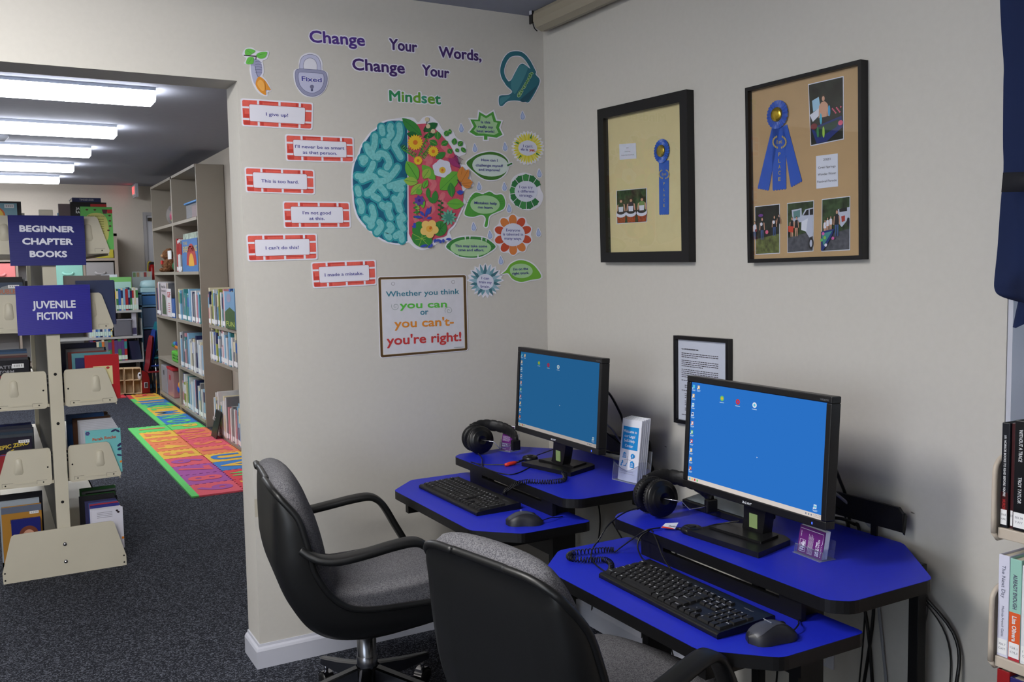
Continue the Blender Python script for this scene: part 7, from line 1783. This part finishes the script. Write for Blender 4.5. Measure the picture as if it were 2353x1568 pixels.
cable([I(1880, 1190, -.36), I(1930, 1192, -.28), I(1962, 1205, -.2), I(1975, 1222, -.19), (-.18, -1.79, .60), (-.15, -1.75, .2)], .0045, BLKP, 'black cable lying behind the right monitor')
cable([I(1880, 1150, -.38), I(1915, 1160, -.3), I(1940, 1185, -.2), I(1948, 1215, -.195), (-.19, -1.765, .6), (-.14, -1.73, .05)], .0022, BLKP, 'thin black cable behind the right monitor')
cable([I(1375, 890, -.42), I(1400, 905, -.33), I(1425, 950, -.26), I(1440, 985, -.20), (-.16, -.94, .85), (-.16, -.95, .6), (-.1, -.96, .1)], .0045, BLKP, 'thick black cable arching from the back of the corner monitor')
cable([I(1375, 960, -.42), I(1405, 985, -.32), I(1430, 1020, -.26), (-.19, -.93, .76), (-.15, -.94, .5), (-.1, -.94, .03)], .0035, GRC, 'grey cable running down behind the corner monitor')
cable([I(1370, 968, -.42), I(1390, 992, -.32), (-.25, -.86, .82), (-.19, -.87, .74), (-.15, -.89, .4), (-.12, -.9, .05)], .003, BLKP, 'black cable running down behind the corner monitor')
cable([I(1378, 1035, -.38), I(1400, 1040, -.33), I(1412, 1042, -.3), (-.2, -.95, .78), (-.18, -.96, .6), (-.12, -.98, .1)], .004, BLKP, 'black cable lying low behind the leaflet holder')
for k, (y, r, x) in enumerate([(-1.0, .003, -.13), (-1.03, .004, -.16), (-1.06, .003, -.12), (-.66, .003, -.2)]):
    cable([(-.25, y, .735), (x, y - .01, .55), (x + .03, y + .02, .3), (x + .06, y + .05, .03)], r, BLKP, 'black cable hanging under the corner desk, %s from the right' % ['third', 'second', 'first', 'fourth'][k])
for k, (y, r, x) in enumerate([(-2.0, .0045, -.22), (-1.97, .002, -.12), (-1.62, .003, -.2), (-1.60, .004, -.17), (-1.5, .003, -.22)]):
    cable([(-.27, min(y, -1.5) if k > 1 else -1.86, .735), (x, y, .6), (x - .02, y - .02, .4), (x + .0, y + .01, .2), (x + .04, y + .03, .02)], r, BLKP, 'black cable hanging under the right hand desk, %s from the right' % ordn(k + 1))
cable([(-.45, -1.07, .66), (-.40, -1.12, .5), (-.34, -1.16, .40), (-.34, -1.2, .2), (-.3, -1.22, .02)], .0025, BLKP, 'thin black cable drooping between the two desks')
cable([(-.27, -1.9, .735), (-.14, -1.93, .66), (-.1, -1.92, .58), (-.12, -1.9, .66), (-.2, -1.9, .735)], .002, mat('clear_grey_cable', (96, 96, 98), .4), 'loop of thin grey cable hanging behind the right hand desk')
# outlet on the right wall under the desk
ot = thing('wall_outlet', 'white wall outlet plate low on the right wall under the right hand desk', 'wall outlet', (-.004, -1.45, .29)); m = MB(); m.box(-.006, -.0002, -1.49, -1.41, .27, .39, WHITE); m.build('plate', ot, bevel=.002)
m = MB()
for z in (.295, .345): m.box(-.0075, -.006, -1.465, -1.435, z - .014, z + .014, mat('outlet_socket', (196, 196, 200), .5))
m.build('socket', ot)
# ================================================================ OFFICE CHAIRS
SHELL = mat('chair_shell_plastic', (13, 14, 15), .42, noise=.06, scale=150, bump=.03)
TWEED = speckle('grey_tweed', (74, 74, 79), (112, 111, 115), 620, .36, rough=.95, bump=.35)
DCH = mat('dark_chrome', (120, 122, 128), .22, metal=1.0)
def resample(P, n):
    P = cr([(a, 0, b) for a, b in P], 8); L = [0]
    for i in range(1, len(P)): L.append(L[-1] + (P[i] - P[i - 1]).length)
    out = []
    for k in range(n):
        s_ = L[-1] * k / (n - 1); j = 0
        while j < len(L) - 2 and L[j + 1] < s_: j += 1
        f_ = (s_ - L[j]) / max(1e-9, L[j + 1] - L[j]); out.append(P[j].lerp(P[j + 1], min(1, f_)))
    return out
def chair(loc, rz, label, K=1.0, zo=0.0, tilt=0.0, a0=108, bx=.06, bz=.74):
    t = thing('office_chair', label, 'office chair', loc, rz, 'black office chairs with grey fabric')
    ct_, st_ = cos(tilt), sin(tilt)
    def TR(m):
        for i, p in enumerate(m.v):
            x, y, z = p.x * K - .05, p.y * K, p.z * K + zo - .36
            m.v[i] = V((.05 + x * ct_ - z * st_, y, .36 + z * ct_ + x * st_))
        return m
    # matched pairs along the chair: (rim x, rim z, outer x, outer z, half width)
    KEYS = [(-.354, .909, -.348, .907, .09), (-.351, .907, -.346, .902, .145), (-.345, .899, -.340, .885, .185), (-.334, .886, -.336, .855, .209), (-.318, .866, -.332, .82, .226), (-.268, .80, -.318, .74, .245), (-.235, .72, -.303, .665, .252),
            (-.212, .654, -.288, .60, .255), (-.19, .595, -.268, .53, .256), (-.158, .537, -.238, .465, .257), (-.124, .50, -.195, .41, .257), (-.085, .478, -.13, .375, .257), (-.03, .468, -.03, .362, .257), (.06, .466, .07, .37, .257), (.17, .464, .18, .388, .257), (.262, .455, .268, .42, .252)]
    BK_ = lambda x, z: (x + bx * max(0, z - .58) / .32, z if z < .58 else .58 + (z - .58) * bz)
    KEYS = [(*BK_(k[0], k[1]), *BK_(k[2], k[3]), k[4]) for k in KEYS]
    n = 40
    ks = [cr([(k[i], k[j], 0) for k in KEYS], 6) for i, j in ((0, 1), (2, 3), (4, 4))]
    rim = [(p.x, p.y) for p in ks[0]]; out_ = [(p.x, p.y) for p in ks[1]]; hw = [p.x for p in ks[2]]
    N = len(rim)
    prof = [(1, 0), (1.005, .22), (.985, .5), (.92, .8), (.80, .96), (.55, 1), (.25, 1), (0, 1)]
    prof = prof + [(-a, b) for a, b in prof[-2::-1]]
    m = MB(); rows = []; inner = []
    for i in range(N):
        r_ = []; q_ = []
        for a, b in prof:
            r_.append(V((rim[i][0] + (out_[i][0] - rim[i][0]) * b, a * hw[i], rim[i][1] + (out_[i][1] - rim[i][1]) * b)))
            b2 = b * .93; q_.append(V((rim[i][0] + (out_[i][0] - rim[i][0]) * b2, a * (hw[i] - .005), rim[i][1] + (out_[i][1] - rim[i][1]) * b2)))
        rows.append(r_); inner.append(q_)
    m.loft(rows, SHELL); m.loft([r_[::-1] for r_ in inner], SHELL)
    for r_, q_ in ((rows[0], inner[0]), (rows[-1], inner[-1])): m.loft([r_, q_], SHELL, smooth=False)
    TR(m).build('shell', t, world=False)
    edge = [rows[i][0] for i in range(N - 1, -1, -1)] + [rows[0][k] for k in range(1, len(prof) - 1)] + [rows[i][-1] for i in range(N)]
    m = MB(); m.tube(edge, .009, SHELL, seg=8); TR(m).build('rim', t, world=False)
    # back cushion and seat cushion
    def pad(front, backp, ws, nm):
        m = MB(); rows = []; K = 13
        for (fx, fz), (bx, bz), w in zip(front, backp, ws):
            r_ = []
            for j in range(K):
                a = pi * j / (K - 1); yy = cos(a) * w; s_ = max(0, sin(a)) ** .42
                r_.append(V((bx + (fx - bx) * s_, yy, bz + (fz - bz) * s_)))
            for j in range(K - 2, 0, -1): r_.append(V((bx, cos(pi * j / (K - 1)) * w, bz)))
            rows.append(r_)
        m.loft(rows, TWEED, closeu=True, caps=True); TR(m).build(nm, t, world=False)
    f_ = cr([(-.345, .905, 0), (-.322, .932, 0), (-.285, .925, 0), (-.245, .87, 0), (-.21, .80, 0), (-.18, .735, 0), (-.152, .66, 0), (-.13, .59, 0), (-.118, .53, 0)], 4)
    b_ = cr([(-.35, .90, 0), (-.348, .902, 0), (-.342, .895, 0), (-.325, .85, 0), (-.30, .78, 0), (-.275, .71, 0), (-.25, .64, 0), (-.225, .56, 0), (-.20, .48, 0)], 4)
    w_ = [p.x for p in cr([(.13, 0, 0), (.16, 0, 0), (.185, 0, 0), (.212, 0, 0), (.228, 0, 0), (.236, 0, 0), (.24, 0, 0), (.242, 0, 0), (.243, 0, 0)], 4)]
    pad([BK_(p.x, p.y) for p in f_], [BK_(p.x, p.y) for p in b_], w_, 'back_cushion')
    f_ = cr([(-.20, .50, 0), (-.15, .513, 0), (-.08, .517, 0), (0, .52, 0), (.10, .526, 0), (.19, .528, 0), (.245, .518, 0), (.275, .49, 0), (.272, .455, 0)], 4)
    b_ = cr([(-.19, .44, 0), (-.15, .43, 0), (-.08, .425, 0), (0, .425, 0), (.10, .43, 0), (.19, .44, 0), (.235, .44, 0), (.255, .445, 0), (.262, .45, 0)], 4)
    w_ = [p.x for p in cr([(.235, 0, 0), (.243, 0, 0), (.246, 0, 0), (.247, 0, 0), (.247, 0, 0), (.247, 0, 0), (.244, 0, 0), (.235, 0, 0), (.225, 0, 0)], 4)]
    pad([(p.x, p.y) for p in f_], [(p.x, p.y) for p in b_], w_, 'seat_cushion')
    # arms: flat straps, from the shell forward and down to the seat
    for sg in (-1, 1):
        path = cr([(-.218, .243 * sg, .655), (-.196, .256 * sg, .640), (-.165, .271 * sg, .629), (-.12, .280 * sg, .627), (-.05, .282 * sg, .636), (.02, .280 * sg, .647), (.075, .278 * sg, .651), (.105, .276 * sg, .640), (.13, .274 * sg, .612), (.163, .270 * sg, .55), (.198, .264 * sg, .485), (.218, .258 * sg, .445)], 6)
        sec = []
        for k in range(14):
            a = 2 * pi * k / 14; c_, s_ = cos(a), sin(a)
            sec.append((.027 * abs(c_) ** .6 * (1 if c_ > 0 else -1), .0115 * abs(s_) ** .6 * (1 if s_ > 0 else -1)))
        m = MB(); m.sweep(path, sec, SHELL, side=(0, 1, 0)); TR(m).build('armrest', t, world=False)
    m = MB(); m.box(-.10, .12, -.09, .09, .335, .372, SHELL); TR(m).build('seat_plate', t, world=False, bevel=.008)
    m = MB(); m.lathe([(0, .10), (.0325, .10), (.0325, .196), (.031, .198), (.030, .20), (.030, .345 * K + zo), (0, .345 * K + zo)], (0, 0, 0), (0, 0, 1), DCH, seg=24); m.build('column', t, world=False)
    m = MB(); m.lathe([(0, .098), (.036, .1), (.037, .155), (.034, .162), (0, .162)], (0, 0, 0), (0, 0, 1), BLKP, seg=24); m.build('hub', t, world=False)
    for k in range(5):
        a = math.radians(a0 + 72 * k); d_ = V((cos(a), sin(a), 0)); q = V((-sin(a), cos(a), 0))
        lg = MB(); rows = []
        for r_, w, z0, z1 in ((.035, .022, .112, .165), (.16, .02, .092, .130), (.285, .015, .078, .100), (.298, .012, .078, .098)):
            c_ = d_ * r_; rows.append([c_ + q * w + V((0, 0, z0)), c_ - q * w + V((0, 0, z0)), c_ - q * w * .9 + V((0, 0, z1 - .004)), c_ - q * w * .55 + V((0, 0, z1)), c_ + q * w * .55 + V((0, 0, z1)), c_ + q * w * .9 + V((0, 0, z1 - .004))])
        lg.loft(rows, DCH, smooth=False, closeu=True, caps=True); L_ = lg.build('leg', t, world=False)
        m = MB(); c_ = d_ * .275
        for s_ in (-1, 1): m.lathe([(0, .003), (.018, .003), (.025, .006), (.026, .012), (.024, .018), (.016, .0205), (0, .021)], c_ + V((0, 0, .0265)), (q * s_), BLKP, seg=18)
        m.lathe([(0, 0), (.007, 0), (.007, .05), (0, .05)], c_ + V((0, 0, .035)), (0, 0, 1), DCH, seg=10)
        hood = [[c_ + q * w + V((0, 0, .0265)) + (d_ * cos(b) + V((0, 0, 1)) * sin(b)) * .029 for b in [pi * (.05 + .9 * j / 8) for j in range(9)]] for w in (-.016, .016)]
        m.loft(hood, CHROME); m.build('caster', L_, world=False)
    return t
c1 = chair((-1.016, -.542, 0), math.radians(-8), 'black shell office chair with grey fabric at the corner desk beside the wall', 1.03, -.042)
c2 = chair((-.911, -1.645, 0), math.radians(10.9), 'black shell office chair with grey fabric in the foreground, its back to the viewer', .9, .052, math.radians(2.7), 90, .036, 1.0)

# ================================================================ BOOKSHELF BY THE WINDOW (right edge)
BEI = mat('beige_shelf_steel', (186, 174, 160), .45, noise=.02, scale=20)
FXR, EY = -.28, -2.128
rs = thing('library_shelf', 'beige steel bookshelf with rounded ends at the right edge under the window', 'library shelf', (-.15, -2.55, 0))
for z in (.873, .612, .34, .09):
    m = MB(); m.box(FXR, -.045, -2.98, EY - .004, z - .022, z, BEI); m.build('shelf', rs, bevel=.002)
    for y in (EY, -2.985):
        m = MB(); q = cr2([(FXR - .006, z - .012), (FXR - .006, z + .10), (FXR + .0, z + .125), (FXR + .02, z + .138), (FXR + .06, z + .14)], 3, False) + [(-.04, z + .14), (-.04, z - .026), (FXR + .006, z - .026)]
        m.prism([V((a, y - .0012, b)) for a, b in q], (0, .0024, 0), BEI)
        m.tube([V((a, y, b)) for a, b in q[:-3]] , .0052, BEI, seg=8); m.tube([V((FXR - .006, y, z - .012)), V((FXR + .006, y, z - .025)), V((-.04, y, z - .026))], .005, BEI, seg=8); m.build('end_bracket', rs)
for y in (EY - .03, -2.96):
    m = MB(); m.box(-.042, -.012, y - .015, y + .015, 0, 1.0, BEI); m.build('upright', rs)
m = MB(); m.box(FXR, -.012, -2.98, EY, 0, .06, BEI); m.build('base', rs)
def rbook(y1, w, z, h, dep, col, texts, label, lab=True, x=FXR + .004, bands=(), tilt=0.0, labtxt=('001.9', 'TAY')):
    """book on the right shelf: spine toward the room; texts: (string, v0, v1, height, ink, bold) running down the spine"""
    t = thing('book', label, 'book', (x + dep / 2, y1 - w / 2, z)); cm = mat('cover_%d_%d_%d' % col, col, .35)
    m = MB(); m.box(x, x + .003, y1 - w, y1, z, z + h, cm); m.box(x + .003, x + dep, y1 - w, y1 - w + .0025, z, z + h, cm); m.box(x + .003, x + dep, y1 - .0025, y1, z, z + h, cm); m.build('cover', t, bevel=.0012)
    m = MB(); m.box(x + .003, x + dep - .004, y1 - w + .0025, y1 - .0025, z + .003, z + h - .004, PAGE); m.build('pages', t)
    m = MB()
    for v0, v1, c in bands: m.box(x - .0003, x, y1 - w + .0004, y1 - .0004, z + h * v0, z + h * v1, mat('band_%d_%d_%d' % c, c, .4))
    for st, v0, v1, hh, ink, bo in texts:
        m.text(st, (x - .0006, y1 - w / 2 + hh / 2, z + h * v1), (0, 0, -1), (0, -1, 0), ink, w=h * (v1 - v0), h=hh, bold=bo)
    if texts or bands: m.build('spine_print', t)
    if lab:
        m = MB(); m.box(x - .0007, x - .0001, y1 - w + .0015, y1 - .0015, z + .006, z + .036, LABEL)
        for k, st in enumerate(labtxt): m.text(st, (x - .001, y1 - w / 2, z + .024 - k * .009), (0, -1, 0), (0, 0, 1), INK('grey_print', (120, 120, 130)), w=w * .62, h=.0045, align='c')
        m.build('spine_label', t)
    return t
SIL = mat('silver_ink', (176, 178, 186), .4); WIN = mat('white_ink', (214, 216, 220), .5); DIN = INK('slate', (86, 90, 110))
rbook(-2.134, .0155, .8735, .208, .14, (22, 24, 32), [('101 HORROR BOOKS TO READ BEFORE YOU\'RE', .30, .88, .0046, WIN, .02), ('MURDERED', .12, .27, .006, INK('blood_red', (160, 34, 36)), .03)], 'thin black book about horror books at the left end of the window shelf', bands=((.14, .34, (60, 20, 22)),), labtxt=('016.8', 'HAR'))
rbook(-2.1515, .0075, .8735, .2085, .135, (60, 24, 28), [], 'very thin dark red book wedged beside the thin black horror book', labtxt=('001.9', ''), x=FXR + .008)
rbook(-2.160, .0255, .8735, .216, .15, (20, 20, 24), [('WITHOUT A TRACE', .63, .92, .0075, WIN, .01), ('TROY TAYLOR', .25, .49, .0072, WIN, .01)], 'thick black book titled WITHOUT A TRACE on the window shelf', labtxt=('001.94', 'TAY'))
rbook(-2.187, .02, .8735, .19, .14, (176, 184, 60), [], 'lime yellow book right of the thick black one on the window shelf')
for k, (c, h) in enumerate([((200, 200, 206), .21), ((120, 40, 44), .2), ((40, 60, 110), .22)]): rbook(-2.209 - k * .03, .028, .8735, h, .15, c, [], '%s book, %s right of the lime yellow book' % (['white', 'dark red', 'blue'][k], ordn(k + 1)))
rbook(-2.134, .0225, .6125, .206, .15, (206, 206, 224), [('The Next Day', .58, .90, .008, DIN, .0), ('Melinda French Gates', .2, .5, .0055, DIN, 0)], 'white book titled The Next Day at the left end of the second window shelf', labtxt=('306.7', 'GAT'))
rbook(-2.1575, .0235, .6125, .204, .15, (146, 192, 178), [('ALREADY ENOUGH', .51, .85, .008, DIN, .03), ('Lisa Olivera', .19, .44, .009, WIN, .03)], 'mint green and orange book titled ALREADY ENOUGH', bands=((.04, .475, (214, 92, 48)), (.0, .04, (170, 50, 60))), labtxt=('158.1', 'OLI'))
rbook(-2.182, .027, .6125, .196, .15, (216, 216, 222), [('ANXIETY FREE', .5, .97, .012, INK('dark', (40, 30, 40)), .02), ('Sam Owen', .14, .44, .011, DIN, .0)], 'white book titled ANXIETY FREE on the second window shelf', labtxt=('152.4', 'OWE'))
for k, (c, h) in enumerate([((60, 60, 70), .215), ((190, 170, 120), .205), ((50, 90, 140), .21)]): rbook(-2.211 - k * .03, .028, .6125, h, .15, c, [], '%s book, %s right of the ANXIETY FREE book' % (['charcoal', 'tan', 'blue'][k], ordn(k + 1)))
rbook(-2.136, .026, .3405, .245, .16, (140, 28, 32), [], 'dark red book at the left end of the third window shelf')
rbook(-2.163, .03, .3405, .238, .16, (44, 40, 100), [], 'indigo book second on the third window shelf')
rbook(-2.195, .03, .3405, .24, .16, (200, 200, 204), [], 'white book third on the third window shelf')

# ================================================================ CURTAIN
NAVY = bpy.data.materials.new('navy_curtain_cloth'); NAVY.use_nodes = True
_n = NAVY.node_tree.nodes; _l = NAVY.node_tree.links; _b = _n['Principled BSDF']
_b.inputs['Base Color'].default_value = rgb(22, 30, 58); _b.inputs['Roughness'].default_value = .8; _b.inputs['Specular IOR Level'].default_value = .2
_tr = _n.new('ShaderNodeBsdfTranslucent'); _tr.inputs['Color'].default_value = rgb(60, 84, 150); _mx = _n.new('ShaderNodeMixShader'); _mx.inputs[0].default_value = .2
_tc = _n.new('ShaderNodeTexCoord'); _w = _n.new('ShaderNodeTexWave'); _w.inputs['Scale'].default_value = 90; _bp = _n.new('ShaderNodeBump'); _bp.inputs['Strength'].default_value = .2; _bp.inputs['Distance'].default_value = .001
_l.new(_tc.outputs['Object'], _w.inputs['Vector']); _l.new(_w.outputs['Fac'], _bp.inputs['Height']); _l.new(_bp.outputs['Normal'], _b.inputs['Normal'])
_l.new(_b.outputs[0], _mx.inputs[1]); _l.new(_tr.outputs[0], _mx.inputs[2]); _l.new(_mx.outputs[0], _n['Material Output'].inputs['Surface'])
ct = thing('curtain', 'navy blue curtain gathered up at the right edge over the window', 'curtain', (-.07, -2.4, 1.25))
m = MB(); rows = []
# main drape: left edge outline read from the photo on the plane x = -0.08
edge = [(2294, -60), (2295, 0), (2299, 80), (2304, 150), (2303, 200), (2302, 320), (2303, 390), (2296, 470), (2290, 560), (2285, 640), (2292, 668), (2304, 682), (2322, 690)]
E_ = [on(a, b, 'x', -.08) for a, b in edge]
E_ = cr(E_, 4)
for i, p in enumerate(E_):
    u = i / (len(E_) - 1); r_ = []
    for j in range(25):
        s_ = j / 24; yy = p.y - s_ * .62; zz = p.z - (.10 * max(0, u - .75) * 4 * math.sin(pi * min(1, s_ * 2.2)) * (1 if s_ < .45 else 0)) * .3
        fold = .020 * math.sin(s_ * 46 + u * 2) + .012 * math.sin(s_ * 21 + 1 - u * 3)
        bul = .03 * math.exp(-((u - .85) / .1) ** 2) * math.exp(-((s_ - .06) / .07) ** 2)
        r_.append(V((-.072 - fold * (.35 + .65 * min(1, s_ * 6)) - bul, yy, zz)))
    rows.append(r_)
m.loft(rows, NAVY); m.build('drape', ct)
# gathered tail hanging below the scoop
m = MB(); rows = []
for z, y0, y1 in ((1.36, -2.03, -2.30), (1.32, -2.025, -2.30), (1.285, -2.018, -2.30), (1.262, -2.012, -2.3)):
    rows.append([V((-.055 - .014 * math.sin(j * 1.5) - .004 * (j % 3), y0 + (y1 - y0) * j / 16, z - .012 * math.sin(j * 1.1 + 1) * (1 if z < 1.27 else 0))) for j in range(17)])
m.loft(rows, NAVY); m.build('tail', ct)
m = MB(); m.tube([(-.075, -1.90, 2.31), (-.075, -3.02, 2.31)], .01, mat('curtain_rod_bronze', (60, 52, 46), .4, metal=.7)); m.build('rod', ct)
m = MB(); m.sweep([V((-.13, -2.03, 1.56)), V((-.135, -2.10, 1.555)), V((-.12, -2.2, 1.55))], [(-.02, -.003), (.02, -.003), (.02, .003), (-.02, .003)], mat('tieback_black', (16, 18, 28), .7), side=(0, 0, 1)); m.build('tieback', ct)

# ================================================================ SCREEN CASE UNDER THE CEILING AND SMALL MARKS
sc = thing('screen_case', 'long beige tube of a roll down screen under the ceiling above the right wall', 'screen case', (-.06, -1.2, 2.3))
TUBM = mat('screen_case_beige', (150, 142, 126), .45, spec=.4)
m = MB(); q = [(-.012, 0.02), (-.012, .0755), (-.085, .0755), (-.092, .06), (-.092, .035), (-.08, .012), (-.055, 0), (-.03, .004)]
m.prism([V((a, -.075, 2.316 + b)) for a, b in q], (0, -2.3, 0), TUBM); m.build('case', sc, bevel=.003)
m = MB(); m.box(-.095, -.088, -.074, -.05, 2.345, 2.392, BLKP); m.box(-.1, -.088, -.072, -.06, 2.378, 2.392, WHITE); m.build('bracket', sc)
m = MB(); m.tube(cr([(-.09, -.07, 2.345), (-.088, -.078, 2.325), (-.075, -.078, 2.315)], 4), .0022, BLKP); m.build('end_trim', sc)
SM = mat('wall_smudge', (110, 104, 100), .8)
for a, b, nm in ((2098, 1179, 'small dark scuff on the right wall above the right desk'), (1530, 1027, 'small grey scuff on the right wall between the desks')):
    p = on(a, b, 'x', -.0002); m = MB(); m.flat([p + V((0, y, z)) for y, z in cr2([(-.006, -.001), (0, .001), (.007, .0015), (.004, -.002)], 3)], SM); tag(m.build('scuff_mark'), nm, 'scuff mark')
p = on(600, 1168, 'y', -.0002); m = MB(); m.flat([p + V((x, 0, z)) for x, z in ((-.022, -.03), (.012, -.03), (.012, .035), (-.022, .035))], mat('patched_paint', (172, 166, 152), .8)); tag(m.build('wall_patch'), 'square of patched paint on the back wall behind the chair back', 'wall patch')
